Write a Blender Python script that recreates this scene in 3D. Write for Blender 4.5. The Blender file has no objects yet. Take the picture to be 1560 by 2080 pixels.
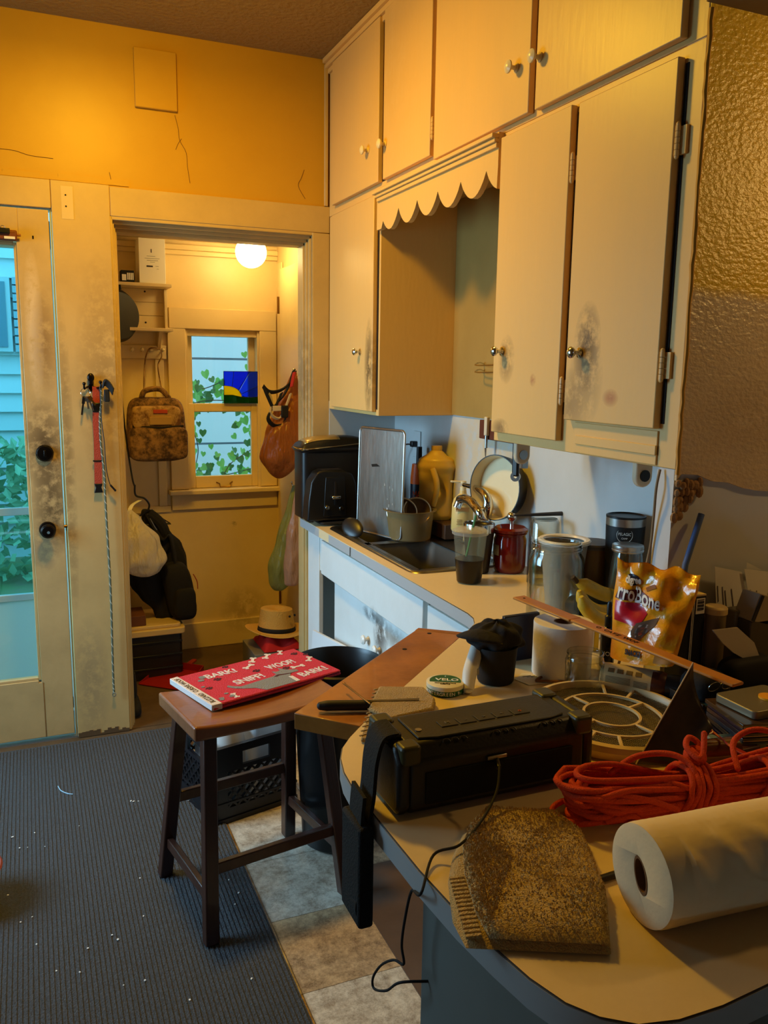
import bpy, bmesh, math, random
from mathutils import Vector, Matrix, Euler
random.seed(7)
SC = bpy.context.scene
COL = SC.collection
PI = math.pi

# ------------------------------------------------------------------ camera
F_PX = 1695.0339
def cam_matrix(yaw, pitch, roll):
    m = Matrix.Rotation(yaw, 3, 'Z') @ Matrix.Rotation(pitch, 3, 'X') @ Matrix.Rotation(roll, 3, 'Y')
    r, f, u = m.col[0], m.col[1], m.col[2]
    return Matrix(((r[0], u[0], -f[0]), (r[1], u[1], -f[1]), (r[2], u[2], -f[2]))).to_4x4()
cam = bpy.data.cameras.new('camera')
cam.sensor_fit = 'VERTICAL'
cam.sensor_height = 24.0
cam.lens = 24.0 * F_PX / 2080.0
cam.clip_start = 0.02
cam_o = bpy.data.objects.new('camera', cam)
COL.objects.link(cam_o)
cam_o.matrix_world = Matrix.Translation((0, 0, 1.6)) @ cam_matrix(-0.402759077, -0.170290977, -0.0147276639)
SC.camera = cam_o

# ------------------------------------------------------------------ daylight, lamps, exposure
SC.view_settings.view_transform = 'Standard'
SC.view_settings.look = 'None'
SC.view_settings.gamma = 1.0
SC.view_settings.use_curve_mapping = False
SC.view_settings.exposure = 0.0
world = bpy.data.worlds.new('overcast_sky')
SC.world = world
world.use_nodes = True
bg = world.node_tree.nodes['Background']
bg.inputs[0].default_value = (0.36, 0.76, 1.0, 1)
bg.inputs[1].default_value = 2.7

def lamp(name, kind, loc, energy, color, rot=None, size=None, size_y=None, radius=None, spread=None):
    l = bpy.data.lights.new(name, kind)
    l.energy = energy
    l.color = color
    if kind == 'AREA':
        l.shape = 'RECTANGLE'
        l.size = size
        l.size_y = size_y
        if spread:
            l.spread = spread
    if radius is not None:
        l.shadow_soft_size = radius
    o = bpy.data.objects.new(name, l)
    o.location = loc
    if rot:
        o.rotation_euler = rot
    COL.objects.link(o)
    return o
WARM = (1.0, 0.565, 0.03)
# ceiling lamp of the kitchen (its fixture is built further down), a small lamp in the near room,
# and the daylight of the window in the left wall
lamp('kitchen_bulb', 'AREA', (0.3, 2.66, 2.81), 24, WARM, rot=(0, 0, 0), size=0.22, size_y=0.22)
lamp('kitchen_bulb_glow', 'POINT', (0.3, 2.66, 2.77), 23, WARM, radius=0.09)
lamp('near_room_bulb', 'POINT', (2.1, 0.92, 2.2), 12, (1.0, 0.62, 0.20), radius=0.05)
lamp('left_window_daylight', 'AREA', (-1.68, 2.95, 1.5), 27, (0.42, 0.72, 1.0), rot=(0, -PI / 2 + 0.42, 0), size=1.25, size_y=1.1, spread=1.75)
lamp('added_near_fill', 'AREA', (-1.66, -0.35, 1.5), 1.6, (0.74, 0.86, 1.0), rot=(0, -PI / 2 + 0.15, 0), size=1.2, size_y=1.0)  # added fill before the solid left wall, no window here; brightens the end wall

# ------------------------------------------------------------------ materials
def s2l(c):
    return c / 12.92 if c <= 0.04045 else ((c + 0.055) / 1.055) ** 2.4
def rgb(r, g, b):
    return (s2l(r / 255), s2l(g / 255), s2l(b / 255), 1)

class Nodes:
    def __init__(self, m):
        m.use_nodes = True
        self.t = m.node_tree
        self.p = self.t.nodes['Principled BSDF']
    def n(self, kind, **kw):
        x = self.t.nodes.new(kind)
        for k, v in kw.items():
            if k.startswith('i_'):
                key = k[2:]
                x.inputs[int(key) if key.isdigit() else key.replace('_', ' ')].default_value = v
            else:
                setattr(x, k, v)
        return x
    def l(self, a, b):
        self.t.links.new(a, b)

def mat(name, col, rough=0.5, metal=0.0, var=None, bump=None, stains=None, trans=0.0, ior=1.45,
        coat=0.0, emit=None, vr=0.65, vc=(0.35, 0.7), world_space=False, stretch=(1, 1, 1), spec=0.5, sheen=0.0, sub=0.0, zband=None, rand=0.0):
    """var=(scale, amount, colour2)   bump=(scale, strength)   stains=[(centre, radius, colour, strength)] in metres
    zband=(height, wobble, colour_below): a second coat of paint below a wavering line"""
    m = bpy.data.materials.new(name)
    N = Nodes(m)
    p = N.p
    p.inputs['Base Color'].default_value = col
    p.inputs['Roughness'].default_value = rough
    p.inputs['Metallic'].default_value = metal
    p.inputs['IOR'].default_value = ior
    p.inputs['Transmission Weight'].default_value = trans
    p.inputs['Coat Weight'].default_value = coat
    p.inputs['Specular IOR Level'].default_value = spec
    p.inputs['Sheen Weight'].default_value = sheen
    if sub:
        p.inputs['Subsurface Weight'].default_value = sub
        p.inputs['Subsurface Scale'].default_value = 0.01
    if emit:
        p.inputs['Emission Color'].default_value = emit[0]
        p.inputs['Emission Strength'].default_value = emit[1]
    need = var or bump or stains or zband or rand
    if not need:
        return m
    if world_space:
        g = N.n('ShaderNodeNewGeometry')
        src = g.outputs['Position']
    else:
        g = N.n('ShaderNodeTexCoord')
        src = g.outputs['Object']
    mp = N.n('ShaderNodeMapping')
    mp.inputs['Scale'].default_value = stretch
    N.l(src, mp.inputs['Vector'])
    vec = mp.outputs['Vector']
    cur = None
    def mix(fac, a, b):
        x = N.n('ShaderNodeMix', data_type='RGBA')
        if hasattr(fac, 'is_linked'):
            N.l(fac, x.inputs[0])
        else:
            x.inputs[0].default_value = fac
        for sock, v in ((x.inputs[6], a), (x.inputs[7], b)):
            if hasattr(v, 'is_linked'):
                N.l(v, sock)
            else:
                sock.default_value = v
        return x.outputs[2]
    def math1(op, a, b=0.5, clamp=False):
        x = N.n('ShaderNodeMath', operation=op, use_clamp=clamp)
        for i, v in enumerate((a, b)):
            if hasattr(v, 'is_linked'):
                N.l(v, x.inputs[i])
            else:
                x.inputs[i].default_value = v
        return x.outputs[0]
    cur = col
    if zband:
        gp = N.n('ShaderNodeNewGeometry')
        sep = N.n('ShaderNodeSeparateXYZ')
        N.l(gp.outputs['Position'], sep.inputs[0])
        nz = N.n('ShaderNodeTexNoise')
        nz.inputs['Scale'].default_value = 4.0
        N.l(gp.outputs['Position'], nz.inputs['Vector'])
        w = math1('MULTIPLY', nz.outputs['Fac'], zband[1])
        d = math1('SUBTRACT', sep.outputs[2], w)
        mr = N.n('ShaderNodeMapRange')
        mr.inputs[1].default_value = zband[0] - 0.012
        mr.inputs[2].default_value = zband[0] + 0.012
        N.l(d, mr.inputs[0])
        cur = mix(mr.outputs[0], zband[2], cur)
    if var:
        nz = N.n('ShaderNodeTexNoise')
        nz.inputs['Scale'].default_value = var[0]
        nz.inputs['Detail'].default_value = 6.0
        nz.inputs['Roughness'].default_value = vr
        N.l(vec, nz.inputs['Vector'])
        rmp = N.n('ShaderNodeMapRange')
        rmp.inputs[1].default_value = vc[0]
        rmp.inputs[2].default_value = vc[1]
        rmp.inputs[4].default_value = var[1]
        N.l(nz.outputs['Fac'], rmp.inputs[0])
        cur = mix(rmp.outputs[0], cur, var[2])
    if rand:
        oi = N.n('ShaderNodeObjectInfo')
        hs = N.n('ShaderNodeHueSaturation')
        N.l(math1('ADD', math1('MULTIPLY', oi.outputs['Random'], rand), 1 - rand / 2), hs.inputs['Value'])
        if hasattr(cur, 'is_linked'):
            N.l(cur, hs.inputs['Color'])
        else:
            hs.inputs['Color'].default_value = cur
        cur = hs.outputs[0]
    if stains:
        gp = N.n('ShaderNodeNewGeometry')
        nz = N.n('ShaderNodeTexNoise')
        nz.inputs['Scale'].default_value = 22.0
        nz.inputs['Detail'].default_value = 8.0
        nz.inputs['Roughness'].default_value = 0.7
        N.l(gp.outputs['Position'], nz.inputs['Vector'])
        for (c, r, sc, st) in stains:
            rr = r if isinstance(r, tuple) else (r, r, r)
            sb = N.n('ShaderNodeVectorMath', operation='SUBTRACT')
            N.l(gp.outputs['Position'], sb.inputs[0])
            sb.inputs[1].default_value = c
            dv = N.n('ShaderNodeVectorMath', operation='DIVIDE')
            N.l(sb.outputs[0], dv.inputs[0])
            dv.inputs[1].default_value = rr
            ln = N.n('ShaderNodeVectorMath', operation='LENGTH')
            N.l(dv.outputs[0], ln.inputs[0])
            fall = math1('SUBTRACT', 1.0, ln.outputs['Value'], True)
            sp = math1('SUBTRACT', nz.outputs['Fac'], 0.36)
            sp = math1('MULTIPLY', sp, 6.0, True)
            k = math1('MULTIPLY', math1('POWER', fall, 0.7), sp)
            k = math1('MULTIPLY', k, st, True)
            cur = mix(k, cur, sc)
    if hasattr(cur, 'is_linked'):
        N.l(cur, p.inputs['Base Color'])
    if bump:
        nz = N.n('ShaderNodeTexNoise')
        nz.inputs['Scale'].default_value = bump[0]
        nz.inputs['Detail'].default_value = 4.0
        N.l(vec, nz.inputs['Vector'])
        bp = N.n('ShaderNodeBump')
        bp.inputs['Strength'].default_value = bump[1]
        bp.inputs['Distance'].default_value = 0.01
        N.l(nz.outputs['Fac'], bp.inputs['Height'])
        N.l(bp.outputs[0], p.inputs['Normal'])
    return m

def thin_glass(name, tint=(1, 1, 1, 1), rough=0.02, refl=0.5, edge=None):
    """window pane / film: straight-through transparency with a Fresnel reflection"""
    m = bpy.data.materials.new(name)
    N = Nodes(m)
    N.t.nodes.remove(N.p)
    out = N.t.nodes['Material Output']
    tr = N.n('ShaderNodeBsdfTransparent')
    tr.inputs[0].default_value = tint
    gl = N.n('ShaderNodeBsdfGlossy')
    gl.inputs['Roughness'].default_value = rough
    lw = N.n('ShaderNodeLayerWeight')
    pw = N.n('ShaderNodeMath', operation='POWER')
    N.l(lw.outputs['Facing'], pw.inputs[0])
    pw.inputs[1].default_value = 4.0
    ad = N.n('ShaderNodeMath', operation='MULTIPLY_ADD')
    N.l(pw.outputs[0], ad.inputs[0])
    ad.inputs[1].default_value = refl
    ad.inputs[2].default_value = 0.045
    mx = N.n('ShaderNodeMixShader')
    N.l(ad.outputs[0], mx.inputs[0])
    if edge:
        mc = N.n('ShaderNodeMix', data_type='RGBA')
        N.l(pw.outputs[0], mc.inputs[0])
        mc.inputs[6].default_value = tint
        mc.inputs[7].default_value = edge
        N.l(mc.outputs[2], tr.inputs[0])
        pw.inputs[1].default_value = 2.1
    N.l(tr.outputs[0], mx.inputs[1])
    N.l(gl.outputs[0], mx.inputs[2])
    N.l(mx.outputs[0], out.inputs[0])
    return m

def film(name, col, opacity=0.5, rough=0.3, crumple=0.0):
    """translucent plastic bag / tub: part transparent, part diffuse and translucent"""
    m = bpy.data.materials.new(name)
    N = Nodes(m)
    out = N.t.nodes['Material Output']
    N.p.inputs['Base Color'].default_value = col
    N.p.inputs['Roughness'].default_value = rough
    tr = N.n('ShaderNodeBsdfTransparent')
    tr.inputs[0].default_value = (min(1, col[0] * 1.4 + .1), min(1, col[1] * 1.4 + .1), min(1, col[2] * 1.4 + .1), 1)
    tl = N.n('ShaderNodeBsdfTranslucent')
    tl.inputs[0].default_value = col
    if crumple:
        tc = N.n('ShaderNodeTexCoord')
        nz = N.n('ShaderNodeTexNoise')
        nz.inputs['Scale'].default_value = 22.0
        nz.inputs['Detail'].default_value = 3.0
        mp = N.n('ShaderNodeMapping')
        mp.inputs['Scale'].default_value = (1, 1, 0.35)
        N.l(tc.outputs['Object'], mp.inputs['Vector'])
        N.l(mp.outputs['Vector'], nz.inputs['Vector'])
        bp = N.n('ShaderNodeBump')
        bp.inputs['Strength'].default_value = crumple
        bp.inputs['Distance'].default_value = 0.03
        N.l(nz.outputs['Fac'], bp.inputs['Height'])
        N.l(bp.outputs[0], N.p.inputs['Normal'])
        N.l(bp.outputs[0], tl.inputs['Normal'])
    a = N.n('ShaderNodeMixShader')
    a.inputs[0].default_value = 0.35
    N.l(N.p.outputs[0], a.inputs[1])
    N.l(tl.outputs[0], a.inputs[2])
    b = N.n('ShaderNodeMixShader')
    b.inputs[0].default_value = opacity
    N.l(tr.outputs[0], b.inputs[1])
    N.l(a.outputs[0], b.inputs[2])
    N.l(b.outputs[0], out.inputs[0])
    return m

# ------------------------------------------------------------------ mesh building
class MB:
    def __init__(self):
        self.v, self.f = [], []
    def add(self, vs, fs, M=None):
        o = len(self.v)
        for p in vs:
            p = Vector(p)
            self.v.append(M @ p if M is not None else p)
        for f in fs:
            self.f.append([i + o for i in f])
        return self
    def box(self, x0, x1, y0, y1, z0, z1, M=None):
        vs = [(x0, y0, z0), (x1, y0, z0), (x1, y1, z0), (x0, y1, z0), (x0, y0, z1), (x1, y0, z1), (x1, y1, z1), (x0, y1, z1)]
        return self.add(vs, [(3, 2, 1, 0), (4, 5, 6, 7), (0, 1, 5, 4), (1, 2, 6, 5), (2, 3, 7, 6), (3, 0, 4, 7)], M)
    def bar(self, a, b, w, h, up=(0, 0, 1), w2=None, h2=None):
        """rectangular bar from a to b, w across, h along up"""
        a, b, up = Vector(a), Vector(b), Vector(up)
        d = (b - a).normalized()
        s = d.cross(up).normalized()
        u = s.cross(d).normalized()
        vs = []
        for q, ww, hh in ((a, w, h), (b, w2 or w, h2 or h)):
            for i, j in ((-1, -1), (1, -1), (1, 1), (-1, 1)):
                vs.append(q + s * (ww / 2 * i) + u * (hh / 2 * j))
        return self.add(vs, [(0, 1, 2, 3), (7, 6, 5, 4), (0, 4, 5, 1), (1, 5, 6, 2), (2, 6, 7, 3), (3, 7, 4, 0)])
    def lathe(self, prof, M=None, n=32):
        """prof = [(r, z), ...] bottom to top or round a closed wall; r = 0 closes with a pole"""
        vs, rows = [], []
        for r, z in prof:
            if r < 1e-6:
                rows.append([len(vs)])
                vs.append((0, 0, z))
            else:
                rows.append(list(range(len(vs), len(vs) + n)))
                for i in range(n):
                    a = 2 * PI * i / n
                    vs.append((r * math.cos(a), r * math.sin(a), z))
        fs = []
        for A, B in zip(rows, rows[1:]):
            for i in range(n):
                j = (i + 1) % n
                if len(A) == 1 and len(B) == 1:
                    continue
                if len(A) == 1:
                    fs.append((A[0], B[j], B[i]))
                elif len(B) == 1:
                    fs.append((A[i], A[j], B[0]))
                else:
                    fs.append((A[i], A[j], B[j], B[i]))
        return self.add(vs, fs, M)
    def cyl(self, a, b, r, r2=None, n=20):
        a, b = Vector(a), Vector(b)
        q = (b - a).to_track_quat('Z', 'Y').to_matrix().to_4x4()
        M = Matrix.Translation(a) @ q
        L = (b - a).length
        r2 = r if r2 is None else r2
        return self.lathe([(0, 0), (r, 0), (r2, L), (0, L)], M, n)
    def tube(self, pts, r, n=8, closed=False):
        pts = [Vector(p) for p in pts]
        k = len(pts)
        rs = r if isinstance(r, (list, tuple)) else [r] * k
        vs, fs = [], []
        up = None
        for i, p in enumerate(pts):
            if closed:
                d = pts[(i + 1) % k] - pts[i - 1]
            else:
                d = pts[min(i + 1, k - 1)] - pts[max(i - 1, 0)]
            if d.length < 1e-9:
                d = Vector((0, 0, 1))
            d.normalize()
            if up is None:
                up = Vector((0, 0, 1)) if abs(d.z) < 0.9 else Vector((1, 0, 0))
            s = d.cross(up)
            if s.length < 1e-6:
                s = d.orthogonal()
            s.normalize()
            up = s.cross(d).normalized()
            for j in range(n):
                a = 2 * PI * j / n
                vs.append(p + (s * math.cos(a) + up * math.sin(a)) * rs[i])
        m = k if closed else k - 1
        for i in range(m):
            for j in range(n):
                a, b = i * n + j, i * n + (j + 1) % n
                c, d = ((i + 1) % k) * n + (j + 1) % n, ((i + 1) % k) * n + j
                fs.append((a, d, c, b))
        if not closed:
            fs.append(tuple(range(n)))
            fs.append(tuple(reversed(range((k - 1) * n, k * n))))
        return self.add(vs, fs)
    def prism(self, poly, z0, z1, M=None):
        n = len(poly)
        vs = [(x, y, z0) for x, y in poly] + [(x, y, z1) for x, y in poly]
        fs = [tuple(reversed(range(n))), tuple(range(n, 2 * n))]
        for i in range(n):
            j = (i + 1) % n
            fs.append((i, j, n + j, n + i))
        return self.add(vs, fs, M)
    def ball(self, c, r, nu=20, nv=12, M=None):
        rx, ry, rz = r if isinstance(r, tuple) else (r, r, r)
        T = Matrix.Translation(c) @ Matrix.Diagonal((rx, ry, rz, 1))
        if M is not None:
            T = M @ T
        return self.lathe([(math.sin(PI * i / nv) if 0 < i < nv else 0, -math.cos(PI * i / nv)) for i in range(nv + 1)], T, nu)
    def sheet(self, fn, nu, nv, closed_u=False):
        vs = [fn(i / (nu if closed_u else nu - 1), j / (nv - 1)) for j in range(nv) for i in range(nu)]
        fs = []
        for j in range(nv - 1):
            for i in range(nu if closed_u else nu - 1):
                a, b = j * nu + i, j * nu + (i + 1) % nu
                fs.append((a, b, b + nu, a + nu))
        return self.add(vs, fs)
    def strip(self, pts, w, up, th):
        """flat strap along pts: w wide along up, th thick"""
        pts = [Vector(p) for p in pts]
        vs, fs = [], []
        for i, p in enumerate(pts):
            d = (pts[min(i + 1, len(pts) - 1)] - pts[max(i - 1, 0)]).normalized()
            u = Vector(up if not callable(up) else up(i)).normalized()
            nrm = d.cross(u).normalized()
            for a, b in ((-1, -1), (1, -1), (1, 1), (-1, 1)):
                vs.append(p + u * (w / 2 * a) + nrm * (th / 2 * b))
        k = len(pts)
        for i in range(k - 1):
            for j in range(4):
                a, b = i * 4 + j, i * 4 + (j + 1) % 4
                fs.append((a, b, b + 4, a + 4))
        fs += [(3, 2, 1, 0), tuple(range((k - 1) * 4, k * 4))]
        return self.add(vs, fs)
    def build(self, name, m, parent=None, bevel=0.0, seg=2, smooth=35, solid=0.0, subsurf=0, world=True, disp=None):
        me = bpy.data.meshes.new(name)
        vs = self.v
        o = bpy.data.objects.new(name, me)
        if parent is not None:
            o.parent = parent
            if world:
                W = parent.get('_w')
                inv = world_inv(parent)
                vs = [inv @ p for p in vs]
        else:
            xs = [p[0] for p in vs]; ys = [p[1] for p in vs]; zs = [p[2] for p in vs]
            c = Vector(((min(xs) + max(xs)) / 2, (min(ys) + max(ys)) / 2, min(zs)))
            vs = [p - c for p in vs]
            o.location = c
        me.from_pydata([tuple(p) for p in vs], [], self.f)
        bm = bmesh.new()
        bm.from_mesh(me)
        bmesh.ops.recalc_face_normals(bm, faces=bm.faces)
        bm.to_mesh(me)
        bm.free()
        me.materials.append(m)
        if smooth:
            me.polygons.foreach_set('use_smooth', [True] * len(me.polygons))
            me.set_sharp_from_angle(angle=math.radians(smooth))
        if solid:
            md = o.modifiers.new('solid', 'SOLIDIFY')
            md.thickness = solid
            md.offset = 0
        if bevel:
            md = o.modifiers.new('bevel', 'BEVEL')
            md.width = bevel
            md.segments = seg
            md.limit_method = 'ANGLE'
            md.angle_limit = math.radians(35)
        if subsurf:
            md = o.modifiers.new('sub', 'SUBSURF')
            md.levels = md.render_levels = subsurf
        if disp:
            tx = bpy.data.textures.new(name + '_noise', 'CLOUDS')
            tx.noise_scale = disp[0]
            md = o.modifiers.new('disp', 'DISPLACE')
            md.texture = tx
            md.strength = disp[1]
            md.mid_level = 0.5
        COL.objects.link(o)
        return o

def world_of(o):
    m = o.matrix_basis.copy()
    while o.parent:
        o = o.parent
        m = o.matrix_basis @ m
    return m
def world_inv(o):
    return world_of(o).inverted()

def tag(o, label, cat, group=None, kind=None):
    if label:
        o['label'] = label
    if cat:
        o['category'] = cat
    if group:
        o['group'] = group
    if kind:
        o['kind'] = kind
    return o
def thing(name, label, cat, loc=(0, 0, 0), rotz=0.0, group=None):
    o = bpy.data.objects.new(name, None)
    o.empty_display_size = 0.05
    o.location = loc
    o.rotation_euler = (0, 0, rotz)
    COL.objects.link(o)
    return tag(o, label, cat, group)
def struct(o, label=None):
    o['kind'] = 'structure'
    if label:
        o['label'] = label
    return o
def T(x, y, z, rz=0.0, rx=0.0, ry=0.0):
    return Matrix.Translation((x, y, z)) @ Euler((rx, ry, rz)).to_matrix().to_4x4()
def frame(o, ex, ey):
    """matrix with origin o, local x along ex, local y along ey (made perpendicular)"""
    ex = Vector(ex).normalized()
    ey = Vector(ey)
    ez = ex.cross(ey).normalized()
    ey = ez.cross(ex).normalized()
    m = Matrix((ex, ey, ez)).transposed().to_4x4()
    m.translation = Vector(o)
    return m
def lettering(text, m, M, size, parent, name='lettering', depth=0.0006, bold=0.0, fit=None):
    """raised flat letters laid in the local xy plane of M (world matrix), centred"""
    cu = bpy.data.curves.new(name, 'FONT')
    cu.body = text
    cu.size = size
    cu.extrude = depth
    cu.offset = bold
    cu.align_x = 'CENTER'
    cu.align_y = 'CENTER'
    cu.resolution_u = 3
    tmp = bpy.data.objects.new('tmp_text', cu)
    COL.objects.link(tmp)
    dg = bpy.context.evaluated_depsgraph_get()
    me = bpy.data.meshes.new_from_object(tmp.evaluated_get(dg))
    bpy.data.objects.remove(tmp)
    bpy.data.curves.remove(cu)
    me.materials.clear()
    me.materials.append(m)
    W = world_inv(parent) @ M if parent is not None else M
    if fit:
        xs = [v.co.x for v in me.vertices]
        k = fit / max(1e-6, max(xs) - min(xs))
        for v in me.vertices:
            v.co.x *= k
    me.transform(W)
    o = bpy.data.objects.new(name, me)
    o.parent = parent
    COL.objects.link(o)
    return o
def wrap_lettering(o, r, M):
    pass
def curve(pts, n=8):
    """Catmull-Rom through pts"""
    P = [Vector(p) for p in pts]
    out = []
    for i in range(len(P) - 1):
        a, b, c, d = P[max(i - 1, 0)], P[i], P[i + 1], P[min(i + 2, len(P) - 1)]
        for k in range(n):
            t = k / n
            out.append(0.5 * ((2 * b) + (c - a) * t + (2 * a - 5 * b + 4 * c - d) * t * t + (3 * b - a - 3 * c + d) * t ** 3))
    out.append(P[-1])
    return out
def arc(cx, cy, r, a0, a1, n=8):
    return [(cx + r * math.cos(math.radians(a0 + (a1 - a0) * i / n)), cy + r * math.sin(math.radians(a0 + (a1 - a0) * i / n))) for i in range(n + 1)]
def rrect(x0, x1, y0, y1, r, n=5):
    return arc(x1 - r, y0 + r, r, -90, 0, n) + arc(x1 - r, y1 - r, r, 0, 90, n) + arc(x0 + r, y1 - r, r, 90, 180, n) + arc(x0 + r, y0 + r, r, 180, 270, n)

# ------------------------------------------------------------------ shared materials
DIRT = rgb(70, 52, 32)
GRIME = rgb(96, 80, 58)
DK = (0.195, 1.395, 1.66)
m_wall = mat('wall_paint', rgb(200, 154, 44), 0.42, var=(3, 0.35, rgb(184, 136, 34)), bump=(9, 0.12), world_space=True)
m_trim = mat('trim_paint', rgb(204, 174, 116), 0.45, var=(4, 0.55, rgb(176, 148, 98)), bump=(30, 0.05), world_space=True,
             stains=[((0.30, 3.64, 1.55), (0.12, 0.2, 0.5), rgb(120, 92, 52), 0.5), ((0.19, 3.64, 0.25), (0.08, 0.2, 0.3), rgb(120, 108, 88), 0.5),
                     ((1.15, 3.66, 1.55), (0.05, 0.2, 0.35), DIRT, 0.7), ((0.14, 3.64, 1.2), (0.03, 0.2, 0.7), DIRT, 0.5)])
m_door = mat('door_paint', rgb(200, 170, 116), 0.45, var=(6, 0.6, rgb(172, 146, 98)), bump=(40, 0.06), world_space=True,
             stains=[((0.055, 3.645, 1.27), (0.09, 0.1, 0.20), DIRT, 0.95), ((0.075, 3.645, 1.02), (0.085, 0.1, 0.22), DIRT, 0.9),
                     ((0.04, 3.645, 1.75), (0.035, 0.1, 0.30), rgb(226, 204, 170), 0.9), ((0.075, 3.645, 1.68), (0.05, 0.1, 0.22), rgb(110, 74, 38), 0.6),
                     ((0.03, 3.645, 0.84), (0.06, 0.1, 0.1), rgb(120, 108, 92), 0.6)])
m_post = m_trim
m_cab = mat('cabinet_paint', rgb(224, 184, 112), 0.42, var=(5, 0.3, rgb(208, 178, 120)), bump=(55, 0.07), world_space=True, stretch=(1, 1, 0.25))
m_cabdoor = mat('cabinet_door_paint', rgb(224, 183, 112), 0.40, var=(5, 0.35, rgb(206, 174, 116)), bump=(60, 0.08), world_space=True, stretch=(1, 1, 0.2),
                stains=[((1.25, 1.70, 1.66), (0.1, 0.055, 0.11), DIRT, 0.95), ((1.25, 1.70, 1.58), (0.1, 0.07, 0.12), rgb(120, 96, 56), 0.6), ((1.25, 2.07, 1.63), (0.1, 0.045, 0.07), rgb(110, 84, 48), 0.8),
                        ((1.25, 3.11, 1.60), (0.1, 0.05, 0.2), DIRT, 0.95), ((1.25, 1.76, 1.51), (0.1, 0.06, 0.1), rgb(120, 92, 50), 0.6),
                        ((1.25, 2.09, 1.435), (0.1, 0.05, 0.03), rgb(90, 66, 40), 0.8), ((1.25, 1.60, 1.54), (0.1, 0.03, 0.022), rgb(176, 112, 62), 1.0), ((1.25, 1.93, 1.575), (0.1, 0.016, 0.018), rgb(176, 112, 62), 1.0),
                        ((1.25, 2.95, 2.6), (0.1, 0.3, 0.4), rgb(216, 170, 90), 0.4)])
m_base = mat('base_cabinet_paint', rgb(222, 224, 220), 0.35, var=(8, 0.25, rgb(200, 200, 190)), bump=(40, 0.05), world_space=True,
             stains=[((1.17, 2.76, 0.62), (0.1, 0.085, 0.12), DIRT, 1.0), ((1.17, 2.86, 0.665), (0.1, 0.10, 0.03), rgb(40, 30, 22), 1.0), ((1.17, 2.62, 0.645), (0.1, 0.14, 0.05), GRIME, 0.7),
                     ((1.15, 2.25, 0.70), (0.1, 0.2, 0.02), GRIME, 0.8), ((1.15, 2.75, 0.49), (0.1, 0.04, 0.08), DIRT, 0.8)])
m_ceil = mat('popcorn_ceiling', rgb(150, 120, 66), 0.8, bump=(48, 1.0), world_space=True)
m_splash = mat('backsplash_paint', rgb(196, 200, 200), 0.4, var=(2.5, 0.4, rgb(176, 178, 172)), bump=(25, 0.06), world_space=True,
               stains=[((1.6, 2.75, 1.2), (0.1, 0.35, 0.4), rgb(214, 186, 128), 0.7)])
m_alc = mat('alcove_paint', rgb(232, 208, 150), 0.4, var=(3, 0.4, rgb(214, 182, 116)), bump=(20, 0.06), world_space=True,
            stains=[((1.05, 4.65, 0.71), (0.02, 0.05, 0.018), DIRT, 1.0), ((1.1, 4.65, 0.2), (0.15, 0.05, 0.15), rgb(150, 120, 70), 0.6)])
m_stub = mat('end_wall_paint', rgb(230, 186, 52), 0.3, bump=(75, 0.42), world_space=True, stretch=(1, 1, 1.5), zband=(1.73, 0.10, rgb(206, 180, 140)),
             stains=[((1.5, 1.38, 1.5), (0.2, 0.1, 0.1), rgb(150, 118, 78), 0.4)])
m_greywall = mat('bare_plaster', rgb(204, 206, 208), 0.6, var=(5, 0.3, rgb(186, 184, 180)), bump=(12, 0.05), world_space=True)
m_dark = mat('dark_shade_and_marks', rgb(24, 18, 14), 0.9)  # also colours the strips of gap shade on the cabinets
m_crack = mat('crack_brown', rgb(96, 62, 20), 0.8)
m_black = mat('black_plastic', rgb(20, 19, 19), 0.35)
m_blackmat = mat('black_matte', rgb(17, 16, 16), 0.75)
m_chrome = mat('chrome', rgb(210, 208, 204), 0.12, metal=1.0)
m_steel = mat('brushed_steel', rgb(178, 176, 172), 0.3, metal=1.0, var=(14, 0.4, rgb(140, 138, 134)))
m_bronze = mat('bronze_black', rgb(34, 28, 24), 0.3, metal=0.8)
m_brass = mat('aged_brass', rgb(150, 112, 56), 0.35, metal=1.0)
m_knobcream = mat('cream_knob', rgb(226, 208, 160), 0.3)
m_white = mat('white_plastic', rgb(226, 222, 212), 0.35)
m_ink = mat('dark_print', rgb(40, 36, 34), 0.6)
m_whiteprint = mat('white_print', rgb(236, 234, 228), 0.6)
m_paper = mat('paper', rgb(228, 224, 216), 0.7)
m_glass = thin_glass('clear_glass', (0.955, 0.975, 0.96, 1), 0.03, 0.75, (0.38, 0.42, 0.40, 1))
m_pane = thin_glass('window_pane', (0.93, 0.97, 0.98, 1), 0.02, 0.4)
m_pane_storm = thin_glass('storm_pane', (0.62, 0.95, 1.0, 1))  # cyan tint stands in for the cool cast of the daylight

YB = 3.645      # face of the trim on the far wall
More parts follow.
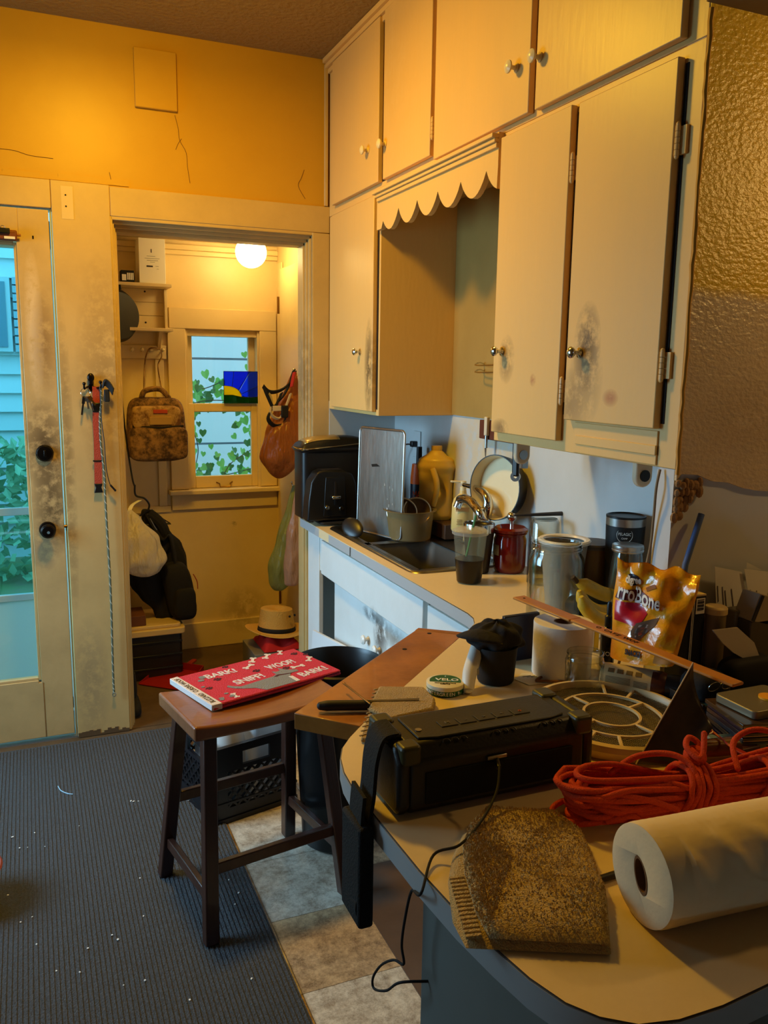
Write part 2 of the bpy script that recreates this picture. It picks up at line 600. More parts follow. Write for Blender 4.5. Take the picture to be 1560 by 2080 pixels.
# ------------------------------------------------------------------ floor: vinyl stone tiles, one object each
fl = MB().box(-1.7, 3.0, -1.2, 3.66, -0.1, -0.003).box(0.2, 1.35, 3.66, 4.70, -0.1, 0.0)
floor = struct(fl.build('floor', mat('subfloor', rgb(96, 74, 48), 0.6, var=(7, 0.7, rgb(64, 48, 30)), bump=(18, 0.2), world_space=True), smooth=0))
m_tile = mat('stone_vinyl', rgb(206, 196, 178), 0.36, vr=0.9, vc=(.40, .64), var=(13, 0.85, rgb(110, 90, 68)), bump=(26, 0.25), world_space=True, rand=0.22)
m_tile2 = mat('stone_vinyl_warm', rgb(200, 170, 130), 0.36, vr=0.9, vc=(.40, .63), var=(12, 0.9, rgb(100, 76, 52)), bump=(26, 0.25), world_space=True, rand=0.22)
TS = 0.305
x0, y0 = 0.27, 0.62
for i in range(3):
    for j in range(10):
        a, b = x0 + i * TS, y0 + j * TS
        if b + TS > 3.66:
            continue
        t = MB().box(a + 0.0008, a + TS - 0.0008, b + 0.0008, b + TS - 0.0008, -0.004, 0.0).build('floor_tile', m_tile if (i * 7 + j * 5) % 3 else m_tile2, floor, smooth=0)
# ribbed carpet runner over the left of the room
rb = MB()
rb.box(-1.55, 0.567, 0.3, 3.60, 0.0005, 0.006)
m_rug = mat('ribbed_carpet', rgb(78, 80, 84), 0.9, var=(160, 0.8, rgb(44, 46, 50)), bump=(220, 0.6), world_space=True)
rug = rb.build('carpet_runner', m_rug, smooth=0)
tag(rug, 'large dark grey ribbed carpet covering the left side of the floor', 'carpet')
ribs = MB()
k = 0
x = -1.545
while x < 0.555:
    ribs.box(x, x + 0.0062, 0.31, 3.59, 0.006, 0.0082)
    x += 0.0128
r_ = ribs.build('pile_ribs', m_rug, rug, smooth=0)
r_['kind'] = 'stuff'
# lint and crumbs on the carpet
for q in range(1):
    lint = MB()
    rnd = random.Random(3)
    for i in range(46):
        px_, py_ = rnd.uniform(-0.25, 0.52), rnd.uniform(1.6, 3.1)
        s = rnd.uniform(0.0008, 0.0024)
        lint.box(-s, s * rnd.uniform(1, 2.2), -s, s, 0, s, T(px_, py_, 0.0083, rnd.uniform(0, 6)))
    lo = tag(lint.build('crumbs', m_whiteprint, smooth=0), 'white crumbs and lint scattered over the grey carpet', 'crumbs', kind='stuff')
thr = curve([(0.0296, 3.2069, 0.009), (0.0387, 3.1669, 0.009), (0.0617, 3.134, 0.009), (0.0785, 3.1234, 0.009)], 5)
tag(MB().tube(thr, 0.0018, 6).build('thread', mat('pale_blue_thread', rgb(150, 190, 214), 0.6)), 'short pale blue thread lying on the grey carpet', 'thread')
# brown flattened sheet on the floor by the peninsula
tag(MB().box(0.853, 1.45, 1.45, 2.30, 0.0004, 0.004).build('floor_mat', mat('brown_board', rgb(92, 70, 56), 0.55, var=(5, 0.6, rgb(66, 48, 38)), bump=(30, 0.1)), smooth=0),
    'plain brown mat lying on the stone tiles under the peninsula', 'mat')

# ------------------------------------------------------------------ ceiling and unseen walls
struct(MB().box(-1.7, 3.2, -1.3, 3.80, 2.90, 3.0).build('ceiling', m_ceil, smooth=0))
wl = MB()
wl.box(-1.8, -1.7, -1.3, 2.35, 0, 2.9).box(-1.8, -1.7, 3.55, 3.8, 0, 2.9).box(-1.8, -1.7, 2.35, 3.55, 0, 0.85).box(-1.8, -1.7, 2.35, 3.55, 2.15, 2.9)
m_near = mat('near_room_paint', rgb(120, 104, 78), 0.7)
struct(wl.build('wall_left', m_near, smooth=0))
struct(MB().box(-1.8, 3.2, -1.4, -1.3, 0, 2.9).build('wall_behind', m_near, smooth=0))
struct(MB().box(3.1, 3.2, -1.3, 1.39, 0, 2.9).build('wall_far_right', m_near, smooth=0))
# ------------------------------------------------------------------ far wall
wb = MB()
wb.box(-1.8, -0.86, 3.655, 3.78, 0, 2.9)
wb.box(-0.86, 0.13, 3.655, 3.78, 2.205, 2.9)
wb.box(0.135, 0.34, 3.655, 3.78, 0, 2.19)
wb.box(0.13, 1.62, 3.655, 3.78, 2.19, 2.9)
wb.box(1.20, 1.62, 3.655, 3.78, 0, 2.19)
wall_back = struct(wb.build('wall_back', m_wall, smooth=0))
# ragged plaster lip above the head board
lip = MB()
rnd = random.Random(11)
for i in range(20):
    xa = -0.9 + i * 0.066
    lip.box(xa, xa + 0.066, 3.651, 3.656, 2.305, 2.318 + 0.012 * rnd.random())
lip.build('plaster_lip', m_wall, wall_back, smooth=0)
# square patch panel
pa, pb = (0.454, 3.645, 2.8342), (0.6187, 3.645, 2.6085)
vp = MB().box(pa[0], pb[0], 3.636, 3.656, pb[2], pa[2] - 0.005)
tag(vp.build('wall_panel', m_wall, bevel=0.003), 'square yellow painted cover panel high on the yellow wall', 'panel')
# plaster cracks
for pts in ([(355, 232), (363, 262), (362, 285), (378, 312), (382, 345), (386, 376)],):
    pass
cr = MB()
for pts in [((0.6102, 3.6545, 2.5987), (0.6226, 3.6545, 2.5476), (0.6273, 3.6545, 2.5047), (0.652, 3.6545, 2.46), (0.6565, 3.6545, 2.4031), (0.6651, 3.6545, 2.3423)), ((0.6105, 3.6545, 2.4669), (0.621, 3.6545, 2.4908), (0.6354, 3.6545, 2.5113)),
            ((-0.0456, 3.6545, 2.3992), (0.0055, 3.6545, 2.3977), (0.0602, 3.6545, 2.3858), (0.1411, 3.6545, 2.3835)), ((1.1617, 3.6545, 2.3239), (1.1306, 3.6545, 2.3741), (1.144, 3.6545, 2.4078), (1.1575, 3.6545, 2.4436)), ((0.3475, 3.6545, 2.3533), (0.3553, 3.6545, 2.3131))]:
    cr.tube(curve(pts, 4), 0.0011, 5)
cr.build('crack', m_crack, wall_back)
# trim boards
def trim(name, x0, x1, z0, z1, y0=YB, y1=3.657, m=None, bevel=0.002, skew=0):
    return struct(MB().box(x0, x1, y0, y1, z0, z1).build(name, m or m_trim, bevel=bevel))
trim('trim_1', -0.95, 0.1235, 2.197, 2.303)
trim('trim_2', 0.1255, 0.343, 0.004, 2.303)
trim('trim_3', 0.345, 1.272, 2.186, 2.298)
trim('trim_4', 1.192, 1.272, 0.004, 2.184)
trim('trim_5', -0.95, -0.86, 0.004, 2.195)
# stepped moulding round the alcove opening
mo = MB()
for i, (ins, d0, d1) in enumerate(((0.0, 3.648, 3.70), (0.008, 3.668, 3.72), (0.016, 3.69, 3.74), (0.024, 3.712, 3.79))):
    mo.box(1.192 - ins, 1.215, d0, d1, 0.0, 2.186 - ins * 1.6)
    mo.box(0.345, 1.2, d0, d1, 2.172 - ins * 1.6, 2.2)
    if i < 3:
        mo.box(0.30, 0.345 + 0.007 * (i + 1), d0, d1, 0.0, 2.186)
    else:
        mo.box(0.30, 0.372, d0, d1, 0.0, 2.186)
struct(mo.build('trim_6', m_trim, bevel=0.003))
# narrow bead beside the post and corner bead by the cabinets
trim('trim_7', 1.248, 1.262, 2.30, 2.88, y0=3.640)
# chewed lower end of the post
lo = MB()
rnd = random.Random(5)
for i in range(14):
    xa = 0.127 + i * 0.0152
    lo.box(xa, xa + 0.0152, 3.6435, 3.6462, 0.0, 0.008 + 0.02 * rnd.random())
struct(lo.build('trim_8', mat('bare_wood', rgb(92, 70, 44), 0.8), smooth=0))
# pale patch with two screw holes
pp = MB().box(*[0.1626, 0.206], 3.6438, 3.6455, 2.1603, 2.284)
ps = struct(pp.build('trim_9', mat('bare_primer', rgb(216, 190, 140), 0.6)))
for q in ((0.179, 3.6435, 2.2505), (0.1789, 3.6435, 2.2082)):
    MB().cyl((q[0], 3.6432, q[2]), (q[0], 3.645, q[2]), 0.0035, n=10).build('screw_hole', m_dark, ps)

# ------------------------------------------------------------------ door_1 with its pane and locks
GX0, GX1 = -0.68, -0.019
GZ0, GZ1 = 0.2886, 2.05
dr = MB()
DY0, DY1 = 3.652, 3.692
dr.box(GX1 + 0.02, 0.113, DY0, DY1, 0.022, 2.190).box(-0.80, GX0 - 0.02, DY0, DY1, 0.022, 2.190)
dr.box(GX0 - 0.02, GX1 + 0.02, DY0, DY1, GZ1 + 0.02, 2.190).box(GX0 - 0.02, GX1 + 0.02, DY0, DY1, 0.022, GZ0 - 0.02)
door_1 = struct(dr.build('door_1', m_door, bevel=0.002))
bd = MB()
for k_, (i0, i1, dy) in enumerate(((0.0, 0.011, 0.012), (0.011, 0.024, 0.004))):
    bd.box(GX1 + i0, GX1 + i1, DY0 - 0.004 + dy, DY1, GZ0 - i1, GZ1 + i1).box(GX0 - i1, GX0 - i0, DY0 - 0.004 + dy, DY1, GZ0 - i1, GZ1 + i1)
    bd.box(GX0, GX1, DY0 - 0.004 + dy, DY1, GZ1 + i0, GZ1 + i1).box(GX0, GX1, DY0 - 0.004 + dy, DY1, GZ0 - i1, GZ0 - i0)
bd.build('glazing_bead', m_door, door_1, bevel=0.002)
MB().box(GX0, GX1, 3.672, 3.676, GZ0, GZ1).build('pane', m_pane, door_1, smooth=0)
# joint lines of the stile
jl = MB()
jl.box(-0.0031, -0.0031 + 0.0015, 3.6512, 3.653, 0.022, GZ0 - 0.02)
jl.build('stile_joint', m_crack, door_1, smooth=0)
c = (0.048, 3.62, 0.9259)
kn = MB().lathe([(0, 0), (0.030, 0), (0.033, 0.004), (0.030, 0.010), (0.013, 0.014), (0.012, 0.030), (0.022, 0.036), (0.0285, 0.046), (0.0285, 0.054), (0.022, 0.062), (0.008, 0.064), (0, 0.063)], T(c[0], 3.652, c[2], rx=PI / 2), 32)
knob = kn.build('knob', m_bronze, door_1)
MB().cyl((c[0] + 0.002, 3.588, c[2] - 0.002), (c[0] + 0.002, 3.5865, c[2] - 0.002), 0.006, n=14).build('key_plug', m_chrome, knob)
c = (0.053, 3.64, 1.2409)
db = MB().lathe([(0, 0), (0.033, 0), (0.034, 0.006), (0.028, 0.016), (0.012, 0.018), (0, 0.018)], T(c[0], 3.652, c[2], rx=PI / 2), 32)
dbo = db.build('deadbolt', m_bronze, door_1)
MB().box(c[0] - 0.004, c[0] + 0.004, 3.625, 3.637, c[2] - 0.014, c[2] + 0.014).build('thumb_turn', m_bronze, dbo, bevel=0.002)
c = (0.1274, 3.66, 0.9323)
MB().cyl((0.105, 3.664, c[2]), (0.134, 3.664, c[2]), 0.006).build('latch_bolt', m_brass, door_1)
# jamb in the gap at the open edge, whitened for daylight leaking in
struct(MB().box(0.119, 0.1245, 3.668, 3.76, 0.0, 2.20).box(-0.86, 0.1245, 3.668, 3.76, 2.197, 2.206).build('trim_10', mat('daylit_white_jamb', rgb(236, 240, 240), 0.6), smooth=0))
struct(MB().box(-0.86, 0.135, 3.66, 3.95, -0.06, 0.004).build('trim_11', mat('metal_threshold', rgb(150, 152, 150), 0.5, metal=0.6), smooth=0))
# clip on a brown bracket at the top of the pane
ca, cb = (-0.066, 3.64, 2.0409), (0.0008, 3.64, 2.122)
br = thing('curtain_bracket', 'brown bracket with a black binder clip at the top of the door pane', 'bracket', (cb[0] - 0.03, 3.645, ca[2]))
MB().box(cb[0] - 0.14, cb[0] - 0.004, 3.618, 3.653, 2.0634, 2.1017).build('bracket_body', mat('red_brown_plastic', rgb(110, 52, 30), 0.5), br, bevel=0.006)
q = (-0.04, 3.62, 2.098)
MB().box(q[0] - 0.03, q[0] + 0.012, 3.606, 3.622, q[2] - 0.012, q[2] + 0.008).build('clip', m_black, br, bevel=0.003)
MB().tube(arc(0, 0, 0.006, 0, 180, 8) and [(q[0] - 0.012 + a, 3.612, q[2] + 0.008 + b) for a, b in arc(0, 0, 0.008, 0, 180, 8)], 0.0012, 6).build('clip_wire', m_steel, br)
MB().box(cb[0] - 0.05, cb[0] - 0.012, 3.612, 3.620, 2.067, 2.0762).build('label_strip', m_white, br)
q = (0.0059, 3.62, 2.0851)
MB().cyl((q[0] - 0.02, 3.63, q[2]), (q[0] + 0.004, 3.63, q[2]), 0.005).build('rod_end', mat('wood_rod', rgb(150, 96, 50), 0.6), br)
q = (0.0531, 3.651, 2.0835)
MB().box(q[0] - 0.003, q[0] + 0.003, 3.6505, 3.653, q[2] - 0.006, q[2] + 0.006).build('catch_hole', m_dark, door_1)

# ------------------------------------------------------------------ storm door and the yard beyond
sd = thing('storm_door', 'white aluminium storm door with a cyan tinted upper pane seen through the door glass', 'door', (-0.35, 4.01, 0))
m_storm = mat('storm_white', rgb(206, 214, 216), 0.5)
zs = [0.5711, 0.9331, 0.9665, 1.274]
MB().box(-0.86, 0.13, 3.99, 4.02, -0.02, 0.06).box(-0.86, 0.13, 3.99, 4.02, 2.08, 2.2).box(0.07, 0.13, 3.99, 4.02, 0, 2.2).box(-0.86, -0.78, 3.99, 4.02, 0, 2.2).build('frame', m_storm, sd, bevel=0.003)
MB().box(-0.78, 0.07, 3.992, 4.018, zs[0] - 0.03, zs[0]).build('rail', m_storm, sd, bevel=0.003)
MB().box(-0.78, 0.07, 3.992, 4.018, zs[1], zs[2]).build('rail', m_storm, sd, bevel=0.003)
kick = film('frosted_panel', rgb(214, 236, 240), 0.75)
MB().box(-0.78, 0.07, 4.002, 4.008, 0.06, zs[0] - 0.03).build('kick_panel', kick, sd, smooth=0)
MB().box(-0.78, 0.07, 4.006, 4.009, zs[0], 2.08).build('pane', m_pane_storm, sd, smooth=0)
m_grass = mat('lawn', rgb(120, 150, 90), 0.9, var=(3, 0.9, rgb(150, 136, 112)), bump=(30, 0.4), world_space=True)
struct(MB().box(-8, 8, 4.05, 20, -0.3, -0.2).build('ground', m_grass, smooth=0))
m_pbrick = [mat('path_brick_%s' % n_, c_, 0.8, rand=0.2) for n_, c_ in (('pink', rgb(176, 140, 124)), ('grey', rgb(150, 130, 122)))]
pth = struct(MB().box(-1.9, -0.28, 4.05, 7.6, -0.21, -0.195).build('path', m_grass, smooth=0))
bm_ = None
for j in range(28):
    for i in range(7):
        xa = -1.88 + i * 0.22 + (0.11 if j % 2 else 0)
        if xa + 0.21 > -0.28:
            continue
        MB().box(xa, xa + 0.212, 4.4 + j * 0.11, 4.4 + j * 0.11 + 0.102, -0.2, -0.186).build('brick', m_pbrick[(i + j) % 2], pth, smooth=0)
# house across the yard
m_siding = mat('pale_siding', rgb(216, 222, 222), 0.7, rand=0.06)
ho = thing('neighbour_house', 'pale house with lapped siding and a shuttered window across the yard', 'house', (-0.6, 8.4, -0.2))
for k_ in range(24):
    z = -0.2 + k_ * 0.17
    MB().add([(-5, 8.4, z), (2.5, 8.4, z), (2.5, 8.44, z + 0.172), (-5, 8.44, z + 0.172), (-5, 8.6, z), (2.5, 8.6, z), (2.5, 8.6, z + 0.172), (-5, 8.6, z + 0.172)],
             [(0, 1, 2, 3), (4, 7, 6, 5), (0, 4, 5, 1), (3, 2, 6, 7), (0, 3, 7, 4), (1, 5, 6, 2)]).build('siding_board', m_siding, ho, smooth=0)
wx, wz = (-0.1143, 2.1505)
wf = MB().box(wx - 0.42, wx + 0.02, 8.34, 8.44, wz - 0.45, wz + 0.2).build('house_window', m_storm, ho)
MB().box(wx - 0.38, wx - 0.02, 8.33, 8.345, wz - 0.41, wz + 0.16).build('pane', mat('far_pane', rgb(120, 150, 164), 0.2), wf)
sh = MB()
for k_ in range(9):
    sh.box(wx + 0.04, wx + 0.3, 8.34, 8.40, wz - 0.45 + k_ * 0.074, wz - 0.45 + k_ * 0.074 + 0.06)
sh.build('shutter', mat('shutter_grey', rgb(170, 190, 198), 0.7), ho, smooth=0)
def leafquad(mb, c, s, rnd):
    M_ = T(c[0], c[1], c[2], rnd.uniform(0, 6.28), rnd.uniform(0, 6.28), rnd.uniform(0, 6.28))
    mb.add([(0, -s, 0), (s * .6, -s * .1, s * .12), (0, s, 0), (-s * .6, -s * .1, s * .12)], [(0, 1, 2), (0, 2, 3)], M_)
hd = MB()
rnd = random.Random(9)
for i in range(2600):
    leafquad(hd, (rnd.uniform(-3.2, 0.9), rnd.uniform(7.2, 7.9), -0.2 + 1.2 * rnd.random() ** 0.8), 0.06, rnd)
he = hd.build('hedge', mat('hedge_leaf', rgb(150, 190, 150), 0.7, rand=0.3), smooth=0)
tag(he, 'low leafy green hedge in front of the pale house outside the door', 'hedge', kind='stuff')

# ------------------------------------------------------------------ alcove behind the opening
AY = 4.658
AXL, AXR, AZ = 0.25, 1.315, 2.252
WX0, WX1, WZ0, WZ1 = 0.80, 1.207, 0.918, 1.79
struct(MB().box(AXL, WX0, AY, AY + 0.12, 0, AZ).box(WX1, AXR, AY, AY + 0.12, 0, AZ).box(WX0, WX1, AY, AY + 0.12, WZ1, AZ).box(WX0, WX1, AY, AY + 0.12, 0, WZ0).build('wall_alcove_back', m_alc, smooth=0))
struct(MB().box(AXL - 0.1, AXL, 3.78, AY + 0.1, 0, AZ).build('wall_alcove_left', m_alc, smooth=0))
struct(MB().box(AXR, AXR + 0.1, 3.78, AY + 0.1, 0, AZ).build('wall_alcove_right', m_alc, smooth=0))
struct(MB().box(AXL - 0.1, AXR + 0.1, 3.70, AY + 0.1, AZ, AZ + 0.1).build('ceiling_alcove', m_alc, smooth=0))
struct(MB().box(AXL, AXR, AY - 0.018, AY, 0, 0.15).build('baseboard_alcove', m_alc, bevel=0.004))
struct(MB().box(AXL, AXR, AY - 0.03, AY, AZ - 0.05, AZ - 0.022).box(AXL, AXR, AY - 0.02, AY, AZ - 0.075, AZ - 0.05).build('trim_12', m_alc, bevel=0.004))
struct(MB().box(AXL, 0.70, AY - 0.012, AY, 0.80, 0.835).build('trim_13', m_alc, bevel=0.003))
# window_1
win = struct(MB().box(0.705, WX0, AY - 0.022, AY, 0.925, 1.80).box(WX1, 1.304, AY - 0.022, AY, 0.925, 1.80).box(0.715, 1.304, AY - 0.024, AY, 1.795, 1.905).build('window_1', m_alc, bevel=0.003))
MB().box(0.69, 1.3145, AY - 0.065, AY + 0.05, 0.898, 0.922).build('window_stool', m_alc, win, bevel=0.004)
MB().box(0.705, 1.304, AY - 0.02, AY, 0.81, 0.898).build('apron', m_alc, win, bevel=0.003)
jb = MB().box(WX0, WX0 + 0.012, AY - 0.01, AY + 0.12, WZ0, WZ1).box(WX1 - 0.012, WX1, AY - 0.01, AY + 0.12, WZ0, WZ1).box(WX0, WX1, AY, AY + 0.12, WZ1 - 0.03, WZ1)
jb.build('jamb_liner', m_alc, win)
def sash(y, x0, x1, z0, z1, st, tr_, br_):
    s = MB().box(x0, x0 + st, y, y + 0.03, z0, z1).box(x1 - st, x1, y, y + 0.03, z0, z1).box(x0 + st, x1 - st, y, y + 0.03, z1 - tr_, z1).box(x0 + st, x1 - st, y, y + 0.03, z0, z0 + br_).build('sash', m_alc, win, bevel=0.003)
    MB().box(x0 + st, x1 - st, y + 0.013, y + 0.016, z0 + br_, z1 - tr_).build('pane', m_pane, s, smooth=0)
    return s
lower = sash(AY + 0.012, WX0 + 0.004, WX1 - 0.004, 0.924, 1.395, 0.04, 0.045, 0.066)
upper = sash(AY + 0.055, WX0 + 0.010, WX1 - 0.010, 1.345, 1.79, 0.036, 0.03, 0.045)
hx, hz = (1.0032, 0.9407)
MB().tube([(hx - 0.045, AY + 0.012, hz + 0.012), (hx - 0.03, AY - 0.004, hz + 0.006), (hx - 0.028, AY - 0.006, hz - 0.012), (hx + 0.028, AY - 0.006, hz - 0.012), (hx + 0.03, AY - 0.004, hz + 0.006), (hx + 0.045, AY + 0.012, hz + 0.012)], 0.004, 8).build('sash_lift', m_brass, lower)
# stained glass panel on the meeting rail
sx0, sx1, sz0, sz1 = 1.005, 1.195, 1.397, 1.572
sg = thing('stained_glass_panel', 'stained glass panel of a yellow sun on a blue sky standing on the window rail', 'stained glass', (1.1, AY - 0.02, sz0))
Ms = Matrix.Translation((sx0, AY - 0.012, sz0)) @ Matrix.Rotation(PI / 2, 4, 'X')
W_, H_ = sx1 - sx0, sz1 - sz0
def sglass(name, poly, col):
    MB().prism([(a * W_, b * H_) for a, b in poly], -0.002, 0.002, Ms).build(name, mat('glass_' + name, col, 0.12, trans=0.0, emit=None, coat=0.5), sg, smooth=0)
def sgl(nm, col):
    return film(nm, col, 0.8 if nm == 'yellow_glass' else 0.30, 0.15)
hill = [(0, 0), (1, 0), (1, 0.2), (0.8, 0.18), (0.5, 0.2), (0.25, 0.26), (0.0, 0.26)]
MB().prism([(a * W_, b * H_) for a, b in hill], -0.002, 0.002, Ms).build('hill_glass', sgl('green_glass', rgb(22, 92, 30)), sg, smooth=0)
sun = [(0.0, 0.265)] + [(0.0 + 0.55 * math.cos(math.radians(a)) , 0.24 + 0.31 * math.sin(math.radians(a))) for a in (8, 25, 45, 65, 80, 92)]
sun = [(0, 0.265), (0.25, 0.265), (0.52, 0.2)] + [(0.02 + 0.5 * math.cos(math.radians(a)), 0.22 + 0.33 * math.sin(math.radians(a))) for a in (10, 25, 40, 55, 70, 85)] + [(0, 0.55)]
MB().prism([(a * W_, b * H_) for a, b in sun], -0.002, 0.002, Ms).build('sun_glass', sgl('yellow_glass', rgb(255, 226, 20)), sg, smooth=0)
m_blue = [sgl('blue_glass', rgb(18, 70, 235)), sgl('deep_blue_glass', rgb(14, 50, 205)), sgl('blue_glass_b', rgb(26, 84, 245))]
skies = [[(0, 0.56), (0.08, 0.555), (0.24, 0.52), (0.30, 1), (0, 1)], [(0.25, 0.52), (0.38, 0.45), (0.44, 0.38), (0.78, 1), (0.31, 1)],
         [(0.445, 0.37), (0.50, 0.28), (1, 0.55), (1, 1), (0.79, 1)], [(0.505, 0.27), (0.53, 0.205), (0.8, 0.19), (1, 0.21), (1, 0.54)]]
for k_, s_ in enumerate(skies):
    MB().prism([(a * W_, b * H_) for a, b in s_], -0.002, 0.002, Ms).build('sky_glass', m_blue[k_ % 3], sg, smooth=0)
ld = MB()
def lead(pts, r=0.0016):
    ld.tube([Ms @ Vector((a * W_, b * H_, 0)) for a, b in pts], r, 6)
lead([(0, 0), (1, 0), (1, 1), (0, 1), (0, 0)], 0.0022)
lead(hill[2:])
lead(sun[3:])
lead([(0.24, 0.52), (0.30, 1)]); lead([(0.42, 0.40), (0.78, 1)]); lead([(0.5, 0.28), (1, 0.54)])
ld.build('leading', mat('lead_came', rgb(40, 40, 42), 0.5, metal=0.5), sg)
# neighbour wall and creeper outside the alcove window
m_nb = mat('blue_grey_siding', rgb(206, 208, 210), 0.6, rand=0.05)
nb = thing('outbuilding_wall', 'pale blue grey outbuilding wall with dark joints outside the alcove window', 'building', (1.4, 6.2, -0.2))
for k_ in range(4):
    for i_ in range(3):
        MB().box(0.2 + i_ * 0.85 + 0.008, 0.2 + (i_ + 1) * 0.85 - 0.008, 6.2, 6.3, -0.2 + k_ * 0.62, -0.2 + (k_ + 1) * 0.62 - 0.016).build('wall_panel', m_nb, nb, smooth=0)
MB().box(0.2, 2.75, 6.215, 6.32, -0.2, 2.3).build('batten_backing', mat('joint_grey', rgb(120, 132, 140), 0.8), nb, smooth=0)
iv = thing('creeper', 'green heart leaved creeper climbing outside the alcove window', 'vine', (1.2, 5.1, -0.2))
rnd = random.Random(21)
leafm = []
for s_ in range(3):
    me_ = MB()
    out = [(0, 0), (0.35, -0.25), (0.62, 0.0), (0.55, 0.45), (0.25, 0.85), (0, 1.1), (-0.25, 0.85), (-0.55, 0.45), (-0.62, 0.0), (-0.35, -0.25)]
    vs = [(a, b, 0.12 * abs(a)) for a, b in out]
    me_.add(vs + [(0, 0.4, -0.03)], [(i, (i + 1) % 10, 10) for i in range(10)])
    leafm.append(me_)
m_leaf = film('creeper_leaf', rgb(128, 190, 92), 1.0, 0.5)
m_leaf2 = film('creeper_leaf_dark', rgb(74, 124, 66), 1.0, 0.5)
protos = []
stems = MB()
spots = []
def grow(pts, n, spread, scale):
    c = curve(pts, 14)
    stems.tube(c, 0.003, 5)
    for _ in range(n):
        p = c[rnd.randrange(len(c))]
        spots.append((p + Vector((rnd.gauss(0, spread), rnd.gauss(0, 0.03), rnd.gauss(0, spread))), scale * rnd.uniform(0.7, 1.25)))
# low mass seen through the lower sash and the left side of the upper one
grow([(1.0, 5.0, 0.75), (1.1, 5.0, 1.0), (1.28, 5.0, 1.15), (1.22, 5.0, 1.42)], 80, 0.075, 0.042)
grow([(0.85, 5.05, 0.85), (0.93, 5.05, 1.1), (0.86, 5.05, 1.35), (0.90, 5.05, 1.5)], 50, 0.05, 0.04)
grow([(0.82, 4.98, 1.36), (1.0, 4.98, 1.40), (1.3, 4.98, 1.38)], 34, 0.035, 0.04)
grow([(0.85, 5.1, 0.95), (1.05, 5.1, 0.93), (1.3, 5.1, 0.98)], 34, 0.04, 0.04)
grow([(0.86, 5.2, 1.5), (0.98, 5.2, 1.46), (1.1, 5.2, 1.5)], 24, 0.04, 0.045)
grow([(1.29, 5.0, 1.45), (1.26, 5.0, 1.62), (1.29, 5.0, 1.7), (1.24, 5.0, 1.84)], 12, 0.025, 0.03)
stems.tube(curve([(1.05, 5.06, -0.2), (0.98, 5.05, 0.3), (1.0, 5.0, 0.76)], 8), 0.006, 6).tube(curve([(1.05, 5.06, -0.2), (0.9, 5.06, 0.4), (0.85, 5.05, 0.86)], 8), 0.005, 6)
stems.build('stem', mat('creeper_stem', rgb(86, 74, 52), 0.8), iv)
for i, (p, s) in enumerate(spots):
    if i < 2:
        o = leafm[0].build('leaf', (m_leaf, m_leaf2)[i], iv, world=False, smooth=0)
        protos.append(o)
    else:
        o = protos[i % 2].copy()
        COL.objects.link(o)
        o.parent = iv
    o.matrix_basis = Matrix.Translation(Vector(p) - iv.location) @ Euler((PI / 2 + rnd.gauss(0.1, 0.35), rnd.gauss(PI, 0.5), rnd.gauss(0, 0.4))).to_matrix().to_4x4() @ Matrix.Scale(s * 0.9, 4)

# door in the alcove's right wall
d2 = struct(MB().box(AXR - 0.030, AXR - 0.001, 3.80, 4.50, 0.01, 2.12).build('door_2', m_alc, bevel=0.004))
MB().box(AXR - 0.012, AXR - 0.001, 4.53, 4.62, 0.0, 2.16).build('door_casing', m_alc, d2, bevel=0.003)
for z in (1.93, 0.3):
    MB().cyl((AXR - 0.034, 4.515, z - 0.045), (AXR - 0.034, 4.515, z + 0.045), 0.007, n=10).build('hinge', m_brass, d2)

# ------------------------------------------------------------------ right wall, end wall, beam
struct(MB().box(1.6, 1.72, 1.45, 3.78, 0, 2.9).build('wall_right', m_splash, smooth=0))
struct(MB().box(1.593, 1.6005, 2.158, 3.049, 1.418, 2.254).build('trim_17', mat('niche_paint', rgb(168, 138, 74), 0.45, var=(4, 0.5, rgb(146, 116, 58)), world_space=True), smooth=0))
struct(MB().box(1.272, 1.6, 3.640, 3.656, 0.9, 1.45).build('trim_14', m_splash, smooth=0))
ew = struct(MB().box(1.272, 3.1, 1.396, 1.45, 0.916, 2.9).build('wall_end', m_greywall, smooth=0))
up = MB()
rnd = random.Random(8)
N_ = 40
poly = [(1.272, 2.9), (1.272, 1.372)]
for i in range(N_ + 1):
    t = i / N_
    xx = 1.285 + t * 1.8
    zz = 1.389 - (xx - 1.28) * 0.205 + rnd.uniform(-0.004, 0.004)
    poly.append((xx, max(zz, 1.05)))
poly += [(3.1, 2.9)]
up.prism([(a, b) for a, b in poly], 0, 0.008, Matrix.Translation((0, 1.397, 0)) @ Matrix.Rotation(PI / 2, 4, 'X'))
up.build('plaster_coat', m_stub, ew, smooth=0)
# caulk bead where the coat meets the cabinets
cb_ = [(1.2705 + rnd.uniform(-0.002, 0.002), 1.387, 1.385 + i * 0.0255) for i in range(37)]
MB().tube(cb_, [0.004 + 0.002 * rnd.random() for _ in cb_], 6).build('caulk_bead', mat('old_caulk', rgb(196, 140, 40), 0.6), ew)
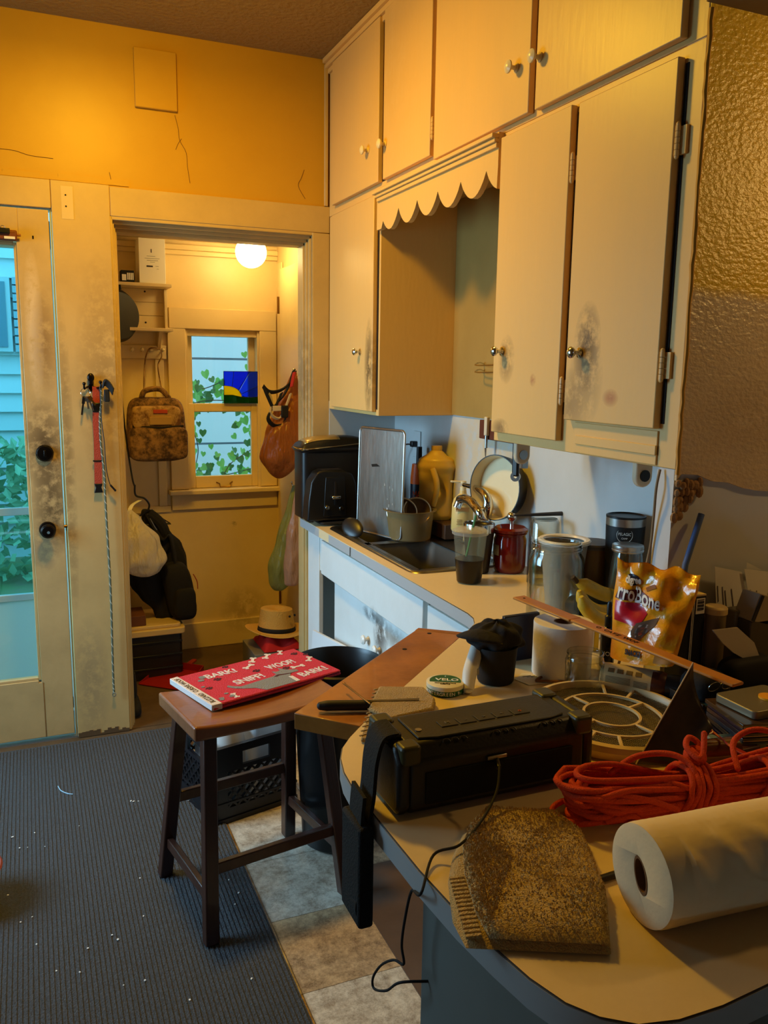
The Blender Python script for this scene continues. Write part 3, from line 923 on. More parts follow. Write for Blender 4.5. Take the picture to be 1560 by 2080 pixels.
# broken lath at the lower corner
la = MB()
for i in range(6):
    for j in range(5):
        if j > 1 and i > 5 - j:
            continue
        la.ball((1.276 + i * 0.012 + rnd.uniform(-0.004, 0.004), 1.390 + rnd.uniform(-.004, .003), 1.372 - j * 0.017 + rnd.uniform(-0.004, 0.004) - 0.01), (rnd.uniform(.006, .011), 0.007, rnd.uniform(.008, .015)), 7, 5)
la.build('broken_lath', mat('old_lath', rgb(150, 112, 72), 0.9, bump=(90, 0.5)), ew)
struct(MB().box(1.258, 3.1, 0.55, 1.3885, 2.313, 2.9).build('trim_15', mat('beam_paint', rgb(120, 96, 60), 0.7), smooth=0))
lf = thing('ceiling_lamp', 'round flush lamp fixture on the kitchen ceiling', 'lamp', (0.3, 2.66, 2.9))
MB().lathe([(0, 2.82), (0.16, 2.82), (0.17, 2.899), (0, 2.899)], T(0.3, 2.66, 0)).build('fixture_base', m_brass, lf)

# alcove globe lamp
gl = thing('globe_lamp', 'glowing white globe lamp on the alcove ceiling', 'lamp', (1.08, 4.3, AZ))
MB().ball((1.08, 4.3, 2.170), 0.078, 32, 20).build('globe', mat('lit_globe', (1, 0.85, 0.55, 1), 0.4, emit=((1.0, 0.74, 0.30, 1), 24.0)), gl)
MB().cyl((1.08, 4.3, 2.235), (1.08, 4.3, 2.252), 0.05).build('collar', m_brass, gl)

# ------------------------------------------------------------------ wall cabinets
CX = 1.27
def chrome_knob(y, z, parent, m, r=0.014, x=1.25):
    MB().lathe([(0, 0), (0.012, 0), (0.0125, 0.003), (0.006, 0.006), (0.005, 0.016), (0.010, 0.019), (r, 0.024), (r, 0.028), (0.009, 0.033), (0, 0.035)], T(x, y, z, ry=-PI / 2), 24).build('knob', m, parent)
def hinge(y, z, parent):
    mb = MB()
    for k in range(5):
        mb.cyl((1.256, y, z - 0.03 + k * 0.012), (1.256, y, z - 0.03 + k * 0.012 + 0.011), 0.0055, n=10)
    mb.ball((1.256, y, z - 0.031), (0.005, 0.005, 0.006), 10, 6).ball((1.256, y, z + 0.031), (0.005, 0.005, 0.006), 10, 6)
    mb.box(1.262, 1.269, y - 0.018, y, z - 0.028, z + 0.028)
    mb.build('hinge', m_cabdoor, parent)
def cab_door(parent, y0, y1, z0, z1, kpos=None, km=None, hinges=(), tilt=0.0, gap=0.0, zl=None):
    # y0 < y1 ; leaf overlays the frame
    zl = z0 if zl is None else zl
    vs = []
    for x in (1.25 - gap, 1.2685 - gap):
        vs += [(x, y0, z0), (x, y1, zl), (x, y1, z1), (x, y0, z1)]
    d = MB().add(vs, [(0, 1, 2, 3), (7, 6, 5, 4), (0, 4, 5, 1), (1, 5, 6, 2), (2, 6, 7, 3), (3, 7, 4, 0)]).build('door', m_cabdoor, parent, bevel=0.0025)
    if kpos:
        chrome_knob(kpos[0], kpos[1], d, km, 0.0165 if km is m_knobcream else 0.014)
    for (yy, zz) in hinges:
        hinge(yy, zz, d)
    return d
def carcass(parent, y0, y1, z0, z1):
    MB().box(CX, 1.599, y0, y1, z0, z1).build('carcass', m_cab, parent, bevel=0.002)
t = thing('wall_cabinet', 'cream top row cabinet with two narrow doors in the far corner', 'cabinet', (1.43, 3.1, 2.255), group=None)
carcass(t, 2.585, 3.644, 2.255, 2.86)
cab_door(t, 3.040, 3.557, 2.288, 2.86, (3.14, 2.42), m_knobcream)
cab_door(t, 2.600, 2.994, 2.287, 2.875, (2.972, 2.405), m_knobcream, [(2.594, 2.37)])
MB().box(1.2685, 1.2695, 2.996, 3.038, 2.29, 2.86).build('door_gap_shade', m_dark, t, smooth=0)  # dark strip on the frame stands for the shade between the leaves
t = thing('wall_cabinet', 'cream top row cabinet with two wide doors above the two chrome knobs', 'cabinet', (1.43, 2.0, 2.255))
carcass(t, 1.392, 2.583, 2.255, 2.88)
cab_door(t, 2.010, 2.571, 2.268, 2.89, (2.075, 2.396), m_knobcream)
cab_door(t, 1.445, 1.979, 2.266, 2.89, (1.962, 2.388), m_knobcream, [(1.438, 2.5)])
t = thing('wall_cabinet', 'tall single door cream cabinet above the black toaster', 'cabinet', (1.43, 3.35, 1.415))
carcass(t, 3.05, 3.639, 1.415, 2.254)
cab_door(t, 3.075, 3.556, 1.430, 2.246, (3.205, 1.665), m_chrome)
MB().box(1.2682, 1.2695, 3.062, 3.073, 1.44, 2.24).build('door_gap_shade', m_dark, t, smooth=0)  # shade beside the leaf drawn as a dark strip
t = thing('wall_cabinet', 'two door cream cabinet with chrome knobs and grimy corners over the counter', 'cabinet', (1.43, 1.77, 1.395))
carcass(t, 1.392, 2.157, 1.395, 2.254)
cab_door(t, 1.812, 2.142, 1.422, 2.236, (2.095, 1.653), m_chrome, [(1.806, 2.09), (1.806, 1.55)])
cab_door(t, 1.447, 1.782, 1.479, 2.232, (1.727, 1.645), m_chrome, [(1.441, 2.07), (1.441, 1.615)])
for ya in (1.436, 1.800):
    MB().box(1.2682, 1.2695, ya, ya + 0.010, 1.49, 2.22).build('door_gap_shade', m_dark, t, smooth=0)  # dark strips put in for shade along the leaf edges
MB().box(1.2655, 1.2705, 1.45, 1.755, 1.398, 1.474).build('rail_board', m_cab, t, bevel=0.0015)
MB().box(1.262, 1.2705, 1.45, 1.745, 1.420, 1.442).build('rail_bead', m_cab, t, bevel=0.0015)
# scalloped valance over the sink with its cornice
t = thing('valance', 'cream scalloped wooden valance under a small cornice over the sink', 'valance', (1.27, 2.57, 2.11))
n_sc = 6
ya, yb = 2.158, 3.049
poly = [(yb, 2.256), (yb, 2.115), (yb - 0.045, 2.115)]
span = (yb - 0.045) - ya
step = span / 5.42
y_ = yb - 0.045
k_ = 0
while y_ > ya + 1e-6:
    y_n = y_ - step
    for i in range(1, 11):
        a = PI * i / 10
        yy = y_ - step * i / 10
        if yy < ya:
            poly.append((ya, 2.165))
            break
        # cusp points upward between hanging lobes
        poly.append((yy, 2.165 - 0.062 * math.sin(a) ** 0.8))
    y_ = y_n
poly.append((ya, 2.256))
MB().prism(poly, 0, 0.018, Matrix(((0, 0, 1, 1.252), (1, 0, 0, 0), (0, 1, 0, 0), (0, 0, 0, 1)))).build('scalloped_board', m_cab, t, smooth=40)
co = MB()
for k_, (dx, z0, z1) in enumerate(((0.022, 2.240, 2.252), (0.014, 2.228, 2.240), (0.008, 2.214, 2.228))):
    co.box(1.252 - dx, 1.253, ya, yb - 0.02 + dx, z0, z1)
co.build('cornice', m_cab, t, bevel=0.002)
# crown moulding along the ceiling
cm = MB()
for (dx, z0, z1) in ((0.010, 2.842, 2.862), (0.022, 2.862, 2.880), (0.034, 2.880, 2.899)):
    cm.box(1.27 - dx, 1.272, 1.392, 3.644, z0, z1)
struct(cm.build('trim_16', m_cab, bevel=0.002))

# ------------------------------------------------------------------ sink base cabinet
BX = 1.150
def by(px, py):
    return None
sb = thing('sink_cabinet', 'white painted base cabinet with a long false front below the sink', 'cabinet', (1.37, 2.8, 0))
YL, YR = 3.6274, 1.95
fy0, fy1 = 3.3747, 2.3506
fz0, fz1 = 0.7121, 0.8614
dz1 = 0.6892
fr_ = MB()
fr_.box(1.1705, 1.189, YR, YL - 0.001, fz0 - 0.01, 0.871)                                   # box behind the apron rail
fr_.box(1.165, 1.185, 3.4687, YL, 0.0, 0.872)
fr_.box(1.165, 1.185, 1.95, 2.2, 0.0, 0.872)
fr_.box(1.20, 1.59, YR, YL, 0.0, 0.1)
fr_.box(1.57, 1.59, YR, YL, 0.0, 0.872)
fr_.box(1.20, 1.59, YL - 0.02, YL, 0.0, 0.872)
fr_.build('carcass', m_base, sb, bevel=0.0015)
MB().box(1.142, 1.166, fy1, fy0, fz0, fz1).build('false_front', m_base, sb, bevel=0.003)
MB().box(1.142, 1.166, 1.96, fy1 - 0.035, fz0 - 0.01, fz1 - 0.004).build('drawer_front', m_base, sb, bevel=0.003)
dA0, dA1 = 2.8156, 3.2819
dA = MB().box(1.172, 1.190, dA0, dA1, 0.10, fz0 - 0.014).build('door', m_base, sb, bevel=0.003)
c = (1.14, 2.8858, 0.5622)
MB().lathe([(0, 0), (0.010, 0), (0.007, 0.006), (0.007, 0.012), (0.018, 0.018), (0.019, 0.024), (0.012, 0.030), (0, 0.031)], T(1.171, c[1], c[2], ry=-PI / 2), 20).build('knob', m_white, dA)
dB = MB().box(1.166, 1.186, 2.21, dA0 - 0.012, 0.10, fz0 - 0.014).build('door', m_base, sb, bevel=0.003)
MB().lathe([(0, 0), (0.010, 0), (0.007, 0.006), (0.007, 0.012), (0.018, 0.018), (0.019, 0.024), (0.012, 0.030), (0, 0.031)], T(1.165, dA0 - 0.06, c[2], ry=-PI / 2), 20).build('knob', m_white, dB)
# ------------------------------------------------------------------ peninsula base
pb = thing('peninsula_base', 'dull grey green panelled base under the near end of the peninsula', 'cabinet', (1.0, 0.85, 0))
m_pen = mat('peninsula_panel', rgb(112, 114, 108), 0.6, var=(3, 0.4, rgb(98, 94, 86)), bump=(20, 0.05), world_space=True)
MB().box(0.512, 1.75, 0.645, 1.03, 0.0, 0.8745).build('panel_box', m_pen, pb, bevel=0.003)
pb2 = thing('corner_base', 'plain base cabinet under the counter behind the peninsula end wall', 'cabinet', (1.6, 1.6, 0))
MB().box(1.30, 1.595, 1.05, 1.93, 0.0, 0.8745).build('carcass', m_pen, pb2)

# ------------------------------------------------------------------ worktop: sink run, peninsula and diagonal corner in one laminate
CT0, CT1 = 0.877, 0.915
m_lam = mat('cream_laminate', rgb(226, 204, 160), 0.35, var=(60, 0.25, rgb(214, 190, 142)), world_space=True)
m_band = mat('laminate_edge', rgb(172, 174, 174), 0.35)
m_lamline = mat('laminate_core', rgb(40, 30, 22), 0.7)
SX0, SX1, SY0, SY1 = 1.195, 1.555, 2.515, 3.34      # sink cut-out
edge = [(1.133, 3.643), (1.126, 2.02)] + [(1.118, 1.972), (1.098, 1.930), (1.07, 1.900)] + [(1.033, 1.865), (0.60, 1.459)]
tip = [(0.558, 1.415), (0.525, 1.380), (0.498, 1.345), (0.480, 1.305), (0.468, 1.255), (0.463, 1.20), (0.464, 1.10), (0.467, 0.95), (0.474, 0.85), (0.484, 0.775), (0.495, 0.715), (0.511, 0.668), (0.533, 0.637), (0.565, 0.613), (0.61, 0.602), (0.67, 0.600), (0.80, 0.610), (1.0, 0.628), (1.9, 0.66)]
wt = thing('worktop', 'cream laminate worktop running from the sink round to the rounded peninsula', 'worktop', (1.1, 1.8, CT0))
tp = MB()
tp.prism([(1.6, 3.643), (1.133, 3.643), (1.1295, SY1), (1.6, SY1)][::-1], CT0, CT1)
tp.prism([(1.1295, SY1), (1.1275, SY0), (SX0, SY0), (SX0, SY1)][::-1], CT0, CT1)
tp.prism([(SX1, SY1), (SX1, SY0), (1.6, SY0), (1.6, SY1)][::-1], CT0, CT1)
tp.prism([(1.1275, SY0)] + edge[1:] + tip + [(1.9, 1.39), (1.6, 1.39), (1.6, SY0)], CT0, CT1)
top_o = tp.build('laminate_top', m_lam, wt, smooth=0)
full = edge + tip
bnd = MB()
vs, fs = [], []
for i, (x, y) in enumerate(full):
    a = Vector(full[max(i - 1, 0)]); b = Vector(full[min(i + 1, len(full) - 1)])
    d = (b - a).normalized()
    nrm = Vector((d.y, -d.x)) * 0.002
    if nrm.dot(Vector((-1, -0.3))) < 0 and i < len(full) - 4:
        nrm = -nrm
    for (off, z) in ((0, CT0 - 0.001), (1, CT0 - 0.001), (1, CT1 - 0.0025), (0, CT1 - 0.0025)):
        vs.append((x + nrm.x * off, y + nrm.y * off, z))
for i in range(len(full) - 1):
    for j in range(4):
        a, b = i * 4 + j, i * 4 + (j + 1) % 4
        fs.append((a, b, b + 4, a + 4))
bnd.add(vs, fs)
bnd.build('edge_band', m_band, wt, smooth=40)
MB().tube([(x, y, CT1 - 0.0012) for x, y in full], 0.0012, 4).build('edge_line', m_lamline, wt)
MB().bar((1.033, 1.866, CT1 + 0.0001), (1.30, 1.60, CT1 + 0.0001), 0.0012, 0.0004).build('seam', m_lamline, wt)
MB().box(1.1245, 1.1265, 2.9725, 2.9725 + 0.003, CT0, CT1 - 0.003).build('band_joint', m_lamline, wt)
# wooden plank along the diagonal
wp = thing('wooden_leaf', 'varnished brown wooden plank edging the diagonal corner of the cream worktop', 'plank', (0.75, 1.7, CT0))
m_wood = mat('varnished_pine', rgb(176, 112, 46), 0.33, var=(7, 0.85, rgb(116, 68, 26)), bump=(30, 0.08), stretch=(1, 1, 1), coat=0.2)
E1 = Vector((0.465, 0.436)).normalized()
nA = Vector((0.461, 1.529)); nB = Vector((0.935, 1.947)); nC = Vector((1.034, 1.868)); nD = Vector((0.562, 1.421))
MB().prism([tuple(nA), tuple(nD), tuple(nC), tuple(nB)], CT0 + 0.002, CT1 - 0.001).build('plank', m_wood, wp, bevel=0.002)
dd = (nB - nA).normalized()
MB().prism([tuple(nB - dd * 0.022), tuple(nC - dd * 0.022), tuple(nC), tuple(nB)], CT0 + 0.002, CT1 - 0.0002).build('end_batten', mat('batten_wood', rgb(160, 100, 48), 0.35, var=(9, 0.8, rgb(110, 64, 28)), bump=(30, 0.08)), wp, bevel=0.001)
for q in ((0.9419, 1.8945, 0.915), (0.8294, 1.803, 0.915)):
    MB().cyl((q[0], q[1], CT1 - 0.002), (q[0], q[1], CT1 - 0.0003), 0.006, n=10).build('knot', m_dark, wp)

# ------------------------------------------------------------------ drop-in sink
sk = thing('sink', 'stainless steel drop in sink set in the cream worktop', 'sink', (1.37, 2.93, 0.73))
m_sink = mat('sink_steel', rgb(150, 146, 138), 0.3, metal=1.0, var=(10, 0.4, rgb(120, 116, 108)))
m_bowl = mat('bowl_steel', rgb(96, 92, 86), 0.62, metal=0.75, var=(10, 0.4, rgb(80, 76, 70)))
def ring(o, r, n, z):
    return [(x, y, z) for x, y in rrect(*o, r, n)]
lo_ = [((1.168, 1.590, 2.480, 3.375), 0.05, 0.9155), ((1.172, 1.586, 2.484, 3.371), 0.05, 0.9215), ((1.186, 1.572, 2.498, 3.357), 0.045, 0.9225), ((1.197, 1.562, 2.509, 3.346), 0.04, 0.917)]
rim = MB()
rs = [ring(o, r, 6, z) for o, r, z in lo_]
# deck ring joining the rim to two bowls is drawn as a plate with the bowls sunk through it
m_ = len(rs[0])
vs = [p for r in rs for p in r]
fs = []
for k_ in range(len(rs) - 1):
    for i in range(m_):
        j = (i + 1) % m_
        fs.append((k_ * m_ + i, k_ * m_ + j, (k_ + 1) * m_ + j, (k_ + 1) * m_ + i))
rim.add(vs, fs)
rim.build('rim', m_sink, sk, smooth=50)
def bowl(x0, x1, y0, y1, depth):
    b = MB()
    lv = [((x0 - .004, x1 + .004, y0 - .004, y1 + .004), 0.05, 0.9168), ((x0, x1, y0, y1), 0.048, 0.912), ((x0 + 0.004, x1 - 0.004, y0 + 0.004, y1 - 0.004), 0.046, 0.905 - depth * 0.6), ((x0 + 0.02, x1 - 0.02, y0 + 0.02, y1 - 0.02), 0.04, 0.91 - depth), ((x0 + 0.1, x1 - 0.1, y0 + 0.1, y1 - 0.1), 0.02, 0.905 - depth)]
    rr = [ring(o, r, 6, z) for o, r, z in lv]
    vs = [p for r in rr for p in r]
    fs = []
    for k_ in range(len(rr) - 1):
        for i in range(m_):
            j = (i + 1) % m_
            fs.append((k_ * m_ + i, k_ * m_ + j, (k_ + 1) * m_ + j, (k_ + 1) * m_ + i))
    fs.append(tuple(range((len(rr) - 1) * m_, len(rr) * m_)))
    b.add(vs, fs)
    return b.build('bowl', m_bowl, sk, smooth=50)
bowl(1.215, 1.475, 2.535, 2.975, 0.17)
bowl(1.215, 1.475, 3.01, 3.33, 0.17)
MB().prism([(1.47, 2.512), (1.47, 3.343), (1.561, 3.343), (1.561, 2.512)][::-1], 0.914, 0.9172).prism([(1.199, 2.512), (1.199, 3.343), (1.218, 3.343), (1.218, 2.512)][::-1], 0.914, 0.9171).prism([(1.199, 2.972), (1.199, 3.014), (1.50, 3.014), (1.50, 2.972)], 0.914, 0.9171).prism([(1.199, 2.511), (1.50, 2.511), (1.50, 2.537), (1.199, 2.537)], 0.914, 0.9171).prism([(1.199, 3.328), (1.50, 3.328), (1.50, 3.344), (1.199, 3.344)], 0.914, 0.9171).build('deck', m_sink, sk, smooth=0)

# ------------------------------------------------------------------ things hung and stored in the alcove
def at(*p):
    return Vector(p)
def bag_mesh(name, m, parent, axis_top, axis_bot, prof, ny=22, nu=28, wob=0.15, seed=1, flat=(1, 1), pleat=9):
    """hanging plastic bag: prof = [(t, radius)] from handle to bottom, pleated"""
    rnd = random.Random(seed)
    ph = [rnd.uniform(0, 6.28) for _ in range(6)]
    a, b = Vector(axis_top), Vector(axis_bot)
    def rad(t):
        for (t0, r0), (t1, r1) in zip(prof, prof[1:]):
            if t <= t1:
                k = (t - t0) / max(1e-6, t1 - t0)
                k = k * k * (3 - 2 * k)
                return r0 + (r1 - r0) * k
        return prof[-1][1]
    def fn(u, v):
        th = 2 * PI * u
        r = rad(v)
        w = 1 + wob * (1 - 0.4 * v) * (math.sin(pleat * th + ph[0] + 2 * v) * 0.6 + math.sin(5 * th + ph[1]) * 0.35 + 0.35 * math.sin(3 * th + 7 * v + ph[2]))
        w *= 1 + 0.05 * math.sin(19 * v + 4 * th + ph[3])
        p = a.lerp(b, v)
        return p + Vector((math.cos(th) * r * w * flat[0], math.sin(th) * r * w * flat[1], 0))
    mb = MB().sheet(fn, nu, ny, closed_u=True)
    n0 = (ny - 1) * nu
    mb.f.append([n0 + i for i in range(nu)])
    return mb.build(name, m, parent, smooth=60, subsurf=1)

m_alcwood = mat('alcove_shelf_paint', rgb(226, 204, 152), 0.45, var=(6, 0.4, rgb(204, 176, 116)), bump=(25, 0.06))
sh = thing('wall_shelf', 'two tier cream wall shelf in the left of the alcove', 'shelf', (0.5, AY, 1.78))
sy = AY - 0.17
z1, z2 = 2.0101, 1.7881
sxr = 0.7122
MB().box(AXL + 0.005, sxr, sy, AY - 0.001, z1 - 0.016, z1).build('shelf_board', m_alcwood, sh, bevel=0.002)
MB().box(AXL + 0.005, sxr + 0.002, sy, AY - 0.001, z2 - 0.016, z2).build('shelf_board', m_alcwood, sh, bevel=0.002)
zz = z2
for k_ in range(3):
    h_ = (z1 - 0.016 - z2) / 3
    MB().box(AXL + 0.005, sxr - 0.02, AY - 0.014, AY - 0.002, z2 + k_ * h_ + 0.001, z2 + (k_ + 1) * h_ - 0.001).build('back_board', m_alcwood, sh, bevel=0.001)
MB().box(sxr - 0.022, sxr - 0.008, AY - 0.05, AY - 0.001, z2, z1 - 0.016).build('side_board', m_alcwood, sh, bevel=0.001)
MB().prism([(0, 0), (-0.10, 0), (0, -0.11)], 0, 0.016, Matrix(((0, 0, 1, sxr - 0.06), (1, 0, 0, AY - 0.001), (0, 1, 0, z2 - 0.016), (0, 0, 0, 1)))).build('bracket', m_alcwood, sh)
for z in (1.9796, 1.8209):
    xx = 0.5959
    MB().cyl((xx, AY - 0.016, z), (xx, AY - 0.012, z), 0.005, n=10).build('screw', m_dark, sh)
# white carton on the shelf
b0, b1 = 0.5538, 0.6848
bt = 2.2311
bx = thing('carton', 'tall white carton with printed label on the top shelf of the alcove', 'box', ((b0 + b1) / 2, 4.56, z1))
MB().box(b0, b1, 4.50, 4.645, z1 + 0.0005, bt).build('carton_body', mat('white_card', rgb(246, 240, 222), 0.6), bx, bevel=0.002)
cxm = (b0 + b1) / 2
Mf = lambda x, y, z: Matrix.Translation((x, y, z)) @ Matrix.Rotation(PI / 2, 4, 'X')
pr = MB()
H_ = bt - z1
for (u0, u1, v0, v1) in ((0.30, 0.62, 0.60, 0.606), (0.22, 0.78, 0.55, 0.556), (0.30, 0.72, 0.505, 0.512), (0.42, 0.6, 0.47, 0.475), (0.28, 0.52, 0.36, 0.395), (0.62, 0.74, 0.38, 0.386), (0.66, 0.74, 0.32, 0.326), (0.455, 0.49, 0.68, 0.76)):
    pr.box(b0 + (b1 - b0) * u0, b0 + (b1 - b0) * u1, 4.4992, 4.5002, z1 + H_ * v0, z1 + H_ * v1)
pr.build('label_print', m_ink, bx, smooth=0)
# small patterned box
c0, c1 = 0.4652, 0.5297
ct = 2.0677
sbx = thing('small_box', 'small black and white patterned box beside the carton on the shelf', 'box', ((c0 + c1) / 2, 4.53, z1))
MB().box(c0, c1, 4.50, 4.58, z1 + 0.0005, ct).build('box_body', m_blackmat, sbx, bevel=0.002)
pr = MB()
for k_ in range(4):
    u = c0 + (c1 - c0) * (0.45 + 0.13 * k_)
    pr.box(u, u + 0.006, 4.4990, 4.5001, z1 + 0.012, ct - 0.012)
pr.box(c0 + 0.004, c0 + (c1 - c0) * 0.38, 4.4990, 4.5001, z1 + 0.008, ct - 0.02)
pr.build('print', m_whiteprint, sbx, smooth=0)
# frying pan hanging from the shelf edge
pc = (0.4491, 4.46, 1.8418)
fp = thing('frying_pan', 'black frying pan hanging at the left of the alcove shelf', 'pan', (pc[0], 4.45, pc[2] - 0.13))
Mp = frame(pc, (0.9, 0.44, 0), (0, 0, 1))
MB().lathe([(0, -0.0), (0.115, 0), (0.133, -0.032), (0.130, -0.034), (0.112, -0.004), (0, -0.004)][::-1], frame(pc, (0.86, 0.5, 0), (0, 0, 1)), 40).build('pan_body', mat('pan_black', rgb(9, 9, 9), 0.45), fp)
hz = pc[2] + 0.13
MB().bar((pc[0], pc[1] - 0.02, hz - 0.006), (pc[0] - 0.004, pc[1] - 0.012, z1 - 0.02), 0.022, 0.010, up=(0, 1, 0)).build('handle', m_black, fp, bevel=0.003)
# peg rail
rl = thing('peg_rail', 'cream peg rail with small knobs below the alcove shelf', 'rail', (0.5, AY - 0.01, 1.63))
pz = 1.668
pxr = 0.6978
MB().box(AXL + 0.002, pxr, AY - 0.018, AY - 0.001, pz - 0.035, pz + 0.035).build('rail_board', m_alcwood, rl, bevel=0.002)
for p in (268, 288, 306, 330):
    q = {268: 0.5184, 288: 0.5684, 306: 0.6138, 330: 0.6748}[p]
    MB().cyl((q, AY - 0.018, pz + 0.005), (q, AY - 0.055, pz + 0.012), 0.006, n=10).ball((q, AY - 0.056, pz + 0.012), 0.010, 12, 8).build('peg', m_knobcream, rl)
MB().box(pxr - 0.06, pxr - 0.015, AY - 0.012, AY - 0.001, 0.835, pz - 0.036).build('batten', m_alcwood, rl, bevel=0.002)
# camouflage backpack on the rail
kc = (0.6095, 4.46, 1.2818)
bp = thing('camo_backpack', 'tan camouflage backpack hanging from the peg rail', 'backpack', (kc[0], 4.46, kc[2] - 0.18))
m_camo = mat('camouflage', rgb(146, 108, 60), 0.8, vr=0.75, vc=(.40, .58), var=(19, 1.0, rgb(62, 40, 20)), bump=(60, 0.2))
m_camo2 = mat('camouflage_light', rgb(172, 136, 82), 0.8, vr=0.75, vc=(.44, .60), var=(21, 1.0, rgb(98, 60, 26)), bump=(60, 0.2))
def superbox(mb, c, h, e=0.35, nu=28, nv=16, shear=0.0, taper=0.0):
    def fn(u, v):
        a, b = 2 * PI * u, PI * (v - 0.5)
        sg = lambda x, k: math.copysign(abs(x) ** k, x)
        x, y, z = sg(math.cos(b), e) * sg(math.cos(a), e), sg(math.cos(b), e) * sg(math.sin(a), e), sg(math.sin(b), e)
        tt = 1 - taper * (z + 1) / 2
        return Vector((c[0] + h[0] * x * tt + shear * z, c[1] + h[1] * y * tt, c[2] + h[2] * z))
    return mb.sheet(fn, nu, nv, closed_u=True)
superbox(MB(), (kc[0], kc[1] + 0.02, kc[2] - 0.01), (0.155, 0.10, 0.165), 0.38, taper=0.12).build('pack_body', m_camo, bp, smooth=60)
superbox(MB(), (kc[0] - 0.005, kc[1] - 0.09, kc[2] - 0.075), (0.145, 0.045, 0.085), 0.32).build('front_pocket', m_camo, bp, smooth=60)
superbox(MB(), (kc[0] - 0.01, kc[1] - 0.075, kc[2] + 0.055), (0.12, 0.04, 0.06), 0.34).build('upper_pocket', m_camo2, bp, smooth=60)
MB().box(kc[0] - 0.03, kc[0] + 0.04, kc[1] - 0.122, kc[1] - 0.113, kc[2] + 0.078, kc[2] + 0.097).build('red_patch', mat('red_patch', rgb(170, 60, 30), 0.7), bp, bevel=0.002)
MB().box(kc[0] - 0.05, kc[0] + 0.06, kc[1] - 0.1215, kc[1] - 0.1145, kc[2] + 0.02, kc[2] + 0.062).build('mesh_window', mat('tan_mesh', rgb(168, 132, 74), 0.8), bp, bevel=0.003)
MB().tube(curve([(kc[0] - 0.13, kc[1] - 0.095, kc[2] + 0.012), (kc[0], kc[1] - 0.128, kc[2] + 0.008), (kc[0] + 0.12, kc[1] - 0.1, kc[2] + 0.012)], 8), 0.006, 8).build('zip', m_dark, bp)
MB().tube(curve([(kc[0] - 0.075, kc[1] - 0.02, kc[2] + 0.145), (kc[0] - 0.055, kc[1] - 0.03, kc[2] + 0.188), (kc[0] + 0.02, kc[1] - 0.03, kc[2] + 0.196), (kc[0] + 0.065, kc[1] - 0.02, kc[2] + 0.15)], 8), 0.014, 10).build('grab_handle', m_camo, bp)
q1, q2 = (0.6007, 4.6, 1.6752), (0.6589, 4.6, 1.6764)
MB().strip(curve([(kc[0] - 0.05, kc[1] + 0.09, kc[2] + 0.13), (kc[0] - 0.035, 4.59, kc[2] + 0.3), (q1[0] - 0.012, 4.598, q1[2] - 0.02), (q1[0] + 0.01, 4.598, q1[2] + 0.012), (q2[0], 4.598, q2[2] + 0.010)], 8), 0.02, (0, 1, 0.2), 0.004).build('strap', m_camo2, bp)
MB().strip(curve([(q2[0], 4.598, q2[2] + 0.010), (q2[0] + 0.008, 4.598, q2[2] - 0.03), (kc[0] + 0.035, 4.59, kc[2] + 0.3), (kc[0] + 0.06, kc[1] + 0.09, kc[2] + 0.12)], 8), 0.02, (0, 1, 0.2), 0.004).build('strap', m_camo2, bp)
# hanger and dark clothes
m_cloth = mat('black_cloth', rgb(22, 20, 21), 0.9, bump=(50, 0.3))
hh = (0.5007, 4.35, 0.9409)
hp = (0.4659, 4.35, 1.0507)
hg = thing('clothes_hanger', 'black clothes hanger hooked over a cord in the left of the alcove', 'hanger', (hh[0], 4.35, hh[2]))
MB().tube(curve([(hp[0] - 0.02, AY - 0.06, pz), (hp[0] - 0.02, 4.42, hp[2] + 0.25), (hp[0], 4.36, hp[2]), (hp[0] + 0.012, 4.35, hp[2] - 0.06)], 8), 0.0045, 8).build('cord', m_black, hg)
MB().tube(curve([(hp[0] + 0.012, 4.35, hp[2] - 0.05), (hh[0] - 0.02, 4.35, hh[2] + 0.006), (hh[0] + 0.022, 4.35, hh[2] - 0.012), (hh[0] + 0.045, 4.35, hh[2] - 0.045), (hh[0] + 0.038, 4.35, hh[2] - 0.075)], 8), 0.005, 8).build('hook', m_black, hg)
MB().tube([(hh[0] + 0.038, 4.35, hh[2] - 0.075), (hh[0] - 0.08, 4.35, hh[2] - 0.15), (hh[0] + 0.15, 4.35, hh[2] - 0.15)], 0.006, 8, closed=True).build('bar', m_black, hg)
jk = thing('jacket', 'black jacket hanging on the hanger behind the white plastic bag', 'jacket', (hh[0] + 0.05, 4.38, hh[2] - 0.7))
def cloth(u, v):
    th = 2 * PI * u
    w = [0.03, 0.09, 0.135, 0.15, 0.15, 0.14, 0.11, 0.06][min(7, int(v * 7.99))]
    z = hh[2] - 0.075 - v * 0.60
    f = 1 + 0.12 * math.sin(4 * th + 5 * v) + 0.08 * math.sin(9 * th)
    x = hh[0] + 0.035 + 0.085 * v + w * math.cos(th) * f
    return Vector((x, 4.40 + 0.055 * math.sin(th) * f, z))
mb = MB().sheet(cloth, 30, 18, closed_u=True)
mb.f.append(list(range(17 * 30, 18 * 30)))
mb.f.append(list(range(30)))
mb.build('jacket_body', m_cloth, jk, smooth=70, subsurf=1)
MB().tube(curve([(hh[0] + 0.04, 4.35, hh[2] - 0.09), (hh[0] + 0.10, 4.34, hh[2] - 0.15), (hh[0] + 0.125, 4.35, hh[2] - 0.24), (hh[0] + 0.10, 4.36, hh[2] - 0.30)], 6), 0.028, 10).build('sleeve', m_cloth, jk)
MB().tube(curve([(hh[0] + 0.036, 4.33, hh[2] - 0.09), (hh[0] + 0.06, 4.325, hh[2] - 0.15), (hh[0] + 0.075, 4.325, hh[2] - 0.175)], 6), 0.004, 6).build('zip', m_steel, jk)
w0 = (0.7016, 4.33, 0.431)
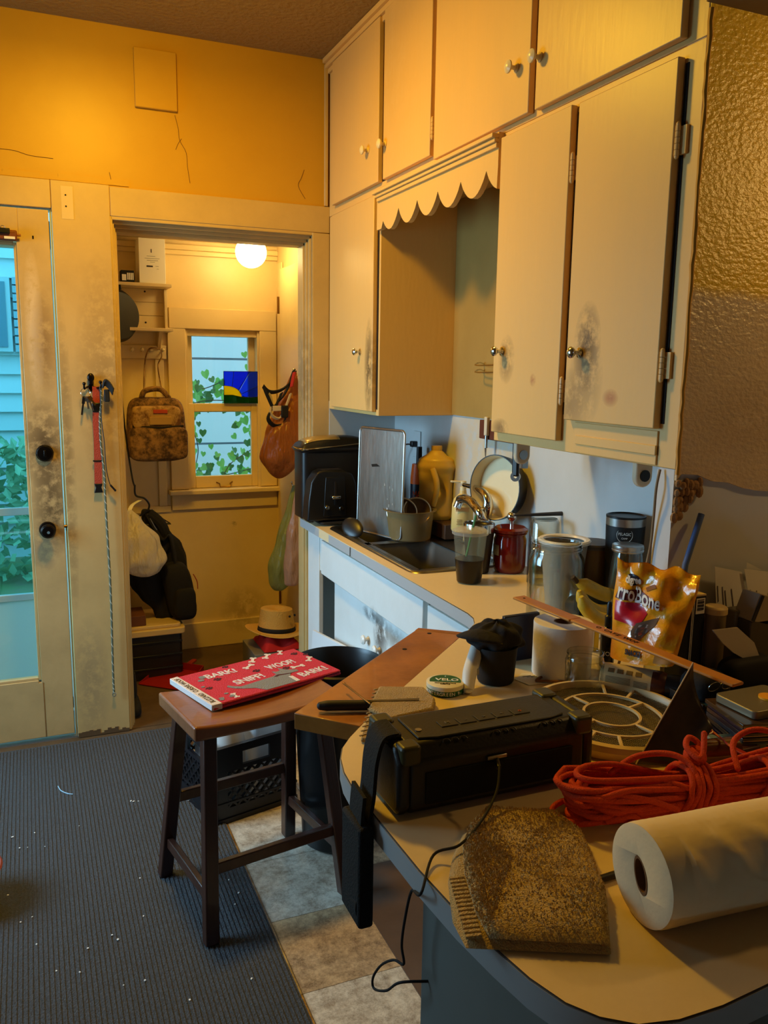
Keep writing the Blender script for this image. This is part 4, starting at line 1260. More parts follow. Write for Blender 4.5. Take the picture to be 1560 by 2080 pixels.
bk = thing('black_backpack', 'black backpack hanging lowest beside the alcove wall', 'backpack', (w0[0], 4.33, w0[2] - 0.15))
superbox(MB(), (w0[0] - 0.02, 4.34, w0[2]), (0.075, 0.075, 0.155), 0.55, shear=-0.025).build('pack_body', m_cloth, bk, smooth=60)
superbox(MB(), (w0[0] + 0.0, 4.275, w0[2] - 0.05), (0.055, 0.03, 0.08), 0.5).build('front_pocket', m_cloth, bk, smooth=60)
MB().strip(curve([(w0[0] - 0.03, 4.33, w0[2] + 0.12), (w0[0] - 0.06, 4.31, w0[2] + 0.3), (hh[0] + 0.1, 4.32, hh[2] - 0.22), (hh[0] + 0.03, 4.345, hh[2] - 0.09)], 6), 0.035, (0.5, 1, 0), 0.008).build('shoulder_strap', m_cloth, bk)
MB().tube(curve([(w0[0] + 0.045, 4.275, w0[2] + 0.1), (w0[0] + 0.063, 4.27, w0[2] + 0.06), (w0[0] + 0.066, 4.27, w0[2] + 0.02)], 5), 0.0025, 6).build('red_pull', mat('pull_red', rgb(150, 30, 24), 0.6), bk)
# white carrier bag in front of the jacket
wb0, wb1 = (0.4548, 4.22, 0.8833), (0.5005, 4.22, 0.5491)
wbg = thing('white_plastic_bag', 'white plastic carrier bag hanging in front of the black jacket', 'bag', (wb1[0], 4.22, wb1[2]))
bag_mesh('bag_film', film('white_film', rgb(226, 216, 200), 0.9, 0.3, 0.9), wbg, (wb0[0] - 0.02, 4.28, wb0[2]), (wb1[0], 4.22, wb1[2]), [(0, 0.015), (0.12, 0.05), (0.45, 0.115), (0.75, 0.118), (0.93, 0.08), (1, 0.02)], seed=4, flat=(1, 0.6))
MB().strip(curve([(hh[0] + 0.0, 4.345, hh[2] - 0.02), (wb0[0], 4.30, wb0[2] + 0.02), (wb0[0] - 0.02, 4.28, wb0[2] - 0.02)], 5), 0.02, (1, 0, 0), 0.002).build('bag_handle', m_white, wbg)
# storage tote
t0, t1 = (0.6994, 4.22, 0.2858), (0.6861, 4.22, -0.0394)
to = thing('storage_tote', 'dark storage tote with a cream lid on the alcove floor', 'tote', (0.45, 4.38, 0))
tz = t0[2]
MB().prism(rrect(AXL + 0.02, t1[0] - 0.01, 4.23, 4.56, 0.02), 0.001, tz - 0.045).build('tote_body', mat('smoky_plastic', rgb(34, 28, 26), 0.25), to, bevel=0.004)
MB().prism(rrect(AXL + 0.01, t1[0] + 0.005, 4.215, 4.575, 0.025), tz - 0.05, tz - 0.018).prism(rrect(AXL + 0.03, t1[0] - 0.015, 4.235, 4.555, 0.02), tz - 0.018, tz).build('lid', mat('cream_lid', rgb(212, 184, 128), 0.45), to, bevel=0.004)
for k_ in range(3):
    MB().box(AXL + 0.03, t1[0] - 0.012, 4.224, 4.232, 0.05 + k_ * 0.07, 0.062 + k_ * 0.07).build('rib', m_black, to, bevel=0.002)
bb = (0.4983, 4.26, 0.4028)
MB_ = MB().box(AXL + 0.06, bb[0], 4.25, 4.42, tz + 0.001, tz + 0.055)
tag(MB_.build('brown_box', mat('brown_card', rgb(104, 60, 36), 0.7), bevel=0.003), 'small reddish brown box on the tote lid', 'box')
# dustpan
dp = (0.6149, 4.1738, 0.03)
du = thing('dustpan', 'red plastic dustpan lying on the alcove floor', 'dustpan', (dp[0], dp[1], 0))
m_red = mat('red_plastic', rgb(150, 26, 18), 0.4)
Md = frame((dp[0], dp[1], 0.0), (0.75, -0.66, 0), (0.66, 0.75, 0))
pn = MB()
w_, d_ = 0.13, 0.11
out = [(-w_, -d_), (w_, -d_), (w_ * .85, d_), (-w_ * .85, d_)]
pn.add([(x, y, 0.004 if y < 0 else 0.02) for x, y in out] + [(x, y, 0.007 if y < 0 else 0.024) for x, y in out], [(0, 1, 2, 3), (7, 6, 5, 4), (0, 4, 5, 1), (1, 5, 6, 2), (2, 6, 7, 3), (3, 7, 4, 0)], Md)
pn.build('pan', m_red, du)
wl_ = MB()
for (a, b) in ((1, 2), (2, 3), (3, 0)):
    p, q = out[a], out[b]
    hp_ = lambda c: 0.012 if c[1] < 0 else 0.06
    bz = lambda c: 0.004 if c[1] < 0 else 0.02
    n_ = Vector((q[1] - p[1], -(q[0] - p[0]))).normalized() * 0.003
    wl_.add([(p[0], p[1], bz(p)), (q[0], q[1], bz(q)), (q[0], q[1], hp_(q)), (p[0], p[1], hp_(p)), (p[0] + n_.x, p[1] + n_.y, bz(p)), (q[0] + n_.x, q[1] + n_.y, bz(q)), (q[0] + n_.x, q[1] + n_.y, hp_(q)), (p[0] + n_.x, p[1] + n_.y, hp_(p))],
            [(0, 1, 2, 3), (7, 6, 5, 4), (0, 4, 5, 1), (1, 5, 6, 2), (2, 6, 7, 3), (3, 7, 4, 0)], Md)
wl_.build('rim_wall', m_red, du)
MB().bar(Md @ Vector((0, d_, 0.035)), Md @ Vector((-0.02, d_ + 0.13, 0.03)), 0.028, 0.014).build('handle', m_red, du, bevel=0.004)
# boot by the threshold
bo = (0.4026, 3.7998, 0.0)
bt_ = thing('boot', 'dark boot standing just inside the left jamb of the alcove', 'boot', (bo[0] - 0.03, bo[1] + 0.06, 0))
superbox(MB(), (bo[0] - 0.04, bo[1] + 0.06, 0.03), (0.05, 0.11, 0.028), 0.5).build('foot', m_cloth, bt_, smooth=60)
MB().lathe([(0.045, 0.03), (0.048, 0.10), (0.042, 0.17), (0.036, 0.17), (0.034, 0.06), (0, 0.05)], T(bo[0] - 0.045, bo[1] + 0.10, 0), 20).build('shaft', m_cloth, bt_)
# orange brown carrier bag and harness on the alcove door
ob0 = (1.24, 4.0833, 1.5703)
ob1 = (1.1932, 4.2, 1.0506)
def hook(name, p, label):
    h = thing(name, label, 'hook', (AXR - 0.03, p[1], p[2]))
    MB().cyl((AXR - 0.031, p[1], p[2]), (AXR - 0.036, p[1], p[2]), 0.014, n=14).build('plate', m_chrome, h)
    MB().tube(curve([(AXR - 0.034, p[1], p[2] + 0.005), (AXR - 0.06, p[1], p[2] - 0.012), (AXR - 0.075, p[1], p[2] + 0.002), (AXR - 0.078, p[1], p[2] + 0.016)], 6), 0.004, 8).ball((AXR - 0.078, p[1], p[2] + 0.017), 0.006, 10, 8).build('prong', m_chrome, h)
    return h
hook('coat_hook', ob0, 'chrome hook holding the orange bag on the alcove door')
ob = thing('orange_plastic_bag', 'orange brown plastic carrier bag hanging on the alcove door', 'bag', (1.2, ob0[1], ob1[2]))
bag_mesh('bag_film', film('orange_film', rgb(180, 112, 54), 0.88, 0.3, 0.9), ob, (ob0[0], ob0[1], ob0[2] + 0.005), (1.155, ob0[1] - 0.01, ob1[2] - 0.01), [(0, 0.012), (0.1, 0.028), (0.35, 0.075), (0.6, 0.115), (0.8, 0.118), (0.93, 0.07), (1, 0.015)], seed=7, flat=(0.95, 0.8), pleat=8)
# dog harness
ha = thing('dog_harness', 'black and white dog harness hanging over the orange bag', 'harness', (1.14, ob0[1] - 0.1, ob0[2] - 0.3))
m_wht = mat('white_webbing', rgb(206, 190, 160), 0.7)
yh = ob0[1] - 0.13
hv = lambda *pts: curve([Vector(p) for p in pts], 6)
HP = lambda p: Vector(p)
L1 = ((1.2183, 4.02, 1.5852), (1.1953, 4.02, 1.5178), (1.1623, 4.02, 1.4575), (1.1244, 4.02, 1.4166), (1.0942, 4.02, 1.3782), (1.0865, 4.02, 1.3446), (1.1136, 4.02, 1.3152), (1.1539, 4.02, 1.3196), (1.1743, 4.02, 1.3607), (1.1797, 4.02, 1.4213))
L2 = ((1.0582, 4.01, 1.5076), (1.085, 4.01, 1.4816), (1.1221, 4.01, 1.4794), (1.1672, 4.01, 1.4987), (1.2076, 4.01, 1.542), (1.2228, 4.01, 1.5757))
L3 = ((1.0631, 4.01, 1.5029), (1.0847, 4.01, 1.4506), (1.1116, 4.01, 1.4027), (1.1368, 4.01, 1.441), (1.152, 4.01, 1.4746))
L4 = ((1.0863, 4.015, 1.4791), (1.1033, 4.015, 1.4337), (1.0978, 4.015, 1.3737), (1.1376, 4.015, 1.3492), (1.168, 4.015, 1.3925), (1.1986, 4.015, 1.4698))
MB().strip(hv(*L1), 0.022, (0.4, -0.6, 0.5), 0.006).build('strap', m_blackmat, ha)
MB().strip(hv(*L2), 0.020, (0.3, -0.5, 0.8), 0.006).build('strap', m_blackmat, ha)
MB().strip(hv(*L3), 0.016, (0.5, -0.5, 0.4), 0.006).build('strap', m_blackmat, ha)
MB().strip(hv(*L4), 0.014, (0.4, -0.6, 0.5), 0.007).build('strap', m_wht, ha)
bq = (1.1237, 4.0, 1.3983)
MB().box(bq[0] - 0.022, bq[0] + 0.022, bq[1] - 0.012, bq[1], bq[2] - 0.012, bq[2] + 0.014).build('buckle', m_wht, ha, bevel=0.003)
bq = (1.1607, 3.99, 1.3842)
MB().box(bq[0] - 0.018, bq[0] + 0.018, bq[1] - 0.01, bq[1] + 0.008, bq[2] - 0.03, bq[2] + 0.03).build('pad', m_blackmat, ha, bevel=0.006)
rq = ((1.2147, 4.0, 1.5757), (1.2071, 4.0, 1.5422), (1.1994, 4.0, 1.5039))
MB().strip(hv(*rq), 0.016, (0.5, -0.5, 0.2), 0.008).build('red_loop', mat('red_web', rgb(186, 40, 26), 0.7), ha)
# green and pink carrier bags lower on the same door
gb0 = (1.25, 4.1234, 0.9963)
hook('coat_hook', gb0, 'small chrome hook holding the green bag low on the alcove door')
gb1 = (1.1347, 4.15, 0.4477)
gb = thing('green_plastic_bag', 'pale green plastic carrier bag hanging low on the alcove door', 'bag', (1.2, gb0[1], gb1[2]))
bag_mesh('bag_film', film('green_film', rgb(160, 176, 118), 0.88, 0.3, 0.8), gb, (gb0[0], gb0[1], gb0[2]), (gb1[0] + 0.02, gb0[1] - 0.03, gb1[2]), [(0, 0.010), (0.15, 0.022), (0.5, 0.055), (0.75, 0.075), (0.92, 0.06), (1, 0.02)], seed=12, flat=(1, 0.9), pleat=7)
pk = thing('pink_plastic_bag', 'pale pink and white plastic bag hanging behind the green bag', 'bag', (1.24, gb0[1] - 0.12, gb1[2]))
pk0, pk1 = (1.2166, 3.98, 0.957), (1.1889, 3.98, 0.5013)
bag_mesh('bag_film', film('pink_film', rgb(206, 168, 140), 0.85, 0.3, 0.8), pk, (pk0[0], pk0[1], pk0[2] + 0.03), (pk1[0] + 0.0, pk0[1], pk1[2]), [(0, 0.010), (0.2, 0.022), (0.45, 0.05), (0.8, 0.056), (1, 0.045)], seed=15, flat=(0.8, 0.8), pleat=6, wob=0.06)
# grey box with a red cloth and a straw hat on top
gx0 = 0.9676
gz = 0.1946
gbx = thing('grey_box', 'grey printed cardboard box under the red cloth beside the sink cabinet', 'box', (1.1, 4.0, 0))
MB().box(gx0, gx0 + 0.26, 3.87, 4.13, 0.001, gz).build('box_body', mat('grey_card', rgb(120, 112, 98), 0.7), gbx, bevel=0.003)
lettering('MADE WITH\nLESS PLASTIC', m_ink, Mf(gx0 + 0.13, 3.869, gz - 0.045), 0.034, gbx, fit=0.2)
rc = thing('red_cloth', 'crumpled bright red cloth under the straw hat', 'cloth', (gx0 + 0.15, 4.0, gz))
rnd = random.Random(3)
def rcf(u, v):
    x = gx0 + 0.05 + 0.20 * u
    y = 3.875 + 0.24 * v
    z = gz + 0.005 + 0.105 * (math.sin(PI * min(1, u * 1.05)) ** 0.5) * (math.sin(PI * v) ** 0.35) * (0.7 + 0.25 * math.sin(9 * u + 3 * v) + 0.2 * math.sin(14 * v - 6 * u))
    return Vector((x, y, max(z, gz + 0.002)))
MB().sheet(rcf, 26, 26).build('cloth_folds', mat('red_fabric', rgb(190, 22, 14), 0.8), rc, smooth=70, subsurf=1)
ht = thing('straw_hat', 'tan straw trilby hat with a dark band on the red cloth', 'hat', (1.13, 3.98, gz + 0.09))
m_straw = mat('tan_straw', rgb(206, 160, 74), 0.75, bump=(140, 0.4))
hc = (1.1124, 3.99, 0.2692)
hr = 0.152
def hat(u, v):
    th = 2 * PI * u
    if v < 0.35:
        t = v / 0.35
        r = hr * (1 - 0.40 * t)
        z = 0.012 * math.cos(2 * th) * (1 - t) + (0.012 * (1 - t) ** 2)
    elif v < 0.8:
        t = (v - 0.35) / 0.45
        r = hr * (0.60 - 0.10 * t)
        z = 0.005 + 0.112 * t
    else:
        t = (v - 0.8) / 0.2
        r = hr * 0.50 * (1 - t)
        z = 0.117 + 0.012 * math.sin(PI * min(1, t * 1.0)) * (1 - t) - 0.035 * t * t
    pinch = 1.0
    x, y = r * math.cos(th) * 1.06, r * math.sin(th) * 0.86
    if v > 0.55:
        fr = max(0, -math.cos(th)) ** 6
        y *= 1 - 0.28 * fr
        x += 0.0
    return Vector((hc[0] + x, hc[1] + y, hc[2] + z - 0.012 * (x / hr)))
MB().sheet(hat, 44, 26, closed_u=True).build('straw_body', m_straw, ht, smooth=60, solid=0.003)
bnd2 = MB()
def hband(u, v):
    th = 2 * PI * u
    r = hr * (0.607 - 0.03 * v)
    x = r * math.cos(th) * 1.06
    return Vector((hc[0] + x, hc[1] + r * math.sin(th) * 0.86, hc[2] + 0.006 + 0.024 * v - 0.012 * (x / hr)))
MB().sheet(hband, 44, 3, closed_u=True).build('hat_band', m_blackmat, ht, solid=0.003)
for q in ((1.157, 3.91, 0.3632), (1.1828, 3.91, 0.3682)):
    MB().ball((q[0], q[1] - 0.003, q[2]), (0.006, 0.006, 0.006), 10, 8).build('eyelet', m_dark, ht)

# ------------------------------------------------------------------ hook rack by the door: keys, lead, rope
kz = (0.2411, 3.63, 1.5046)
kr = thing('hook_rack', 'dark metal three hook rack on the post beside the door', 'hook', (kz[0], YB, kz[2]))
px_ = ((0.2413, 3.638, 1.5401), (0.2139, 3.638, 1.5201), (0.2769, 3.638, 1.5265))
p0 = px_[0]
MB().box(p0[0] - 0.010, p0[0] + 0.010, 3.640, 3.6445, p0[2] - 0.05, p0[2] + 0.014).build('back_plate', m_bronze, kr, bevel=0.003)
MB().ball((p0[0], 3.628, p0[2] + 0.006), (0.014, 0.008, 0.018), 14, 10).cyl((p0[0], 3.634, p0[2] - 0.02), (p0[0], 3.628, p0[2] + 0.0), 0.008).build('prong', m_bronze, kr)
for q, s in ((px_[1], -1), (px_[2], 1)):
    MB().tube(curve([(p0[0], 3.638, p0[2] - 0.025), (p0[0] + s * 0.02, 3.63, p0[2] - 0.035), (q[0], 3.615, q[2] - 0.018), (q[0], 3.612, q[2])], 6), 0.004, 8).ball((q[0], 3.612, q[2] + 0.002), 0.007, 10, 8).build('prong', m_bronze, kr)
ky = thing('key_bunch', 'bunch of keys with a black fob hanging on the left hook', 'keys', (px_[1][0], 3.615, px_[1][2] - 0.1))
kc_ = (px_[1][0] + 0.004, 3.612, px_[1][2] - 0.035)
MB().tube([(kc_[0] + 0.018 * math.cos(a), kc_[1] + 0.004 * math.sin(a), kc_[2] + 0.020 * math.sin(a)) for a in [2 * PI * i / 20 for i in range(20)]], 0.0014, 6, closed=True).build('key_ring', m_chrome, ky)
for i, (dx, L, mm) in enumerate(((-0.012, 0.075, m_black), (0.006, 0.05, m_steel), (0.018, 0.058, m_steel), (0.024, 0.035, m_brass))):
    a = (kc_[0] + dx * 0.5, 3.614 - i * 0.002, kc_[2] - 0.014)
    b = (kc_[0] + dx * 1.5, 3.616 - i * 0.002, kc_[2] - 0.014 - L)
    MB().bar(a, ((a[0] * .6 + b[0] * .4), (a[1] * .6 + b[1] * .4), (a[2] * .6 + b[2] * .4)), 0.016 if i else 0.012, 0.0024, up=(0, 1, 0)).bar((a[0] * .6 + b[0] * .4, a[1] * .6 + b[1] * .4, a[2] * .6 + b[2] * .4), b, 0.007, 0.002, up=(0, 1, 0)).build('key', mm, ky)
ldp = ((0.2602, 3.628, 1.5107), (0.2599, 3.628, 1.4569), (0.2567, 3.628, 1.3807), (0.2572, 3.628, 1.2999), (0.2554, 3.628, 1.2083), (0.2528, 3.628, 1.0993))
le = thing('red_lead', 'red webbing strap with black buckle hanging from the hook rack', 'strap', (ldp[-1][0], 3.63, ldp[-1][2]))
MB().strip(curve(ldp, 6), 0.030, (1, 0, 0), 0.004).build('webbing', mat('red_webbing', rgb(168, 62, 40), 0.75, bump=(200, 0.3)), le)
e = ldp[-1]
MB().prism([(-0.017, 0.012), (0.017, 0.012), (0.011, -0.004), (0.018, -0.026), (-0.018, -0.026), (-0.011, -0.004)], 0, 0.012, Matrix.Translation((e[0], 3.633, e[2])) @ Matrix.Rotation(PI / 2, 4, 'X')).build('buckle', m_black, le, bevel=0.002)
e = ldp[1]
MB().box(e[0] - 0.018, e[0] + 0.018, 3.622, 3.634, e[2] - 0.05, e[2] - 0.012).build('keeper', m_black, le, bevel=0.003)
e = (0.2553, 3.628, 1.2062)
MB().box(e[0] - 0.02, e[0] + 0.02, 3.623, 3.633, e[2] - 0.003, e[2] + 0.003).build('slider', m_black, le, bevel=0.001)
rp = ((0.2791, 3.622, 1.5169), (0.2784, 3.622, 1.4511), (0.2697, 3.622, 1.3809), (0.2694, 3.622, 1.2799), (0.278, 3.622, 1.1569), (0.2778, 3.622, 1.0535), (0.2798, 3.622, 0.9067), (0.283, 3.622, 0.7363), (0.2831, 3.622, 0.5851), (0.2811, 3.622, 0.4318), (0.2792, 3.622, 0.2764), (0.2799, 3.622, 0.1908))
rl2 = thing('rope_lead', 'long thin green and white braided rope hanging from the hook rack', 'rope', (rp[-1][0], 3.62, rp[-1][2]))
ropec = curve(rp, 8)
MB().tube(ropec, 0.0042, 8).build('rope_core', mat('rope_green', rgb(88, 98, 82), 0.8), rl2)
hx_ = MB()
pts = []
L = 0
for i in range(len(ropec) * 3):
    t = i / 3
    a, b = ropec[min(int(t), len(ropec) - 1)], ropec[min(int(t) + 1, len(ropec) - 1)]
    p = a.lerp(b, t - int(t))
    pts.append(p + Vector((0.0038 * math.cos(i * 1.05), 0.0038 * math.sin(i * 1.05), 0)))
hx_.tube(pts, 0.0016, 5).build('white_strand', mat('rope_white', rgb(196, 190, 172), 0.8), rl2)
e = rp[-1]
MB().tube([(e[0] + 0.007 * math.cos(a), 3.622, e[2] - 0.006 + 0.009 * math.sin(a)) for a in [2 * PI * i / 16 for i in range(16)]], 0.0018, 6, closed=True).build('end_ring', m_steel, rl2)
wp_ = ((0.2743, 3.612, 1.5112), (0.2747, 3.612, 1.3815), (0.2822, 3.612, 1.2805), (0.2857, 3.612, 1.1743), (0.2986, 3.612, 1.1058), (0.3173, 3.612, 1.0822))
wl2 = thing('wrist_strap', 'thin black cord with a toggle hanging beside the red strap', 'cord', (wp_[-1][0], 3.61, wp_[-1][2]))
MB().tube(curve(wp_, 6), 0.002, 6).build('cord', m_black, wl2)
MB().bar(wp_[-2], wp_[-1], 0.009, 0.008).ball(wp_[-1], 0.005, 8, 6).build('toggle', m_black, wl2, bevel=0.002)
fq = ((0.285, 3.6, 1.5174), (0.295, 3.6, 1.5274), (0.3098, 3.6, 1.5156), (0.3241, 3.6, 1.4898))
fb = thing('black_pouch', 'small black folded pouch hanging on the right hook', 'pouch', (fq[1][0], 3.6, fq[3][2] - 0.03))
MB().strip(curve(fq, 6), 0.028, (0.2, -0.4, 1), 0.010).build('pouch_flap', m_blackmat, fb, bevel=0.002)
q = (0.2996, 3.615, 1.4694)
MB().box(q[0] - 0.011, q[0] + 0.011, 3.605, 3.62, q[2] - 0.02, q[2] + 0.03).build('pouch_body', m_blackmat, fb, bevel=0.004)

# ------------------------------------------------------------------ bar stool
st = thing('bar_stool', 'dark brown wooden saddle stool with splayed legs', 'stool', (0.572, 2.338, 0.0082), math.radians(10.5))
m_st = mat('mahogany_stain', rgb(66, 36, 26), 0.32, var=(5, 0.6, rgb(42, 22, 15)), bump=(40, 0.06), stretch=(4, 1, 1), coat=0.2)
m_seat = mat('worn_seat', rgb(142, 88, 54), 0.30, var=(5, 0.6, rgb(104, 58, 34)), bump=(40, 0.06), stretch=(1, 5, 1), coat=0.25)
SZ = 0.628
def seat(u, v):
    x = -0.235 + 0.47 * u
    y = -0.155 + 0.31 * v
    z = SZ - 0.014 + 0.016 * (abs(x) / 0.235) ** 2
    return (x, y, z)
sm = MB()
nx = 15
vs = []
for i in range(nx):
    x = -0.235 + 0.47 * i / (nx - 1)
    zt = SZ - 0.016 + 0.016 * (abs(x) / 0.235) ** 2
    zb = SZ - 0.050 + 0.006 * (abs(x) / 0.235) ** 2
    vs += [(x, -0.15, zb), (x, 0.15, zb), (x, 0.15, zt), (x, -0.15, zt)]
fs = []
for i in range(nx - 1):
    for j in range(4):
        a, b = i * 4 + j, i * 4 + (j + 1) % 4
        fs.append((a, b, b + 4, a + 4))
fs += [(3, 2, 1, 0), tuple(range((nx - 1) * 4, nx * 4))]
sm.add(vs, fs).build('seat', m_seat, st, bevel=0.008, seg=3, world=False, smooth=40)
legs = {}
for sx in (-1, 1):
    for sy in (-1, 1):
        top = Vector((sx * 0.180, sy * 0.108, SZ - 0.047))
        bot = Vector((sx * 0.218, sy * 0.192, 0.0))
        legs[(sx, sy)] = (top, bot)
        MB().bar(top, bot, 0.040, 0.034, up=(0, 1, 0)).build('leg', m_st, st, bevel=0.004, world=False)
def on(k, z):
    t, b = legs[k]
    return t.lerp(b, (t.z - z) / (t.z - b.z))
for a, b, z in (((-1, -1), (1, -1), 0.205), ((-1, 1), (1, 1), 0.275), ((-1, -1), (-1, 1), 0.125), ((1, -1), (1, 1), 0.150)):
    p, q = on(a, z), on(b, z)
    MB().bar(p, q, 0.020, 0.034).build('stretcher', m_st, st, bevel=0.003, world=False)
# folded red dog print towel on the stool
c4 = ((0.4118, 2.5223, 0.628), (0.4405, 2.2552, 0.628), (0.881, 2.3945, 0.628), (0.8566, 2.613, 0.628))
A_, B_, C_, D_ = [Vector(p) for p in c4]
tw = thing('dog_towel', 'folded red towel printed with grey dogs and bones on the stool seat', 'towel', ((A_ + C_) / 2).to_tuple())
exv = (C_ - B_)
eyv = (A_ - B_)
Wt, Ht = exv.length, eyv.length
Mt = frame(B_, exv, eyv)
m_tw = mat('red_terry', rgb(196, 44, 62), 0.85, bump=(260, 0.5))
m_twhite = mat('white_terry', rgb(216, 206, 200), 0.85, bump=(260, 0.4))
m_tgrey = mat('grey_terry', rgb(128, 128, 126), 0.85, bump=(260, 0.4))
m_tdark = mat('dark_terry', rgb(70, 24, 32), 0.85)
def layer(z0, z1, ins):
    return rrect(ins, Wt - ins, ins * .6, Ht - ins * .6, 0.006, 3)
for k_ in range(2):
    MB().prism(rrect(0.0 + (0.003 if k_ == 1 else 0), Wt - (0.002 if k_ == 1 else 0), 0.001 * k_, Ht - 0.001 * k_, 0.006, 3), 0.002 + k_ * 0.0085, 0.0100 + k_ * 0.0085, Mt).build('fold', m_tw, tw, bevel=0.0035)
ztop = 0.0189
MB().prism([(-0.003, 0.002), (0.030, -0.001), (0.026, Ht + 0.001), (-0.002, Ht - 0.002)], 0.0012, ztop + 0.0006, Mt).build('white_border', m_twhite, tw, bevel=0.002)
lettering('BLIZZARD   CURSIVE WOOF', m_ink, Mt @ T(0.013, Ht / 2, ztop + 0.0007, PI / 2), 0.022, tw, fit=Ht * 0.86)
wa = lambda x, y, r=0: Mt @ T(x * Wt, y * Ht, ztop, r)
for s_, x, y, r, sz in (('BARK!', 0.31, 0.77, -0.02, 0.048), ('WOOF!', 0.73, 0.60, 0.03, 0.050), ('SNIFF!', 0.41, 0.42, 0.05, 0.050), ('BARK!', 0.83, 0.17, 0.08, 0.050)):
    lettering(s_, m_twhite, wa(x, y, r), sz, tw, bold=0.0012, fit=0.225 * Wt)
def bone(x, y, r, s):
    M_ = wa(x, y, r)
    b = MB()
    b.box(-s, s, -s * .28, s * .28, 0, 0.0006, M_)
    for i in (-1, 1):
        for j in (-1, 1):
            b.prism([(i * s * 1.05 + s * .36 * math.cos(a), j * s * .34 + s * .36 * math.sin(a)) for a in [2 * PI * k / 10 for k in range(10)]], 0, 0.00065 + 0.0001 * (i > 0) + 0.00005 * (j > 0), M_)
    b.build('bone_print', m_twhite, tw, smooth=0)
for a in ((0.53, 0.78, 0.5, 0.017), (0.80, 0.42, -0.1, 0.017), (0.95, 0.55, 0.9, 0.016), (0.19, 0.10, 1.5, 0.013), (0.62, 0.94, 0.9, 0.017), (0.74, 0.95, 0.8, 0.017), (0.86, 0.96, 1.0, 0.014)):
    bone(*a)
def paw(x, y, r, s):
    M_ = wa(x, y, r)
    b = MB()
    circ = lambda cx, cy, rx, ry, z: b.prism([(cx + rx * math.cos(a), cy + ry * math.sin(a)) for a in [2 * PI * k / 10 for k in range(10)]], 0, z, M_)
    circ(0, 0, s * .6, s * .45, 0.0006)
    for i, (cx, cy) in enumerate(((-.75, .45), (-.28, .85), (.28, .85), (.75, .45))):
        circ(cx * s, cy * s, s * .24, s * .3, 0.0006 + i * 0.00003)
    b.build('paw_print', m_tdark, tw, smooth=0)
for a in ((0.24, 0.62, 0.0, 0.014), (0.53, 0.58, 0.1, 0.014), (0.72, 0.44, 0.1, 0.014), (0.40, 0.92, 0.2, 0.012), (0.93, 0.80, 0.1, 0.014), (0.99, 0.70, 0.2, 0.011), (0.12, 0.44, 0, 0.012)):
    paw(*a)
dog = [(0.22, 0.36), (0.235, 0.40), (0.26, 0.34), (0.30, 0.28), (0.42, 0.30), (0.56, 0.32), (0.60, 0.36), (0.60, 0.46), (0.625, 0.42), (0.66, 0.44), (0.67, 0.52), (0.695, 0.42), (0.76, 0.34), (0.755, 0.29), (0.69, 0.29), (0.66, 0.22), (0.66, 0.02), (0.40, 0.02), (0.36, 0.14), (0.30, 0.20), (0.25, 0.27)]
MB().prism([(x * Wt, y * Ht) for x, y in dog], ztop, ztop + 0.0007, Mt).build('dog_print', m_tgrey, tw, smooth=0)
MB().prism([(x * Wt, y * Ht) for x, y in ((0.635, 0.03), (0.665, 0.03), (0.668, 0.2), (0.64, 0.21))], ztop, ztop + 0.001, Mt).build('chest_print', m_twhite, tw, smooth=0)
MB().prism([(x * Wt, y * Ht) for x, y in ((0.56, 0.305), (0.60, 0.335), (0.69, 0.285), (0.688, 0.268), (0.60, 0.30), (0.575, 0.28))], ztop, ztop + 0.0011, Mt).build('collar_print', m_tdark, tw, smooth=0)
rnd = random.Random(4)
for k_ in range(9):
    cx, cy, r = 0.035 + rnd.random() * 0.05, rnd.random() * Ht * 0.95 + 0.006, rnd.uniform(0.005, 0.012)
    MB().prism([(cx + r * math.cos(a), cy + r * 0.8 * math.sin(a)) for a in [2 * PI * i / 9 for i in range(9)]], ztop, ztop + 0.0006 + k_ * 0.00003, Mt).build('grey_spot', m_tgrey, tw, smooth=0)

